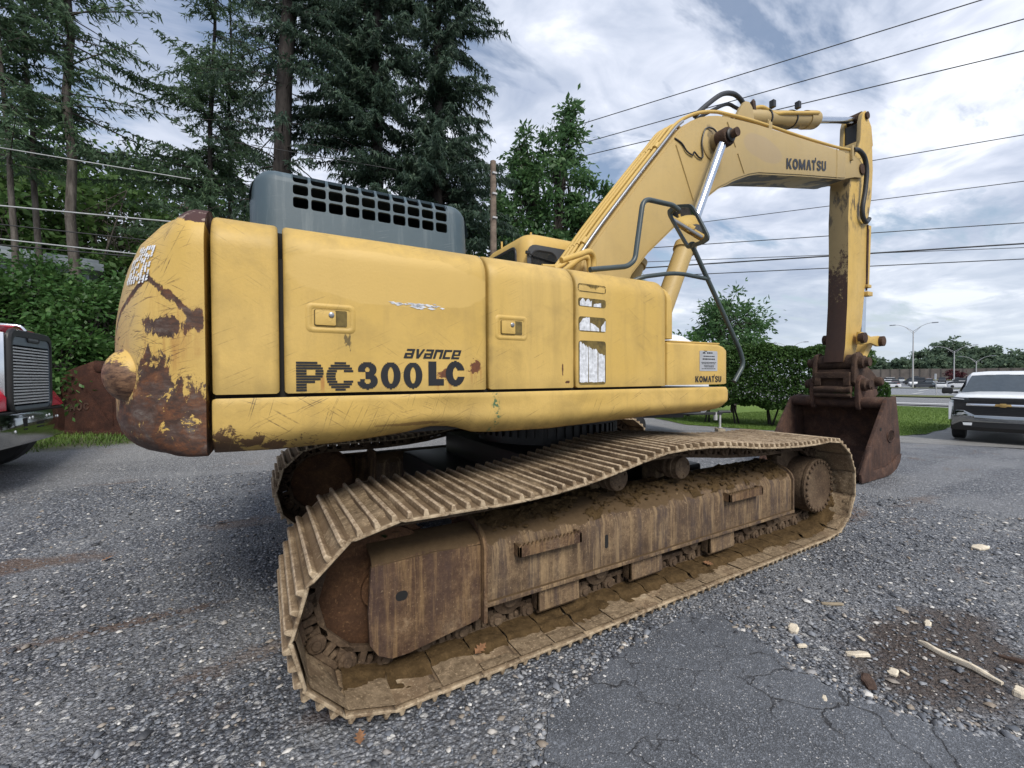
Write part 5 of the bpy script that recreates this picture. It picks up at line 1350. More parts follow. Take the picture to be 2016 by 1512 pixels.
for x, w in ((-.088, .017), (-.010, .015), (.066, .015)):
    b0, b1, t0, t1 = TW / 2, TW / 2 - .004, TW / 2 - .022, TW / 2 - .008
    lo, hi = .013, .044
    ys = [-TW / 2 + .002, TW / 2 - .002]
    sg.add([(x - w, ys[0], lo), (x + w, ys[0], lo), (x + w, ys[1], lo), (x - w, ys[1], lo), (x - w * .5, ys[0] + .007, hi), (x + w * .5, ys[0] + .007, hi), (x + w * .5, ys[1] - .007, hi), (x - w * .5, ys[1] - .007, hi)],
           [(0, 3, 2, 1), (4, 5, 6, 7), (0, 1, 5, 4), (1, 2, 6, 5), (2, 3, 7, 6), (3, 0, 4, 7)])
shoe_o = sg.build("track_shoe", M["track_steel"], None, bevel=.0035, seg=1, smooth=30); shoe_me = shoe_o.data
lg = G()
for s_ in (-1, 1):
    y0, y1 = sorted((s_ * .075, s_ * .112))
    lg.box((-.125, y0, -.118), (.105, y1, -.088)); lg.box((-.095, y0, -.030), (.095, y1, -.001))
    for xa, xb in ((-.128, -.078), (-.017, .017), (.066, .10)): lg.box((xa, y0, -.09), (xb, y1, -.028))
    yo = s_ * .128
    lg.lathe([(0, 0), (.045, 0), (.045, .036), (.036, .042), (0, .042)], (.112, s_ * .088, -.060), (0, s_, 0), 14)
    lg.lathe([(0, 0), (.024, 0), (.022, .014), (0, .014)], (.112, s_ * .128, -.060), (0, s_, 0), 12)
    for xb in (-.047, .042): lg.lathe([(0, 0), (.017, 0), (.017, .032), (.010, .04), (0, .04)], (xb, s_ * .094, -.026), (0, 0, -1), 8)
lg.cyl((-.112, -.07, -.06), (-.112, .07, -.06), .032, n=10)
link_o = lg.build("track_link", M["link_steel"], None, bevel=.003, seg=1, smooth=35); link_me = link_o.data
bpy.data.objects.remove(shoe_o); bpy.data.objects.remove(link_o)
TRK = []
for yc, lab in ((TY0, "near right-hand track, caked with mud"), (-TY0 + .02, "far left-hand track in the shade")):
    tr = empty("track", (0, 0, 0)); tr.parent = EX; tr["label"] = lab; TRK.append(tr)
    rr = random.Random(4)
    for k, Mx in enumerate(shoe_frames(yc, False)):
        J = Matrix.Translation((0, rr.uniform(-.003, .003), 0)) @ Matrix.Rotation(rr.uniform(-.012, .012), 4, 'Z')
        inst(shoe_me, "track_shoe", tr, Mx @ J); inst(link_me, "track_link", tr, Mx)
# mud packed between the grousers and lying on the inside of the lower run
def mudgrid(frames, which, y0, y1, nx, ny, hfun, name, mat, tr):
    vs, fs = [], []
    for k in which:
        Mx = frames[k]; base = {}
        for i in range(nx + 1):
            for j in range(ny + 1):
                x = -.105 + .21 * i / nx; y = y0 + (y1 - y0) * j / ny
                hgt = hfun(k, x, y)
                if hgt is None: continue
                base[i, j] = len(vs); vs.append(tuple(Mx @ Vector((x, y, hgt))))
        for i in range(nx):
            for j in range(ny):
                q = [(i, j), (i + 1, j), (i + 1, j + 1), (i, j + 1)]
                if all(c in base for c in q): fs.append([base[c] for c in q])
    return np_mesh(name, vs, fs, mat, tr, "stuff", True)
FR = shoe_frames(TY0, False)
def h_top(k, x, y):
    r = mnoise.noise((k * 3.7, y * 1.7, 2.0)); q = mnoise.noise((k * 1.3 + x * 5, y * 4.5, .5)) + .5 * mnoise.noise((k + x * 22, y * 22, 1.5)) + .25 * mnoise.noise((k + x * 60, y * 60, 2.5))
    hgt = .012 + .024 * (q * .5 + r * 1.3 + .22 - max(0, abs(y - .02) - .24) * 4.0)
    return max(.010, min(.043, hgt)) - (.02 if hgt < .0145 else 0)
mudgrid(FR, range(NS), -.40, .40, 9, 26, h_top, "packed_mud", M["dry_mud"], TRK[0])
def h_in(k, x, y):
    q = mnoise.noise((k * .37 + x * 2.2, y * 6, 4.1)) * .10 + mnoise.noise((k * 1.9 + x * 14, y * 14, 1.1)) * .05 + mnoise.noise((k * 7.3, 1, 1)) * .05
    edge = .255 + q
    hgt = -.006 - .022 * max(0, min(1, (edge - y) / .03)) - .006 * (mnoise.noise((x * 30 + k, y * 30, .2)) + .5) * (1 if y < edge else 0)
    return hgt if y < edge + .03 else .006
low = [k for k in range(NS) if (knots[k].y < .2)]
mudgrid(FR, low, .115, .40, 8, 24, h_in, "wet_mud_layer", M["wet_mud"], TRK[0])

def caked(yc, sgn):                      # soil lying on the sloping top of the frame
    sec = [(.212, .600), (.205, .612), (.19, .627), (.165, .648), (.13, .662), (.09, .677), (.05, .693), (.03, .70), (-.02, .70), (-.08, .70)]
    xs = np.linspace(-1.40, 1.70, 260); vs, idx, fs = [], {}, []
    fine_d = np.linspace(0, len(sec) - 1, 34)
    for i, x in enumerate(xs):
        for j, q in enumerate(fine_d):
            a = min(int(q), len(sec) - 2); f = q - a
            d = sec[a][0] * (1 - f) + sec[a + 1][0] * f; z = sec[a][1] * (1 - f) + sec[a + 1][1] * f
            n1 = mnoise.noise((x * 2.1, d * 7, 1.0)); n2 = mnoise.noise((x * 9, d * 14, 2.0)); n3 = mnoise.noise((x * 34, d * 40, 3.0)); n4 = mnoise.noise((x * 80, d * 90, 4.0))
            up = min(1, q / 9)
            h = .020 * (n1 * .9 + n2 * .9 + n3 * .35 + up * 1.3 - .52) + .010 * max(0, n3) + .006 * n4
            if h > .001: idx[i, j] = len(vs); vs.append((x, yc + sgn * (d + h * .4), z + h))
    for i in range(len(xs) - 1):
        for j in range(len(fine_d) - 1):
            q = [(i, j), (i + 1, j), (i + 1, j + 1), (i, j + 1)]
            if all(c in idx for c in q): fs.append([idx[c] for c in q])
    np_mesh("caked_mud", vs, fs, M["wet_mud"], EX, "stuff", True)
    rr = random.Random(8); g = G()
    for _ in range(170):
        x = rr.uniform(-1.38, 1.68); d = rr.uniform(-.05, .19); z = float(np.interp(d, [-.1, .03, .165, .205], [.70, .70, .648, .612])); r = rr.uniform(.004, .016)
        g.ball((x, yc + sgn * d, z + .012 + r * .3), (r * rr.uniform(.8, 1.6), r, r * rr.uniform(.5, .9)), 6, 4)
    g.build("mud_clods", M["wet_mud"], EX, smooth=0, kind="stuff")
caked(TY0, -1)
def undercarriage_side(sgn, yc):         # sgn -1: near side
    def yy(d): return yc + sgn * d       # d measured outwards from the track centre line
    fr = empty("track_frame", (0, 0, 0)); fr.parent = EX
    sec = [(.225, .285), (.225, .565), (.205, .612), (.165, .648), (.03, .70), (-.12, .70), (-.22, .60), (-.24, .285)]
    g = G(); g.loft([[(x, yy(d), z) for d, z in sec] for x in np.linspace(-1.42, 1.715, 12)]); g.build("frame_beam", M["frame_steel"], fr, bevel=.006, smooth=40)
    g = G(); g.box((-1.42, min(yy(.222), yy(.245)), .268), (1.735, max(yy(.222), yy(.245)), .294)); g.build("frame_flange", M["frame_steel"], fr, bevel=.004)
    sec2 = [(a + (.014 if a > 0 else 0), b + (.014 if b > .4 else -.01)) for a, b in sec]
    g = G(); g.prism([(1.716, yy(d), z) for d, z in sec2], (.024, 0, 0)); g.build("end_plate", M["frame_steel"], fr, bevel=.004)
    g = G(); g.prism([(-1.44, yy(d), z) for d, z in ((.255, .19), (.262, .60), (.235, .66), (.17, .705), (.02, .735), (-.2, .735), (-.2, .19))], (.022, 0, 0)); g.build("end_plate", M["guard_steel"], fr, bevel=.004)
    # idler guard: side sheet with a cut lower corner, sloping top
    gp = [(-2.02, .62), (-2.035, .40), (-2.03, .25), (-1.99, .185), (-1.925, .150), (-1.84, .150), (-1.46, .205), (-1.442, .22), (-1.442, .612), (-1.7, .628)]
    g = G(); g.prism([(x, yy(.225), z) for x, z in gp], (0, -sgn * .03, 0)); gd = g.build("idler_guard", M["guard_steel"], fr, bevel=.008)
    g = G(); g.loft([[(x, yy(d), z) for d, z in ((.223, .616), (.19, .655), (.06, .70), (.06, .685), (.18, .64), (.205, .612))] for x in (-2.015, -1.7, -1.443)]); g.build("guard_top", M["guard_steel"], fr, bevel=.004)
    g = G(); g.prism([(x, yy(.2255), z) for x, z in rrect(-1.905, -1.845, .425, .472, .022)], (0, sgn * .001, 0)); g.build("guard_hole", M["black_void"], fr)  # flat black oval painted for the dark of a hole
    g = G(); g.prism([(x, yy(.2255), z) for x, z in rrect(-.552, -.524, .405, .495, .013)], (0, sgn * .001, 0)); g.build("frame_slot", M["black_void"], fr)  # likewise a flat black shape for the dark of the slot
    for xa, xb, z0 in ((-1.235, -.79, .515), (.70, 1.15, .528)):     # saw-toothed steps
        g = G(); ya, yb = sorted((yy(.222), yy(.285)))
        g.box((xa, ya, z0), (xa + .018, yb, z0 + .065)); g.box((xb - .018, ya, z0), (xb, yb, z0 + .065))
        yo = yy(.285); g.box((xa, min(yo, yo - sgn * .018), z0), (xb, max(yo, yo - sgn * .018), z0 + .060))
        for q in range(16):
            x = xa + (xb - xa) * (q + .5) / 16; g.prism([(x - .012, yo, z0 + .058), (x + .012, yo, z0 + .058), (x, yo, z0 + .075)], (0, -sgn * .018, 0))
        g.build("step", M["guard_steel"], fr, bevel=.002, seg=1)
    for xa in (-1.05, -.29, .57):        # track guides
        g = G(); g.prism([(xa, yy(d), z) for d, z in ((.205, .28), (.21, .13), (.185, .105), (.17, .105), (.18, .28))], (.30, 0, 0))
        g.prism([(xa, yy(.19), z) for z in ()] or [(xa, yy(.20), .28), (xa, yy(.20), .12), (xa, yy(.12), .12), (xa, yy(.12), .28)], (.015, 0, 0)); g.prism([(xa + .285, yy(.20), .28), (xa + .285, yy(.20), .12), (xa + .285, yy(.12), .12), (xa + .285, yy(.12), .28)], (.015, 0, 0))
        g.build("track_guide", M["frame_steel"], fr, bevel=.004)
    for x in (-1.22, -.88, -.53, -.04, .42, .83, 1.22, 1.58):         # lower rollers
        g = G(); g.lathe([(0, -.16), (.088, -.16), (.088, -.13), (.105, -.13), (.105, -.115), (.088, -.11), (.075, .0), (.088, .11), (.105, .115), (.105, .13), (.07, .135), (.05, .15), (.05, .165), (.012, .168), (0, .160)], (x, yc, .232), (0, sgn, 0), 20); g.build("track_roller", M["link_steel"], fr, smooth=40)
    for x, z in ((-.36, .822), (.30, .822)):  # carrier rollers
        g = G(); g.lathe([(0, -.14), (.075, -.14), (.075, .02), (.092, .03), (.092, .05), (.07, .055), (.07, .085), (.092, .09), (.092, .11), (.085, .115), (.083, .155), (.07, .165), (0, .166)], (x, yc, z), (0, sgn, 0), 26)
        cr = g.build("carrier_roller", M["link_steel"], fr, smooth=40)
        g = G()
        for q in range(3): g.cyl((x + .055 * math.cos(2.1 * q + .5), yy(.164), z + .055 * math.sin(2.1 * q + .5)), (x + .055 * math.cos(2.1 * q + .5), yy(.174), z + .055 * math.sin(2.1 * q + .5)), .009, n=6)
        g.build("roller_bolt", M["link_steel"], fr)
        g = G(); ya, yb = sorted((yy(-.2), yy(-.05))); g.box((x - .06, ya, .66), (x + .06, yb, z)); g.build("roller_bracket", M["frame_steel"], fr, bevel=.006)
    g = G(); g.lathe([(0, -.09), (.27, -.09), (.30, -.075), (.30, -.035), (.33, -.03), (.33, .03), (.30, .035), (.30, .075), (.285, .088), (.20, .095), (.10, .095), (.10, .12), (0, .12)], (-1.945, yc, .458), (0, sgn, 0), 48); g.build("idler", M["idler_rust"], fr, smooth=40)
    g = G(); rs_ = []                    # sprocket wheel
    for hh in (-.03, .03):
        pts = []
        for q in range(42):
            a = 2 * PI * q / 42; r = .345 if q % 2 else .295; pts.append((2.06 + r * math.cos(a), yy(hh), .478 + r * math.sin(a)))
        rs_.append(pts)
    g.loft(rs_); g.build("sprocket", M["link_steel"], fr, bevel=.006, smooth=30)
    g = G(); c0 = (2.215, yc, .447)
    g.lathe([(0, -.10), (.23, -.10), (.25, -.05), (.262, .0), (.262, .175), (.255, .19), (.262, .195), (.262, .215), (.252, .225), (.215, .228), (.20, .222), (0, .222)], c0, (0, sgn, 0), 48); fd = g.build("final_drive", M["link_steel"], EX, smooth=35)
    for q in range(26):
        a = 2 * PI * q / 26; cx, cz = 2.215 + .236 * math.cos(a), .447 + .236 * math.sin(a)
        g = G(); g.lathe([(0, 0), (.017, 0), (.017, .014), (.013, .018), (0, .018)], (cx, yy(.2245), cz), (0, sgn, 0), 8); g.build("bolt_head", M["link_steel"], fd, smooth=30)
    return fr
undercarriage_side(-1, TY0); undercarriage_side(1, -TY0 + .02)
g = G(); g.box((-.75, -.80, .52), (.75, .80, .93)); g.box((-1.15, -1.05, .50), (-.55, 1.05, .72)); g.box((.45, -1.05, .50), (1.05, 1.05, .72)); g.build("carbody", M["black_paint"], EX, bevel=.03)
g = G(); g.lathe([(0, 0), (.66, 0), (.66, .06), (.70, .06), (.70, .20), (.64, .20), (.64, .32), (0, .32)], (0, 0, .92), (0, 0, 1), 48)
for q in range(60):
    a = 2 * PI * q / 60; g.obox((.705 * math.cos(a), .705 * math.sin(a), 1.05), (.02 * math.cos(a), .02 * math.sin(a), 0), (-.018 * math.sin(a), .018 * math.cos(a), 0), (0, 0, .05))
g.build("slew_ring", M["black_paint"], EX, smooth=40)
# ------------------------------------------------------------------ vegetation builders
def unit(v): return v / np.maximum(np.linalg.norm(v, axis=-1, keepdims=True), 1e-9)
def leaf_cards(C, size, aspect, rng, up=0.35, dirs=None):
    """one bent diamond leaf (two triangles) at each centre"""
    n = len(C)
    nrm = unit(rng.normal(size=(n, 3)) + np.array([0, 0, up]))
    d = unit(rng.normal(size=(n, 3))) if dirs is None else unit(dirs)
    d = unit(d - nrm * np.sum(d * nrm, 1, keepdims=True)); s = np.cross(nrm, d)
    L = (size * rng.uniform(.65, 1.35, n))[:, None]; W = L * aspect
    a = C - d * L * .5; b = C + s * W * .5 + nrm * L * .06; c = C + d * L * .5; e = C - s * W * .5 + nrm * L * .06
    v = np.stack([a, b, c, e], 1).reshape(-1, 3); k = np.arange(n)[:, None] * 4
    return v, k + np.array([[0, 1, 2, 3]])
def needle_cards(C, size, width, rng, dirs):
    """one slim triangle per spray of needles"""
    n = len(C); d = unit(dirs); s = unit(np.cross(d, unit(rng.normal(size=(n, 3)) + np.array([0, 0, .6]))))
    L = (size * rng.uniform(.6, 1.5, n))[:, None]; W = L * width
    v = np.stack([C - d * L * .35 + s * W, C - d * L * .35 - s * W, C + d * L * .65], 1).reshape(-1, 3)
    return v, np.arange(3 * n).reshape(-1, 3)
def wood_tubes(segs, n=5):
    """segs: list of (p0, p1, r0, r1) -> quads"""
    A = np.array([s[0] for s in segs], float); B = np.array([s[1] for s in segs], float)
    r0 = np.array([s[2] for s in segs]); r1 = np.array([s[3] for s in segs])
    t = unit(B - A); h = np.where(np.abs(t[:, 2:3]) < .9, np.array([[0, 0, 1.]]), np.array([[1., 0, 0]]))
    a = unit(h - t * np.sum(h * t, 1, keepdims=True)); b = np.cross(t, a)
    th = np.arange(n) * 2 * PI / n
    ringv = a[:, None, :] * np.cos(th)[None, :, None] + b[:, None, :] * np.sin(th)[None, :, None]
    v = np.concatenate([A[:, None, :] + ringv * r0[:, None, None], B[:, None, :] + ringv * r1[:, None, None]], 1).reshape(-1, 3)
    k = np.arange(len(segs))[:, None, None] * (2 * n); i = np.arange(n); j = (i + 1) % n
    f = np.stack([i, j, n + j, n + i], 1)[None] + k
    return v, f.reshape(-1, 4)
def trunk_segs(base, top, r0, r1, n, rng, wob=.1):
    P = [np.array(base) + (np.array(top) - np.array(base)) * (k / n) + (rng.normal(size=3) * [wob, wob, 0] if 0 < k < n else 0) for k in range(n + 1)]
    return [(P[k], P[k + 1], r0 + (r1 - r0) * k / n, r0 + (r1 - r0) * (k + 1) / n) for k in range(n)], P
def plant(name, loc, wood, leaves, wm, lm, label, cat, group=None, wood_name="trunk", leaf_name="crown"):
    e = empty(name, loc, label, cat, group); L = np.array(loc)
    if wood:
        v, f = wood_tubes(wood, 7 if len(wood) < 60 else 5); np_mesh(wood_name, v - L, f, M[wm], e, None, True)
    if leaves is not None:
        v, f = leaves; np_mesh(leaf_name, v - L, f, M[lm], e)
    return e
def conifer(base, H, z_lo, R, n_br, rng, droop=.35, density=1.0, trunk_r=.16, spray=.22, lean=(0, 0), shape=1.0, az=None, taper=.15, hang=0.35, live=1.0, view_h=None, thin=False):
    base = np.array(base); top = base + np.array([lean[0], lean[1], H])
    segs, P = trunk_segs(base, top, trunk_r, trunk_r * taper, 12, rng, .02 * H / 12)
    C, D = [], []
    for k in range(n_br):
        f = rng.uniform(0, 1); h = z_lo + (H - z_lo) * f
        if view_h is not None and h > view_h: h = z_lo + (view_h - z_lo) * rng.uniform(0, 1); f = (h - z_lo) / (H - z_lo)
        a = rng.uniform(0, 2 * PI) if az is None else rng.normal(az[0], az[1])
        L = R * (1 - f ** 1.3 * .85) * shape * rng.uniform(.5, 1.15) * (1 + .75 * mnoise.noise((math.cos(a) * 1.4 + base[0], math.sin(a) * 1.4 + base[1], h * .42)))
        p = base + (top - base) * (h / H); d = np.array([math.cos(a), math.sin(a), rng.uniform(-.05, .30)])
        q = p; m = max(3, int(L / .42)); live0 = rng.uniform(.12, .40)
        up0 = d[2]
        for s in range(m):
            t = (s + 1) / m
            dd = np.array([d[0], d[1], up0 - droop * t * 1.5 + (.35 * droop if t > .8 else 0)]); q2 = q + dd / np.linalg.norm(dd) * L / m
            segs.append((q, q2, .022 * (1 - t * .8) * (L / 2) ** .5 + .004, .022 * (1 - min(1, t + .15) * .8) * (L / 2) ** .5 + .003))
            if t > live0 and rng.uniform() < live:
                side = np.cross(dd, [0, 0, 1.]); side /= np.linalg.norm(side) + 1e-9
                nt_ = max(1, int(10 * density * (L / m) / .42))
                for w in range(nt_):
                    pt = q + (q2 - q) * rng.uniform(); sg_ = rng.choice([-1, 1]); tl = (.20 + .40 * L / 3 * (1.05 - t)) * rng.uniform(.5, 1.2)
                    td = side * sg_ * rng.uniform(.5, 1) + dd * rng.uniform(.2, .9) + np.array([0, 0, -hang * rng.uniform(.2, 1.4)]); td /= np.linalg.norm(td)
                    kk = max(1, int(tl / .068))
                    for x in range(kk):
                        C.append(pt + td * tl * (x + rng.uniform(.2, .9)) / kk + rng.normal(size=3) * .02); D.append(td + rng.normal(size=3) * .55 + np.array([0, 0, -hang * .5]))
            q = q2
    C = np.array(C); D = np.array(D)
    return segs, needle_cards(C, spray * .85, .13, rng, D)
def broadleaf(base, H, crown_c, crown_r, n_clump, n_leaf, rng, leaf=.16, aspect=.5, trunk_r=.14, clump_r=.55, shell=.5, up=.4, flat=.75, forks=7):
    base = np.array(base, float); cc = np.array(crown_c, float); cr = np.array(crown_r, float)
    fork = base + (cc - base) * .45; fork[2] = base[2] + (cc[2] - cr[2] - base[2]) * .8 + .2
    segs, _ = trunk_segs(base, fork, trunk_r, trunk_r * .75, 4, rng, .05)
    limbs = []
    for k in range(forks):
        d = unit(rng.normal(size=(1, 3)) + [[0, 0, .7]])[0]; e = cc + d * cr * rng.uniform(.5, .85)
        m1 = fork + (e - fork) * .5 + rng.normal(size=3) * .12 * cr; m1[2] += .1 * cr[2]
        segs += [(fork, m1, trunk_r * .5, trunk_r * .3), (m1, e, trunk_r * .3, trunk_r * .08)]; limbs.append((m1, e))
    C = []; Dd = []
    for k in range(n_clump):
        d = unit(rng.normal(size=(1, 3)))[0]; r = rng.uniform(shell, 1.0) ** .6
        c = cc + d * cr * r * rng.uniform(.85, 1.12)
        lm = limbs[rng.integers(len(limbs))]; o_ = lm[0] + (lm[1] - lm[0]) * rng.uniform(.2, 1)
        segs.append((o_, c, trunk_r * .10 + .006, .006))
        n = int(n_leaf * rng.uniform(.5, 1.5)); cl = clump_r * rng.uniform(.6, 1.3)
        pts = rng.normal(size=(n, 3)) * [.5, .5, .5 * flat] * cl
        C.append(c + pts); Dd.append(unit(pts + d * .35 * cl) + np.array([0, 0, -.35]))
    return segs, leaf_cards(np.concatenate(C), leaf, aspect, rng, up, np.concatenate(Dd))
rng = np.random.default_rng(21)

# ------------------------------------------------------------------ conifers and woods on the far side of the yard
def at(b, d): return polar(b, d)
G_CON = "tall conifers behind the machine"
b0 = at(105.6, 17)
sg_, lv = conifer(b0, 20, 6.9, 2.6, 100, rng, droop=.10, density=1.1, trunk_r=.15, spray=.20, hang=.5, view_h=15.5, thin=True)
plant("hemlock_tree", b0, sg_, lv, "bark_grey", "hemlock_needles", "tall thin hemlock with a bare straight grey trunk rising behind the red truck", "tree", G_CON)
for b, d, H, R, lb in ((107.3, 18.0, 15, 1.5, "thin grey-stemmed hemlock just left of the tallest straight trunk at the bank"), (108.6, 17.4, 13, 1.8, "forked slender hemlock at the left end of the row, lowest of the thin ones")):
    b0 = at(b, d); sg_, lv = conifer(b0, H, 6.2, R * 1.2, 76, rng, droop=.05, density=1.2, trunk_r=.10, spray=.19, hang=.5, view_h=13, thin=True, lean=(-.5, 0))
    plant("hemlock_tree", b0, sg_, lv, "bark_grey", "hemlock_needles", lb, "tree", G_CON)
for b, d, H, R, nb, ln, lb in ((95.6, 18.2, 19, 3.0, 130, (.6, 0), "bushy hemlock with two dark thin stems, left of the thick trunk"), (93.6, 19.2, 17, 2.5, 90, (.3, 0), "bushy hemlock close beside the thick-trunked spruce, right of its twin")):
    b0 = at(b, d); sg_, lv = conifer(b0, H, 5.0, R, nb, rng, droop=.22, density=1.25, trunk_r=.12, spray=.20, hang=.6, view_h=15.5, lean=ln, thin=True)
    plant("hemlock_tree", b0, sg_, lv, "bark_dark", "hemlock_needles", lb, "tree", G_CON)
b0 = at(89.6, 15.5)
sg_, lv = conifer(b0, 24, 5.5, 2.9, 74, rng, droop=.55, density=.95, trunk_r=.36, spray=.19, hang=1.0, view_h=14.5, lean=(1.3, 0), live=.75, taper=.3)
plant("spruce_tree", b0, sg_, lv, "bark_dark", "spruce_needles", "old spruce with the thickest bare trunk, standing behind the grey engine hood", "tree", G_CON)
b0 = at(77.0, 16.0)
sg_, lv = conifer(b0, 25, 2.6, 2.9, 230, rng, droop=.35, density=2.0, trunk_r=.30, spray=.22, hang=.8, view_h=16.5)
C2 = conifer(b0, 25, 9.0, 3.6, 60, rng, droop=.25, density=2.2, trunk_r=.05, spray=.20, hang=.7, view_h=15, az=(rad(172), .35))
plant("spruce_tree", b0, sg_ + C2[0][12:], (np.concatenate([lv[0], C2[1][0]]), np.concatenate([lv[1], C2[1][1] + len(lv[0])])), "bark_dark", "spruce_needles", "dense dark spruce with a hanging side branch, behind the middle of the hood", "tree", G_CON)
b0 = at(69.5, 16.5)
sg_, lv = conifer(b0, 26, 2.0, 3.7, 330, rng, droop=.35, density=2.0, trunk_r=.28, spray=.23, hang=.9, view_h=17.0)
plant("spruce_tree", b0, sg_, lv, "bark_dark", "spruce_needles", "dense blackish spruce, widest of the group, beside the utility pole", "tree", G_CON)
# deciduous trees
b0 = at(54, 19.5)
parts_w, parts_v, parts_f, off = [], [], [], 0
for db, dz, rx, rz, n in ((8.2, 6.2, 2.0, 3.0, 34), (4.6, 8.4, 1.3, 2.6, 26), (-.4, 9.6, 1.6, 3.0, 30), (-1.6, 12.4, .6, 1.6, 9), (-5.0, 8.6, 1.3, 2.0, 20), (-3.6, 5.2, 2.0, 2.6, 34), (3.0, 4.6, 2.3, 2.4, 34), (-7.6, 5.2, 1.0, 1.8, 14), (-8.8, 6.8, .6, 1.1, 7), (4.2, 11.4, .6, 1.3, 7)):
    c = polar(54 + db, 19.5); s1, l1 = broadleaf(b0, 8, (c[0], c[1], c[2] + dz), (rx, rx, rz), int(n * 1.55), 90, rng, leaf=.28, aspect=.40, trunk_r=.20, clump_r=.52, flat=.8)
    parts_w += s1; parts_v.append(l1[0]); parts_f.append(l1[1] + off); off += len(l1[0])
plant("walnut_tree", b0, parts_w, (np.concatenate(parts_v), np.concatenate(parts_f)), "bark_dark", "tree_leaf", "large leafy green tree with loose upright lobes, right of the utility pole", "tree")
b0 = at(32.3, 25)
s1, l1 = broadleaf(b0, 6, (b0[0], b0[1], b0[2] + 3.9), (1.9, 1.9, 2.3), 95, 60, rng, leaf=.26, aspect=.38, trunk_r=.16, clump_r=.62, shell=.35, flat=.7)
plant("leafy_tree", b0, s1, l1, "bark_dark", "tree_leaf", "round leafy tree rising above the clipped hedge", "tree")
b0 = at(37.2, 21)
s1, l1 = broadleaf(b0, 4, (b0[0], b0[1], b0[2] + 2.3), (1.6, 1.4, 1.6), 46, 70, rng, leaf=.20, aspect=.4, trunk_r=.08, clump_r=.55, shell=.3)
plant("shrub", b0, s1, l1, "bark_dark", "shrub_leaf", "bright green shrub left of the hedge, behind the white trailer roof", "shrub", None, "stem", "foliage")
G_W = "leafy trees of the wood on the bank"
woods = [(112, 27, 11, 3.4, "leafy woodland tree at the far left end of the bank"), (107.5, 30, 12.5, 3.8, "tall leafy woodland tree seen between the thin hemlock trunks"), (103, 28, 11.5, 3.4, "leafy woodland tree right of the straight grey hemlock trunk"), (99.5, 31, 12.5, 3.6, "leafy woodland tree seen in the gap under the open sky"),
         (95.5, 29, 11.5, 3.6, "leafy woodland tree behind the twin dark hemlock stems"), (91.5, 30, 10.8, 3.2, "leafy woodland tree just left of the thick spruce trunk"), (116, 30, 12, 3.8, "leafy woodland tree beyond the left edge of the bank"), (62, 30, 8, 3.0, "low leafy tree behind the utility pole"), (57, 27, 5.5, 2.6, "low leafy tree under the walnut, above the cab roof"), (47.5, 28, 5.2, 2.6, "low leafy tree at the foot of the boom")]
for b, d, H, r, lb in woods:
    b0 = at(b, d); cz = b0[2] + H * .56
    s1, l1 = broadleaf(b0, H, (b0[0], b0[1], cz), (r, r, H * .46), int(100 * r / 3.4), 62, rng, leaf=.30, aspect=.55, trunk_r=.17, clump_r=.95, shell=.25, flat=.7)
    plant("woodland_tree", b0, s1, l1, "bark_grey", "woods_leaf", lb, "tree", G_W)
# vine thicket at the foot of the right-hand spruce
b0 = at(66, 15.2); s1, l1 = broadleaf(b0, 3, (b0[0], b0[1], b0[2] + 3.0), (1.25, .9, 2.3), 60, 60, rng, leaf=.16, aspect=.7, trunk_r=.05, clump_r=.5, shell=.2)
plant("vine_thicket", b0, s1, l1, "bark_dark", "vine_leaf", "tangle of vines climbing round the foot of the widest dark spruce", "vines", None, "stem", "foliage")
# shrubs along the bank on the left
G_S = "shrubs on the bank behind the truck"
for b, d, h, r, lb in ((112.5, 13.6, 3.4, 1.5, "broad green shrub at the left end of the bank, behind the truck hood"), (108.2, 13.2, 3.35, 1.4, "broad green shrub directly behind the truck radiator"), (104.6, 12.7, 3.0, 1.25, "bright green shrub spilling over the loose rusty bucket"), (101.5, 13.2, 3.1, 1.1, "green shrub half hidden by the rounded counterweight"), (98.0, 13.8, 2.4, 1.2, "low green shrub behind the counterweight side"), (106.2, 11.9, 1.9, .8, "low leafy shrub between the truck and the loose bucket")):
    b0 = at(b, d); s1, l1 = broadleaf(b0, h, (b0[0], b0[1], b0[2] + h * .5), (r, r * .9, h * .5), int(95 * r / 1.3), 130, rng, leaf=.105, aspect=.50, trunk_r=.05, clump_r=.42, shell=.45, up=.9)
    plant("bank_shrub", b0, s1, l1, "bark_dark", "shrub_leaf", lb, "shrub", G_S, "stem", "foliage")
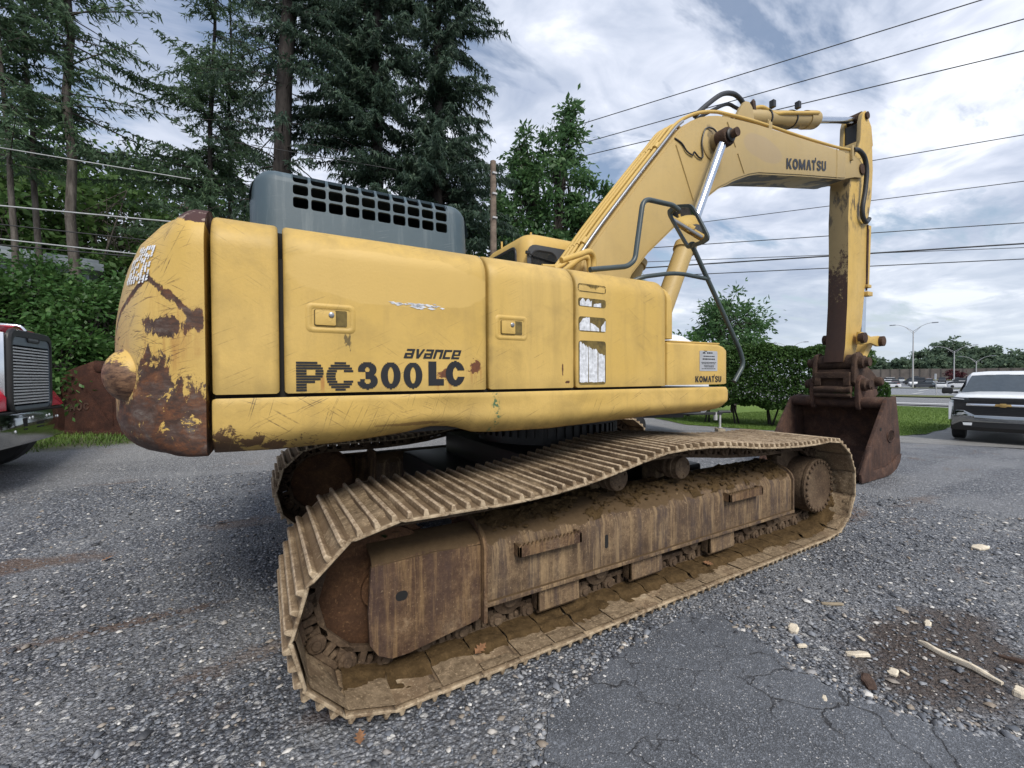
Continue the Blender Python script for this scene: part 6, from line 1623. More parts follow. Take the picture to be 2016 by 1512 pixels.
# clipped hedge: stems below, a dense leafy mass above
def hedge(name, b, d, half, depth, z0, z1, n, label, leaf_s=.085):
    c = np.array(at(b, d)); ax = np.array([-math.sin(rad(b)), math.cos(rad(b)), 0]); ay = np.array([math.cos(rad(b)), math.sin(rad(b)), 0])
    q = rng.uniform(-1, 1, (n, 3)); q /= np.sum(np.abs(q) ** 5, 1, keepdims=True) ** .2
    sx, sy, sz = q.T
    rr = rng.uniform(.60, 1.0, n) ** .35 * (1 + .03 * np.sin(sx * 9 + 1) * np.cos(sz * 7) + .03 * np.sin(sx * 23 + sz * 19))
    X, Yv, Z = sx * half * rr, sy * depth * rr, sz * rr
    thin = (Z > -.55) | (rng.uniform(size=n) < .55); X, Yv, Z = X[thin], Yv[thin], Z[thin]
    zc, zh = (z0 + z1) / 2, (z1 - z0) / 2
    C = c + ax * X[:, None] + ay * Yv[:, None] + np.stack([0 * X, 0 * X, zc + zh * Z + .10 * np.sin(X * 1.7)], 1)
    v, f_ = leaf_cards(C, leaf_s, .62, rng, .5)
    wood = []
    for k in range(int(half * 5)):
        x = rng.uniform(-half * .9, half * .9); x0 = round(x / 1.1) * 1.1 + rng.normal() * .12
        p0 = c + ax * x0 + ay * rng.normal() * .1; p1 = c + ax * x + ay * rng.normal() * depth * .4 + [0, 0, zc]
        wood.append((p0, p1, .035, .02))
    e_ = plant(name, tuple(c), wood, (v, f_), "bark_dark", "hedge_leaf", label, "hedge", None, "stem", "foliage")
    g = G(); q = lambda x, y, z: tuple(ax * x + ay * y + np.array([0, 0, z]))
    return e_
hedge("clipped_hedge", 28.2, 18.4, 2.75, 1.05, .66, 2.98, 76000, "large clipped dark green hedge behind the excavator bucket", .10)
hedge("clipped_hedge", 18.9, 30, .42, .9, .15, 1.65, 9000, "small rounded hedge seen just right of the bucket linkage", .10)
# blades on the lawn and the rough grass at the back of the yard
def blades(name, pts, hgt, wid, mat):
    n = len(pts); z = terrain(pts[:, 0], pts[:, 1]) + .012
    b = np.stack([pts[:, 0], pts[:, 1], z], 1); a = rng.uniform(0, 2 * PI, n); d = np.stack([np.cos(a), np.sin(a), 0 * a], 1)
    h = hgt * rng.uniform(.5, 1.4, n); tip = b + d * (h * .5)[:, None] + np.stack([0 * h, 0 * h, h], 1); s = np.stack([-np.sin(a), np.cos(a), 0 * a], 1) * wid
    v = np.stack([b - s, b + s, tip], 1).reshape(-1, 3); return np_mesh(name, v, np.arange(3 * n).reshape(-1, 3), M[mat], None, "stuff")
def inside(pts, poly):
    return in_poly(poly)(pts[:, 0], pts[:, 1])
p = np.concatenate([rng.uniform([10.8, 1.3], [20, 9.5], (56000, 2)), rng.uniform([20, 1.3], [34, 9.5], (40000, 2))]); p = p[inside(p, lawn_o)]
blades("lawn_grass", p, .055, .007, "grass_blade")
p = np.stack([rng.uniform(-9, 2.5, 42000), rng.uniform(5.0, 9.0, 42000)], 1); edge = 6.75 + .2 * p[:, 0] + .25 * np.sin(p[:, 0] * 2.3) + .15 * np.sin(p[:, 0] * 7); p = p[p[:, 1] > edge + rng.normal(size=len(p)) * .25]
blades("rough_grass", p, .065, .009, "grass_blade")

# ------------------------------------------------------------------ loose stones near the photographer
def stones_obj():
    n = 46000
    r = rng.uniform(0, 1, n) ** .62 * 6.6 + .55; a = rng.uniform(rad(-12), rad(128), n)
    x = CAM.x + r * np.cos(a); y = CAM.y + r * np.sin(a)
    keep = ~inside(np.stack([x, y], 1), [(-1.62, -2.35), (-1.36, -2.04), (-.80, -1.88), (-.12, -1.80), (-.0, -2.12), (-.10, -2.55), (.02, -2.88), (.22, -3.10), (1.2, -4.6), (-3, -6.5), (-3.4, -4.5), (-2.3, -3.0)]) | (rng.uniform(size=n) < .012)
    keep &= ~((np.abs(y - TY0) < .43) & (x > -2.3) & (x < 2.4))
    x, y, r = x[keep], y[keep], r[keep]; n = len(x)
    m = 3200; q = np.array([(-1.62, -2.35), (-1.36, -2.04), (-.80, -1.88), (-.12, -1.80), (0, -2.12), (-.10, -2.55), (.02, -2.88), (.22, -3.10), (.6, -3.5)]); k_ = rng.integers(0, len(q) - 1, m); f_ = rng.uniform(size=m)[:, None]; e_ = q[k_] * (1 - f_) + q[k_ + 1] * f_ + rng.normal(size=(m, 2)) * np.where(rng.uniform(size=(m, 1)) < .5, .025, .075)
    x = np.concatenate([x, e_[:, 0]]); y = np.concatenate([y, e_[:, 1]]); n = len(x)
    s = np.clip(rng.lognormal(math.log(.0070), .42, n), .003, .024)
    base = np.array([(1, 0, 0), (-1, 0, 0), (0, 1, 0), (0, -1, 0), (0, 0, 1), (0, 0, -1), (.62, .62, .5), (-.62, .62, .45), (-.62, -.62, .5), (.62, -.62, .45)], float)
    F = np.array([(0, 6, 4), (6, 2, 4), (2, 7, 4), (7, 1, 4), (1, 8, 4), (8, 3, 4), (3, 9, 4), (9, 0, 4), (6, 0, 2), (7, 2, 1), (8, 1, 3), (9, 3, 0)])
    an = rng.uniform(0, 2 * PI, n); c, sn = np.cos(an), np.sin(an)
    v = base[None] * rng.uniform(.72, 1.25, (n, 10, 3)); v = v * (s[:, None] * np.stack([rng.uniform(.8, 1.6, n), rng.uniform(.7, 1.1, n), rng.uniform(.45, .85, n)], 1))[:, None, :].reshape(n, 1, 3)
    vx = v[..., 0] * c[:, None] - v[..., 1] * sn[:, None]; vy = v[..., 0] * sn[:, None] + v[..., 1] * c[:, None]
    v = np.stack([vx + x[:, None], vy + y[:, None], v[..., 2] + terrain(x, y)[:, None] + s[:, None] * .22 + .002], -1).reshape(-1, 3)
    np_mesh("gravel", v, (F[None] + (np.arange(n) * 10)[:, None, None]).reshape(-1, 3), M["stone_mix"], None, "stuff")
stones_obj()
# ------------------------------------------------------------------ helpers for placed things
def frame(base, fwd):
    """local x forward, y left, z up, placed at base and heading along fwd; the geometry stays local to the Empty's position"""
    f = Vector((fwd[0], fwd[1], 0)).normalized(); l = Vector((-f.y, f.x, 0))
    return lambda x, y, z: tuple(f * x + l * y + Vector((0, 0, z)))

# ================================================================== red truck on the left
TB = (-5.6, 4.03, terrain(-5.6, 4.6))
TRUCK = empty("truck", TB, "red truck with chrome bumper and slatted silver radiator grille at the left edge", "truck")
tw = lambda x, y, z: (x - TB[0], y - TB[1], z - TB[2])
g = G(tw); fx = -4.95
def yrr(y0, y1, z0, z1, r, n=6): return rrect(y0, y1, z0, z1, r, n)
shell_o = yrr(3.485, 4.575, 1.13, 2.115, .13); shell_i = yrr(3.56, 4.50, 1.21, 1.93, .02)
g.loft([[(fx - .035, a, b) for a, b in shell_o], [(fx - .01, a, b) for a, b in shell_o], [(fx + .012, a, b) for a, b in yrr(3.50, 4.56, 1.145, 2.10, .12)], [(fx + .012, a, b) for a, b in yrr(3.53, 4.53, 1.16, 2.03, .10)], [(fx - .02, a, b) for a, b in yrr(3.535, 4.525, 1.165, 2.025, .10)]], True, False)
g.build("radiator_shell", M["black_paint"], TRUCK, smooth=35)
g = G(tw); g.loft([[(fx - .02, a, b) for a, b in yrr(3.53, 4.53, 1.16, 2.03, .10)], [(fx - .0, a, b) for a, b in yrr(3.535, 4.525, 1.165, 2.025, .10)], [(fx, a, b) for a, b in shell_i], [(fx - .10, a, b) for a, b in shell_i]], True, False)
g.build("grille_surround", M["grille_surround"], TRUCK, smooth=35)
g = G(tw); g.box((fx - .13, 3.55, 1.20), (fx - .10, 4.51, 1.94)); g.build("radiator_core", M["black_void"], TRUCK)
for k in range(19):
    z = 1.235 + k * .0365
    g = G(tw); g.prism([(fx - .055, 3.56, z + .012), (fx - .010, 3.56, z - .004), (fx - .004, 3.56, z - .002), (fx - .004, 3.56, z + .015), (fx - .05, 3.56, z + .022)], (0, .94, 0)); g.build("grille_slat", M["slat_silver"], TRUCK)
for y in (3.80, 4.22):
    g = G(tw); g.box((fx - .075, y, 1.21), (fx - .06, y + .02, 1.93)); g.build("grille_bar", M["black_paint"], TRUCK)
g = G(tw); g.loft([[(fx + h, a, b) for a, b in yrr(3.90 - d, 4.20 + d, 1.985 - d, 2.045 + d, .03 + d, 5)] for d, h in ((.012, 0), (.01, .012), (0, .014), (-.006, .009))], True, True); bdg = g.build("maker_badge", M["black_paint"], TRUCK, smooth=40)
g = G(tw)
for k in range(8): g.box((fx + .0095, 3.92 + k * .033, 2.005), (fx + .0105, 3.92 + k * .033 + .02, 2.027))
g.build("badge_relief", M["steel_grey"], bdg)
g = G(tw); rings = []
for x, dz in ((fx - .12, 0), (-6.2, .05), (-7.4, .12)): rings.append([(x, a, b + (dz if b > 1.6 else 0)) for a, b in yrr(3.50, 4.56, 1.15, 2.15, .14)])
g.loft(rings); g.build("hood", M["red_paint"], TRUCK, smooth=40)
g = G(tw); g.box((-6.9, 3.452, 1.20), (fx - .03, 3.484, 2.06)); g.build("side_panel", M["chrome"], TRUCK, bevel=.006)
g = G(tw); g.lathe([(0, 0), (.16, 0), (.17, .02), (.12, .04), (0, .05)], (-5.55, 3.452, 1.62), (0, -1, 0), 24); g.build("air_intake", M["bucket_rust"], TRUCK, smooth=40)
g = G(tw); g.tube(round_path([(fx - .45, 3.93, 2.12), (fx - .38, 3.93, 2.19), (fx - .06, 3.93, 2.175), (fx - .02, 3.93, 2.11)], .05), .022, 8); g.build("hood_handle", M["chrome"], TRUCK, smooth=60)
for ya, yb, s_ in ((4.58, 5.02, 1), (2.98, 3.45, -1)):
    g = G(tw); rings = []
    for x, z in ((fx - .02, 1.22), (fx - .10, 1.36), (fx - .26, 1.48), (fx - .55, 1.56), (fx - .95, 1.54), (fx - 1.2, 1.40)):
        yi, yo = (ya, yb) if s_ > 0 else (yb, ya)
        rings.append([(x, yi, z + .10), (x, yo - s_ * .05, z), (x, yo, z - .06), (x, yo, 1.17), (x, yi, 1.17)])
    g.loft(rings); g.build("fender", M["red_paint"], TRUCK, smooth=35, label="red front fender on the far side of the grille" if s_ > 0 else "red front fender on the near side of the grille")
g = G(tw); rings = []
for y, x in ((2.95, fx - .22), (2.99, fx - .06), (3.10, fx + .03), (3.6, fx + .05), (4.4, fx + .05), (4.85, fx + .03), (4.96, fx - .06), (5.0, fx - .22)):
    rings.append([(x - .16, y, 1.13), (x - .01, y, 1.13), (x + .005, y, 1.11), (x + .012, y, .96), (x + .005, y, .80), (x - .02, y, .757), (x - .05, y, .765), (x - .16, y, .78)])
g.loft(rings); BMP = g.build("bumper", M["bumper_chrome"], TRUCK, smooth=40)
g = G(tw); g.box((fx - .2, 3.1, 1.131), (fx - .0, 4.9, 1.155)); g.build("bumper_step", M["black_paint"], TRUCK, bevel=.006)
for y0, y1, z0, z1 in ((3.60, 3.70, .93, 1.07), (3.93, 4.14, .93, 1.0)):
    g = G(tw); g.prism([(fx + .0555, a, b) for a, b in yrr(y0, y1, z0, z1, .012)], (.006, 0, 0)); g.build("tow_opening", M["black_void"], BMP)
for y, z in ((3.76, 1.06), (3.84, 1.065), (4.22, 1.06), (4.30, 1.065), (4.55, 1.03), (3.42, .93)):
    g = G(tw); g.lathe([(0, 0), (.018, 0), (.014, .008), (0, .01)], (fx + .055, y, z), (1, 0, 0), 10); g.build("bumper_bolt", M["white_lamp"], BMP, smooth=40)
for y in (4.62, 3.14):
    g = G(tw); z0 = TB[2] + .515
    g.lathe([(.29, -.15), (.48, -.15), (.515, -.11), (.515, .11), (.48, .15), (.29, .15), (.27, .10), (.27, -.10), (.29, -.15)], (-5.62, y, z0), (0, 1, 0), 44); wh = g.build("wheel", M["rubber"], TRUCK, smooth=35)
    g = G(tw); g.lathe([(0, -.10), (.28, -.10), (.28, .10), (.20, .06), (.1, .09), (0, .09)], (-5.62, y, z0), (0, 1, 0), 30); g.build("rim", M["steel_grey"], wh, smooth=40)
g = G(tw); g.box((-9.5, 3.6, .95), (fx - .15, 4.46, 1.15)); g.build("chassis", M["black_paint"], TRUCK)
g = G(tw); g.box((-9.2, 2.9, 1.1), (-7.4, 5.1, 3.0)); g.build("truck_cab", M["red_paint"], TRUCK, bevel=.08)

# ================================================================== loose loader bucket
LBp = (-5.24, 6.97); LBz = terrain(*LBp) - .02
LB = empty("loose_bucket", (*LBp, LBz), "dark rusty digging bucket lying on the grass between the red truck and the counterweight", "bucket")
cr, cf = Vector((.864, -.503, 0)), Vector((.503, .864, 0))
def lbw(a, d, z): return tuple(cr * a + cf * d + Vector((0, 0, z)))
K = .0092
out_px = [(100, 858), (108, 835), (116, 752), (128, 731), (150, 722), (176, 713), (188, 709), (203, 710), (214, 719), (222, 735), (240, 800), (262, 848), (262, 858)]
lb_side = [((x - 170) * K, (858 - y) * K) for x, y in out_px]
for d in (0.0, 1.25):
    g = G(lbw); g.prism([(a, d, z) for a, z in lb_side], (0, .05, 0)); g.build("bucket_side", M["old_bucket_rust"], LB, bevel=.008)
g = G(lbw); shell = [((x - 170) * K, (858 - y) * K) for x, y in ((104, 856), (110, 834), (118, 754), (130, 733), (176, 716))]
g.loft([[(a, .05, z), (a, 1.25, z), (a + .03, 1.25, z - .03), (a + .03, .05, z - .03)] for a, z in shell]); g.build("bucket_shell", M["old_bucket_rust"], LB, smooth=30)
g = G(lbw); g.loft([[(a, .05, z), (a, 1.25, z), (a, 1.25, z + .04), (a, .05, z + .04)] for a, z in (((104 - 170) * K, 0), ((262 - 170) * K, 0))]); g.build("bucket_floor", M["old_bucket_rust"], LB)
g = G(lbw)
a0, z0 = (118 - 170) * K, (858 - 846) * K
g.prism([(a, -.028, z) for a, z in ((-.60, .0), (-.50, .13), (-.30, .095), (.0, .085), (.3, .09), (.62, .115), (.84, .10), (.84, .0))], (0, .03, 0)); g.build("wear_plate", M["old_bucket_rust"], LB, bevel=.006)
g = G(lbw); q = [(158, 731), (178, 728), (188, 740), (236, 842), (222, 842)]
g.prism([((x - 170) * K, -.014, (858 - y) * K) for x, y in ((155, 742), (182, 728), (192, 738), (222, 790), (222, 838))], (0, .016, 0)); g.build("side_rib", M["old_bucket_rust"], LB, bevel=.004)
g = G(lbw); g.lathe([(0, 0), (.085, 0), (.09, .02), (.06, .035), (0, .035)], ((196 - 170) * K, 0, (858 - 722) * K), (0, -1, 0), 20); g.build("pin_boss", M["old_bucket_rust"], LB, smooth=40)
LOGO['E'] = (0.66, OR(rect(0, 0, .22, 1), rect(0, 0, .64, .2), rect(0, .4, .6, .6), rect(0, .8, .64, 1)))
LOGO['N'] = (0.84, OR(rect(0, 0, .22, 1), rect(.60, 0, .82, 1), in_poly([(0, 1), (.24, 1), (.82, 0), (.58, 0)])))
LOGO['C'] = (0.80, SUB(ring(.42, .5, .42, .51, .22, .2), rect(.5, .34, 1.2, .66)))
g = letters("ENOC", LOGO, bilin(lbw(-.40, -.012, .445), lbw(.045, -.012, .485), lbw(-.40, -.012, .575), lbw(.045, -.012, .615)), 1, .14, rows=20)
g.build("raised_lettering", M["bucket_rust"], LB, smooth=0, normals=False)

# ================================================================== white pickup on the right
PB_ = Vector((15.14, -.30)); Lh = Vector((.975, .22)); th = rad(-4)
hd = Vector((-.975 * math.cos(th) + .22 * math.sin(th), -.22 * math.cos(th) - .975 * math.sin(th)))
front = PB_ + hd * .95
PU = empty("pickup", (front.x, front.y, terrain(PB_.x, PB_.y) + .03), "white pickup with a gold badge on its black grille parked facing the machine", "pickup")
pw = frame(None, hd)
def sect(x, hw_, zb, zs, zt, crown, tuck=.03):
    h = [(hw_ - tuck, zb), (hw_, zb + .12), (hw_, zs - .12), (hw_ - .025, zs), (hw_ - .12, zt), (hw_ * .5, zt + crown * .8), (0, zt + crown)]
    return [(x, y, z) for y, z in h] + [(x, -y, z) for y, z in h[::-1][1:]]
g = G(pw)
g.loft([sect(-.03, .90, .56, 1.14, 1.20, .02), sect(-.10, .95, .54, 1.16, 1.225, .03), sect(-.30, .985, .52, 1.18, 1.25, .04), sect(-.8, 1.0, .5, 1.2, 1.28, .05), sect(-1.45, 1.0, .5, 1.22, 1.30, .05)]); g.build("front_body", M["white_paint"], PU, smooth=40)
g = G(pw); g.loft([sect(-1.43, 1.0, .48, 1.22, 1.29, .0), sect(-3.6, 1.0, .48, 1.24, 1.31, .0), sect(-5.8, .99, .52, 1.26, 1.34, .0)]); g.build("rear_body", M["white_paint"], PU, smooth=40)
g = G(pw)
def ghouse(x, hb, ht, zt): return [(x, hb, 1.26), (x, ht + .03, zt - .09), (x, ht - .04, zt - .015), (x, ht * .5, zt + .02), (x, -ht * .5, zt + .02), (x, -ht + .04, zt - .015), (x, -ht - .03, zt - .09), (x, -hb, 1.26)]
r1 = ghouse(-2.20, .93, .76, 1.88); r0 = [(-1.38, y, 1.27 + (z - 1.26) * .02) for _, y, z in r1]
g.loft([r0, [(a[0] * .5 + b[0] * .5, a[1] * .5 + b[1] * .5, a[2] * .5 + b[2] * .5) for a, b in zip(r0, r1)], r1, ghouse(-2.7, .93, .76, 1.91), ghouse(-3.45, .93, .75, 1.87)]); g.build("cab_top", M["white_paint"], PU, smooth=30)
g = G(pw); W0, W1 = [(-1.40, y, 1.315 + .02 * (1 - (y / .8) ** 2)) for y in np.linspace(-.84, .84, 9)], [(-2.07, y, 1.80 + .03 * (1 - (y / .7) ** 2)) for y in np.linspace(-.70, .70, 9)]
W0 = [(x + .05 * (1 - (y / .84) ** 2), y, z) for x, y, z in W0]; W1 = [(x + .04, y, z) for x, y, z in W1]
g.loft([W0, W1], False, False); g.build("windscreen", M["windscreen"], PU, smooth=60, normals=False)
g = G(pw); g.box((-2.0, -.42, 1.815), (-1.985, -.22, 1.828)); g.box((-2.0, .05, 1.815), (-1.985, .28, 1.828)); g.build("sticker_strip", M["white_lamp"], PU)
for s_ in (-1, 1):
    g = G(pw); g.add([(-1.62, s_ * .935, 1.31), (-3.3, s_ * .94, 1.31), (-3.3, s_ * .80, 1.76), (-2.25, s_ * .80, 1.76)], [(0, 1, 2, 3)]); g.build("side_window", M["glass_dark"], PU, smooth=0)
    g = G(pw); g.loft([[(-1.60 + dx, s_ * y, z) for y, z in yrr(1.06, 1.30, 1.25, 1.44, .05)] for dx in (-.10, -.02, .0)]); g.box((-1.68, min(s_ * .95, s_ * 1.1), 1.27), (-1.60, max(s_ * .95, s_ * 1.1), 1.33)); g.build("door_mirror", M["black_paint"], PU, bevel=.015)
    g = G(pw); g.prism([(-.035, s_ * y, z) for y, z in ((.97, 1.215), (.62, 1.20), (.60, 1.12), (.66, 1.07), (.80, 1.12), (.97, 1.14))], (.07, 0, 0)); hl = g.build("headlamp", M["glass_dark"], PU, bevel=.01)
    g = G(pw); g.prism([(.036, s_ * y, z) for y, z in ((.95, 1.19), (.70, 1.165), (.70, 1.15), (.95, 1.17))], (.006, 0, 0)); g.build("lamp_strip", M["white_lamp"], hl)
    g = G(pw); g.prism([(-.05, s_ * y, z) for y, z in ((1.0, 1.08), (.74, 1.02), (.74, .97), (.93, .95), (.96, .60), (1.0, .58))], (.06, 0, 0)); g.build("fender_corner", M["white_paint"], PU, bevel=.012)
    g = G(pw); g.prism([(.105, s_ * y, z) for y, z in ((.72, .53), (.54, .535), (.55, .46), (.70, .46))], (.012, 0, 0)); g.build("fog_lamp", M["white_lamp"], PU)
    for x in (-.95, -4.7):
        g = G(pw); g.lathe([(.23, -.13), (.38, -.13), (.41, -.10), (.41, .10), (.38, .13), (.24, .13)], (x, s_ * .86, .40), (0, 1, 0), 36); w_ = g.build("wheel", M["rubber"], PU, smooth=35)
        g = G(pw); g.lathe([(0, -.11), (.24, -.11), (.24, .11), (0, .11)], (x, s_ * .86, .40), (0, 1, 0), 30); g.build("rim", M["black_paint"], w_, smooth=35)
        g = G(pw); g.lathe([(.232, 0), (.245, 0), (.245, .01), (.232, .01)], (x, s_ * .99, .40), (0, s_, 0), 36); g.build("rim_edge", M["steel_grey"], w_, smooth=35)
g = G(pw); g.box((-.04, -.90, .72), (.02, .90, 1.20)); g.build("grille", M["black_paint"], PU)
for z in (.76, .80, .84, .88, .92, 1.075, 1.11):
    g = G(pw); g.box((.02, -.80, z), (.032, .80, z + .016)); g.build("grille_slat", M["black_paint"], PU)
g = G(pw); g.loft([[(.02, y, .985), (.05, y, .985), (.06, y, 1.01), (.05, y, 1.045), (.02, y, 1.045)] for y in (-.66, -.2, .2, .66)]); g.build("grille_bar", M["chrome"], PU, smooth=30)
g = G(pw); g.prism([(.062, y, z) for y, z in ((-.15, .985), (-.055, .985), (-.055, .965), (.055, .965), (.055, .985), (.15, .985), (.135, 1.045), (.055, 1.045), (.055, 1.065), (-.055, 1.065), (-.055, 1.045), (-.135, 1.045))], (.015, 0, 0)); g.build("gold_badge", M["gold_badge"], PU, bevel=.004)
g = G(pw); rings = []
for y in (-.97, -.93, -.70, -.5, 0, .5, .70, .93, .97):
    a = abs(y); x = .12 - .18 * max(0, (a - .55) / .45) ** 2; zt = .86 if a > .66 else (.80 if a > .55 else .74); zb = .44 if a > .8 else .56
    rings.append([(x - .15, y, zt), (x - .02, y, zt), (x, y, zt - .03), (x + .01, y, (zt + zb) / 2), (x - .01, y, zb), (x - .15, y, zb)])
g.loft(rings); g.build("bumper", M["bumper_chrome"], PU, smooth=30)
g = G(pw); rings = []
for y in (-.96, -.75, -.5, .5, .75, .96):
    a = abs(y); x = .10 - .16 * max(0, (a - .55) / .45) ** 2
    rings.append([(x - .3, y, .56), (x, y, .56), (x, y, .42), (x - .06, y, .32), (x - .3, y, .30)])
g.loft(rings); g.build("lower_valance", M["black_paint"], PU, smooth=30)
g = G(pw); g.box((-5.6, -.75, .30), (-.3, .75, .5)); g.build("chassis", M["black_paint"], PU)

# ================================================================== white trailer behind the machine
JB = Vector((9.2, 4.2)); ta = Vector((.90, -.43)).normalized()
tb = JB - ta * .80
TR = empty("trailer", (tb.x, tb.y, terrain(tb.x, tb.y)), "white round-topped trailer propped on its jack behind the front of the machine", "trailer")
trw = frame(None, ta)
g = G(trw); rings = []
for x, k in ((-4.2, 1), (-1.2, 1), (-.75, .97), (-.35, .88), (-.12, .76), (.0, .60)):
    zt = .62 + 2.22 * k; rings.append([(x, y, z) for y, z in yrr(-1.0 * (.5 + .5 * k), 1.0 * (.5 + .5 * k), .62, zt, .30, 6)])
g.loft(rings); g.build("trailer_body", M["white_paint"], TR, smooth=40)
g = G(trw); g.box((-4.2, -.55, .50), (-.6, .55, .61)); g.box((-.6, -.05, .52), (.85, .05, .60)); g.build("trailer_frame", M["black_paint"], TR, bevel=.01)
g = G(trw); g.tube(round_path([(.75, 0, .60), (.95, 0, .60), (1.12, 0, .60)], .05), .04, 8); g.build("coupler", M["hose_black"], TR, smooth=50)
g = G(trw); g.cyl((.80, 0, .13), (.80, 0, .60), .03, n=12); g.box((.75, -.05, .125), (.85, .05, .145)); g.build("jack_post", M["galvanised"], TR, smooth=50)
g = G(trw); g.cyl((.66, .0, .36), (.66, 0, .60), .055, n=14); g.build("jack_sleeve", M["galvanised"], TR, smooth=50)
for y in (-.88, .88):
    g = G(trw); g.lathe([(0, -.1), (.33, -.1), (.35, -.07), (.35, .07), (.33, .1), (0, .1)], (-2.2, y, .35), (0, 1, 0), 28); g.build("wheel", M["rubber"], TR, smooth=40)
WB = empty("wood_block", (JB.x, JB.y, terrain(JB.x, JB.y)), "short grey timber block on the gravel under the trailer jack", "wood block")
wbw = frame(None, (.75, -.66))
g = G(wbw); g.box((-.10, -.20, .012), (.10, .20, .128)); g.build("block", M["weathered_wood"], WB, bevel=.008)

# ================================================================== utility pole, wires, lamps, sign
UPp = at(62.3, 12.6)
UP = empty("utility_pole", UPp, "weathered wooden utility pole between the dark spruce and the walnut tree", "utility pole")
g = G(); g.tube([(0, 0, -.2), (.02, 0, 4), (.03, 0, 7.6)], [.115, .10, .085], 14); g.build("pole", M["pole_wood"], UP, smooth=60)
for z in (5.9, 6.6, 7.2):
    g = G(); g.box((-.04, -.12, z), (.10, .12, z + .05)); g.cyl((.10, .08, z + .025), (.16, .09, z + .025), .03, n=10); g.build("pole_bracket", M["galvanised"], UP)
def wire(b0, s0, b1, s1, h, label, r=.018, mat="wire_black", t0=-.3, t1=1.6, sag=0.0):
    a = Vector(polar(b0, h / s0, CAM.z + h)); b = Vector(polar(b1, h / s1, CAM.z + h)); d = b - a
    p0, p1 = a + d * t0, a + d * t1; mid = (p0 + p1) / 2; n = 24; pts = []
    for k in range(n + 1):
        t = k / n; p = p0.lerp(p1, t)
        tt = t0 + (t1 - t0) * t; p.z += sag * (tt * (tt - 1)); pts.append(p - mid)
    g = G(); g.tube(pts, r, 6); o = g.build("overhead_wire", M[mat], None, smooth=60); o.location = mid
    return tag(o, label, "overhead wire", "overhead power lines")
wire(45.8, .598, 12.3, .588, 11.0, "topmost thin wire crossing the sky above the boom", t0=-.35)
wire(45.8, .552, 9.7, .531, 10.2, "second wire from the top, passing just over the boom hose", t0=-.35)
wire(48.3, .514, 9.7, .484, 9.5, "third wire from the top, vanishing behind the arm cylinder", t0=-.3)
wire(19.7, .384, 9.6, .359, 8.6, "thin wire meeting the top of the arm at boom pin height", r=.016, t0=-4.2, t1=2.2)
wire(35.4, .33, 9.6, .29, 7.6, "thin wire crossing the arm just below the boom nose", r=.016, t0=-.12)
wire(41.0, .287, 9.6, .228, 6.6, "wire crossing behind the mirror and the middle of the arm", r=.020, t0=-.1)
wire(42.1, .244, 9.6, .197, 5.8, "thick black cable, heaviest of the lines behind the arm", r=.034, t0=-.1)
wire(42.1, .257, 9.6, .191, 5.9, "thin cable running along the thick one and crossing it behind the arm", r=.016, t0=-.1)
wire(42.1, .224, 9.6, .174, 5.3, "lowest black wire behind the boom cylinder and the arm", r=.022, t0=-.1)
wire(109.8, .349, 99.8, .370, 4.6, "highest pale wire crossing the trees on the left", r=.012, mat="wire_pale", t0=-.6, t1=1.3)
wire(109.9, .262, 99.8, .286, 3.4, "bright pale cable ending behind the top of the counterweight", r=.016, mat="wire_pale", t0=-.6, t1=1.3)
wire(109.9, .234, 101.4, .247, 3.0, "black cable between the two bright pale cables on the left", r=.011, t0=-.6, t1=1.4)
wire(109.9, .212, 102.2, .220, 2.75, "lower bright pale cable just above the grey roof on the left", r=.015, mat="wire_pale", t0=-.6, t1=1.4)
wire(110.0, .203, 102.1, .215, 2.60, "lowest black cable just above the grey roof on the left", r=.012, t0=-.6, t1=1.4)
wire(85.0, .473, 78.2, .473, 6.6, "short visible stretch of wire in the sky gap above the engine hood", r=.012, t0=-.9, t1=1.5)
def lamp(b, d, htop, label, arms=2, reach=3.2, turn=0):
    p0 = at(b, d); H = CAM.z + htop * d - p0[2]
    e = empty("street_lamp", p0, label, "street lamp", "twin-arm lamps in the car park")
    g = G(); g.tube([(0, 0, -.1), (0, 0, H - 1.6)], [.17, .10], 10); g.build("lamp_post", M["galvanised"], e, smooth=60)
    dv = Vector((-math.sin(rad(b + turn)), math.cos(rad(b + turn)), 0))
    for s_ in ((1, -1) if arms == 2 else (1,)):
        g = G(); g.tube(smooth_path([dv * 0 + Vector((0, 0, H - 1.75)), dv * s_ * reach * .45 + Vector((0, 0, H - .55)), dv * s_ * reach * .8 + Vector((0, 0, H - .05)), dv * s_ * reach + Vector((0, 0, H))], 4), .055, 6)
        g.tube([Vector((0, 0, H - 2.3)), dv * s_ * reach * .42 + Vector((0, 0, H - .62))], .04, 6); g.build("lamp_arm", M["galvanised"], e, smooth=60)
        g = G(); c = dv * s_ * (reach + .35) + Vector((0, 0, H + .02)); g.obox(c, dv * .55, Vector((0, 0, 1)).cross(dv) * .2, (0, 0, .10)); g.build("lamp_head", M["steel_grey"], e, bevel=.04)
lamp(16.45, 138, .088, "nearest twin-arm lamp post, on the grass strip between bucket and pickup", reach=3.3)
lamp(13.65, 187, .048, "second twin-arm lamp post, just left of the pickup roof", reach=4.0)
lamp(12.25, 210, .030, "farthest lamp post, rising right behind the pickup roof", reach=3.4)
lamp(26.6, 140, .066, "lamp post of which only the two heads show above the clipped hedge", reach=3.3)
sp0 = at(14.8, 66); SG = empty("sign_post", sp0, "slightly leaning thin sign post seen edge-on beside the road", "sign post")
g = G(); g.tube([(0, 0, -.1), (-.06, .08, 2.45)], .04, 8); g.build("post", M["galvanised"], SG)
g = G(); g.obox((-.06, .08, 2.15), (.03, .0, 0), (.07, .09, 0), (0, 0, .32)); g.build("sign_plate", M["white_paint"], SG)

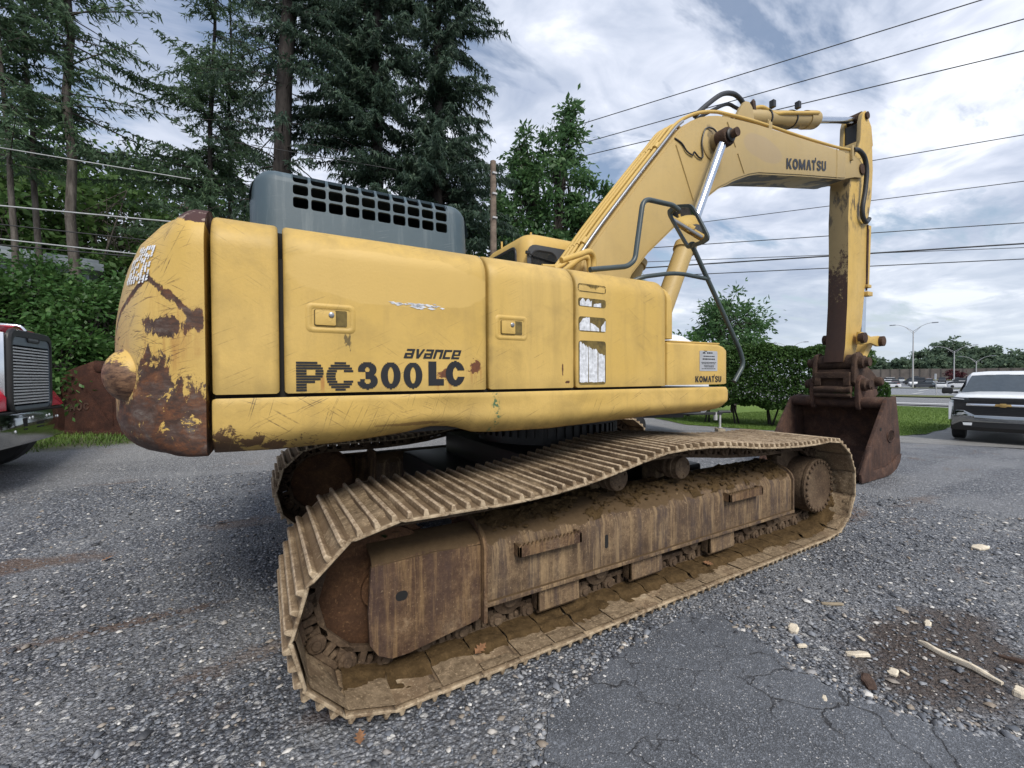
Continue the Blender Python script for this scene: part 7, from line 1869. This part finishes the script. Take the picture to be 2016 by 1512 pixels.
# ================================================================== noise wall, far trees, parked cars, roof on the bank
wb = [8.0 + .72 * k for k in range(19)]
WL = empty("noise_wall", at(14, 236), "long brown panelled noise wall at the back of the car park", "wall")
wo_ = Vector(WL.location)
wpan = None
for k in range(18):
    a, b = Vector(polar(wb[k], 236, 0)), Vector(polar(wb[k + 1], 236, 0)); z0, z1 = -2.0, 4.05 - .035 * k * 0 + (.12 if wb[k] > 14 else 0)
    c = (a + b) / 2; ax = (b - a) / 2; n = Vector((-ax.y, ax.x, 0)).normalized()
    g = G(); g.obox(Vector((c.x, c.y, (z0 + z1) / 2)) - wo_, ax * .93, n * .12, (0, 0, (z1 - z0) / 2)); g.build("wall_panel", M["noise_wall"], WL)
    g = G(); g.obox(Vector((a.x, a.y, (z0 + z1) / 2 + .05)) - wo_, ax * .075, n * .28, (0, 0, (z1 - z0) / 2 + .05)); g.build("wall_post", M["wall_post"], WL)
far = [(19.6, 262, 8.8, 6.5, "broad pale green tree beyond the wall at its left end"), (18.2, 258, 5.6, 4.5, "low rounded tree beyond the wall, left of the nearest lamp"), (17.3, 256, 8.2, 3.6, "small pointed tree beyond the wall, left of the nearest lamp"), (16.4, 262, 7.0, 4.5, "low tree beyond the wall directly behind the nearest lamp"), (15.35, 268, 12.2, 6.0, "dark tree beyond the wall just right of the nearest lamp"), (14.6, 255, 7.2, 5.0, "low rounded tree beyond the wall under the tallest dark tree"),
       (13.95, 270, 16.6, 6.2, "tallest dark tree beyond the wall, behind the second lamp"), (13.2, 256, 7.5, 4.8, "low tree beyond the wall right of the second lamp"), (12.6, 256, 5.8, 4.0, "low bush-like tree beyond the wall near the farthest lamp"), (11.7, 266, 12.2, 7.6, "broad domed tree beyond the wall above the pickup roof"), (10.6, 255, 6.0, 4.4, "low tree beyond the wall right of the broad domed tree"), (9.7, 262, 9.6, 6.0, "tree beyond the wall at the right edge"), (8.3, 262, 10.5, 6.0, "tree beyond the wall past the right edge"), (20.9, 258, 7.0, 5.0, "low tree beyond the wall hidden partly by the arm")]
for b, d, H, r, lb in far:
    b0 = at(b, d); H += 1.4
    s1, l1 = broadleaf(b0, H, (b0[0], b0[1], b0[2] + H * .58), (r, r, H * .44), int(46 * (r / 5) ** 2) + 14, 26, rng, leaf=1.25, aspect=.7, trunk_r=.3, clump_r=1.7, shell=.3)
    plant("far_tree", b0, s1, l1, "bark_dark", "far_leaf", lb, "tree", "trees beyond the noise wall")
for b, d in ((13.75, 205), (13.4, 207)):
    b0 = at(b, d); s1, l1 = broadleaf(b0, 4.0, (b0[0], b0[1], b0[2] + 2.3), (1.7, 1.7, 1.5), 18, 22, rng, leaf=.55, aspect=.7, trunk_r=.1, clump_r=.7)
    plant("red_tree", b0, s1, l1, "bark_dark", "red_leaf", "small purple-leaved tree in front of the wall " + ("left of its twin" if b > 13.6 else "right of its twin"), "tree", "small purple trees")
def carmesh(kind, paint):
    g = G()
    if kind == "van":   L, H, belt, roof = 5.2, 2.1, 1.25, [(-2.4, 1), (-2.3, 2.05), (1.1, 2.1), (1.9, 1.3)]
    elif kind == "suv": L, H, belt, roof = 4.7, 1.72, 1.05, [(-2.2, 1.05), (-1.9, 1.68), (.5, 1.72), (1.2, 1.08)]
    else:               L, H, belt, roof = 4.6, 1.45, .95, [(-1.75, .98), (-1.0, 1.40), (.35, 1.44), (1.15, .98)]
    def low(x, w, z0, z1): return [(x, w, z0), (x, w, z1 - .08), (x, w - .1, z1), (x, -w + .1, z1), (x, -w, z1 - .08), (x, -w, z0)]
    h = L / 2
    g.loft([low(-h, .72, .42, belt - .12), low(-h + .2, .86, .26, belt), low(-.5, .89, .24, belt + .03), low(h - 1.1, .88, .24, belt), low(h - .25, .82, .26, belt - .2), low(h, .66, .40, belt - .34)], mi=0)
    (x0, z0), (x1, z1), (x2, z2), (x3, z3) = roof
    top = [(x1 + .08, .62, z1), (x2 - .08, .62, z2), (x2 - .08, -.62, z2), (x1 + .08, -.62, z1)]; bot = [(x0, .82, z0 - .03), (x3, .82, z3 - .03), (x3, -.82, z3 - .03), (x0, -.82, z0 - .03)]
    g.add(bot + top, [(0, 1, 5, 4), (1, 2, 6, 5), (2, 3, 7, 6), (3, 0, 4, 7)], 1)
    g.add([(x, y, z + .004) for x, y, z in top] + [(x * .97, y * 1.04, z - .07) for x, y, z in top], [(0, 1, 2, 3), (0, 4, 5, 1), (1, 5, 6, 2), (2, 6, 7, 3), (3, 7, 4, 0)], 0)
    for x, y in ((-h + .85, .8), (-h + .85, -.8), (h - .85, .8), (h - .85, -.8)): g.lathe([(0, -.1), (.32, -.1), (.32, .1), (0, .1)], (x, y, .32), (0, 1, 0), 14, mi=2)
    o = g.build("parked_car", [paint, M["glass_dark"], M["rubber"]], None, smooth=30); me = o.data; bpy.data.objects.remove(o); return me
paints = {"white": (.75, .76, .78), "silver": (.42, .44, .46), "dark grey": (.06, .065, .075), "black": (.02, .02, .023), "red": (.25, .02, .025), "pale blue": (.30, .38, .45)}
for n_, c_ in paints.items(): simple("car_" + n_, c_, .25, 0, .5, .03)
cmesh = {}
rows_ = [(144, "in the front row"), (152, "in the second row"), (164, "in the third row"), (172, "in the fourth row"), (190, "in the last row")]
rc = random.Random(9); usedl = {}
for d, where in rows_:
    b = 20.2 + rc.uniform(-.3, .3); kcar = 0
    while b > 12.6:
        side = rc.random() < .45
        w_ = (5.0 if side else 2.9); b -= math.degrees(w_ / d) * rc.uniform(.95, 1.25)
        kind = rc.choice(["sedan", "suv", "suv", "sedan", "van"]) if d > 150 else rc.choice(["sedan", "suv"])
        cn = rc.choices(list(paints), [9, 3, 2, 1, 1, 1])[0]
        if (kind, cn) not in cmesh: cmesh[kind, cn] = carmesh(kind, M["car_" + cn])
        o = bpy.data.objects.new("parked_car", cmesh[kind, cn]); COL.objects.link(o); o.location = at(b, d + rc.uniform(-.8, .8)); o.location.z += .10
        o.rotation_euler = (0, 0, rad(b + (90 if side else rc.choice([0, 180])) + rc.uniform(-4, 4)))
        px_ = ("left of the nearest lamp" if b > 16.9 else "just right of the nearest lamp" if b > 15.1 else "near the thin sign post" if b > 14.2 else "beside the pickup mirror")
        tag(o, "%s %s %s parked %s, %s" % ("small" if kind == "sedan" else "tall" if kind == "van" else "boxy", cn, {"sedan": "car", "suv": "wagon", "van": "van"}[kind], where, px_), "car", "cars parked in the far car park")
BD = at(112.5, 20.5); BLD = empty("shed", BD, "low building with a pale grey roof half hidden on the bank behind the shrubs", "building")
bw = frame(None, (math.cos(rad(20)), math.sin(rad(20)))); hz = CAM.z + .188 * 20 - BD[2]
g = G(bw); g.box((-6, -1.6, -.5), (2.7, 3, hz - .35)); g.build("shed_wall", M["siding_grey"], BLD)
g = G(bw); g.box((-6.3, -2.0, hz - .35), (3.0, 3.4, hz - .12)); g.box((-6.3, -1.9, hz - .12), (2.9, 3.3, hz)); g.build("shed_roof", M["roof_grey"], BLD, bevel=.02)

# ================================================================== scraps on the ground
rp = random.Random(31)
def chip(name, x, y, L, W, T, ang, mat, label, cat="wood scrap", ragged=.25, z=None):
    n = 7; up, lo = [], []
    for k in range(n):
        f = k / (n - 1); e = math.sin(PI * (.12 + .76 * f)) ** .5
        up.append((L * (f - .5), W * .5 * e * rp.uniform(1 - ragged, 1 + ragged))); lo.append((L * (f - .5) + L * rp.uniform(-.02, .02), -W * .5 * e * rp.uniform(1 - ragged, 1 + ragged)))
    poly = up + lo[::-1]
    g = G(); nn = len(poly)
    rings = [[(a, b, T * (.0 + .25 * math.sin(a * 30))) for a, b in poly], [(a, b, T * .7 + T * .25 * math.sin(a * 30)) for a, b in poly], [(a * .8, b * .7, T + T * .3 * math.sin(a * 25)) for a, b in poly]]
    g.loft(rings); o = g.build(name, M[mat], None, smooth=25); o.location = (x, y, terrain(x, y) + .006 if z is None else z); o.rotation_euler = (rp.uniform(-.06, .06), rp.uniform(-.06, .06), rad(ang)); return tag(o, label, cat)
GRP = "pale wood scraps by the asphalt edge"
for nm, x, y, L, W, T, a, mt, lb in (("bark_chip", .26, -2.24, .075, .055, .02, 20, "pale_wood", "crumpled pale scrap farthest from the camera by the asphalt tip"),
        ("stone", .155, -2.315, .06, .03, .022, 60, "stone_blue", "blue-grey flat stone between two pale scraps"), ("bark_chip", .13, -2.345, .05, .02, .014, -30, "pale_wood", "thin curled pale scrap beside the blue-grey stone"),
        ("bark_chip", .31, -2.535, .105, .042, .016, -48, "pale_wood", "long split pale bark piece in the black soil"), ("bark_chip", .30, -2.69, .055, .042, .012, 10, "pale_wood", "square pale wood chip below the split bark piece"), ("bark_chip", .345, -2.72, .035, .014, .008, 90, "pale_wood", "tiny upright sliver beside the square pale chip"),
        ("stick", .69, -2.83, .34, .026, .022, -104, "pale_wood", "long pale peeled stick lying on the gravel at the right"), ("stick", .98, -3.0, .16, .028, .014, -75, "dark_bark", "dark bark strip beyond the pale stick at the right edge"),
        ("bark_chip", .10, -2.66, .10, .05, .02, 35, "dark_bark", "dark brown bark lump at the asphalt edge"), ("stick", .78, -2.22, .13, .02, .014, -40, "weathered_wood", "dark twig lying on the gravel by the track"), ("bark_chip", 2.95, -2.43, .16, .08, .016, -10, "pale_wood", "flat white chip far out on the gravel at the right"),
        ("bark_chip", 1.02, -2.62, .07, .03, .012, 15, "pale_wood", "small pale chip on the gravel beside the long stick"), ("stone", .62, -3.05, .05, .04, .028, 0, "pale_wood", "round pale stone at the end of the long stick"), ("bark_chip", .50, -2.48, .04, .018, .008, 70, "pale_wood", "small pale splinter in the black soil between stick and bark"),
        ("bark_chip", -.20, -2.60, .045, .02, .008, 30, "pale_wood", "pale sliver on the cracked asphalt")):
    chip(nm, x, y, L, W, T, a, mt, lb, "stone" if nm == "stone" else "wood scrap")
def dead_leaf(x, y, z, size, ang, mat, label, tilt=0.25):
    half = [(-.5, 0), (-.38, .10), (-.22, .30), (-.16, .14), (.02, .36), (.08, .15), (.26, .28), (.28, .12), (.5, .02)]
    pts = half + [(a, -b) for a, b in half[::-1][1:-1]]
    g = G(); n = len(half)
    top = [(a * size, b * size, size * (.20 * abs(b) + .10 * a * a)) for a, b in half]; bot = [(a * size, -b * size, size * (.16 * abs(b) + .10 * a * a)) for a, b in half]; mid = [(a * size, 0, size * .10 * a * a) for a, b in half]
    g.loft([top, mid, bot], False, False); o = g.build("fallen_leaf", M[mat], None, smooth=0, normals=False); o.location = (x, y, z); o.rotation_euler = (rp.uniform(-tilt, tilt), rp.uniform(-tilt, tilt), rad(ang)); return tag(o, label, "leaf", "fallen leaves")
dead_leaf(-1.47, -1.545, .078, .085, 20, "brown_leaf", "curled brown oak leaf on the lower track below the idler guard")
dead_leaf(.48, -1.52, .085, .075, -60, "brown_leaf", "pale brown oak leaf on the lower track in the middle of the machine")
dead_leaf(-2.12, -1.74, .03, .07, 80, "brown_leaf", "orange leaf on the gravel under the rear track edge")
for x, y, s_, a, m_, lb in ((-1.86, -1.36, .07, 20, "dark_leaf", "green leaf on top of the idler guard beside the big idler wheel"), (-1.93, -1.38, .06, 90, "dark_leaf", "second green leaf on the idler guard, nearest the idler wheel"), (-1.74, -1.35, .06, -40, "brown_leaf", "shrivelled brown leaf on top of the idler guard"), (-1.52, -1.30, .07, 60, "brown_leaf", "brown leaf caught against the flange at the end of the idler guard"), (-.95, -1.30, .08, 15, "brown_leaf", "brown leaf on the muddy track frame under the sagging track"), (.42, -1.26, .10, -20, "brown_leaf", "large reddish leaf on the track frame beside the second carrier roller"), (.70, -1.32, .07, 70, "brown_leaf", "small brown leaf on the track frame near the front step")):
    dead_leaf(x, y, .715, s_, a, m_, lb)
for x, y, s_, a, lb in ((-3.6, 1.2, .09, 30, "lone brown leaf on the gravel left of the far track"), (-2.85, 1.75, .10, -20, "pale leaf on the gravel close to the rear of the far track"), (-4.6, .2, .07, 50, "small leaf on the open gravel at the left"), (-2.6, -2.35, .06, 10, "dark leaf on the gravel at the bottom left of the machine")):
    dead_leaf(x, y, terrain(x, y) + .02, s_, a, "brown_leaf", lb)
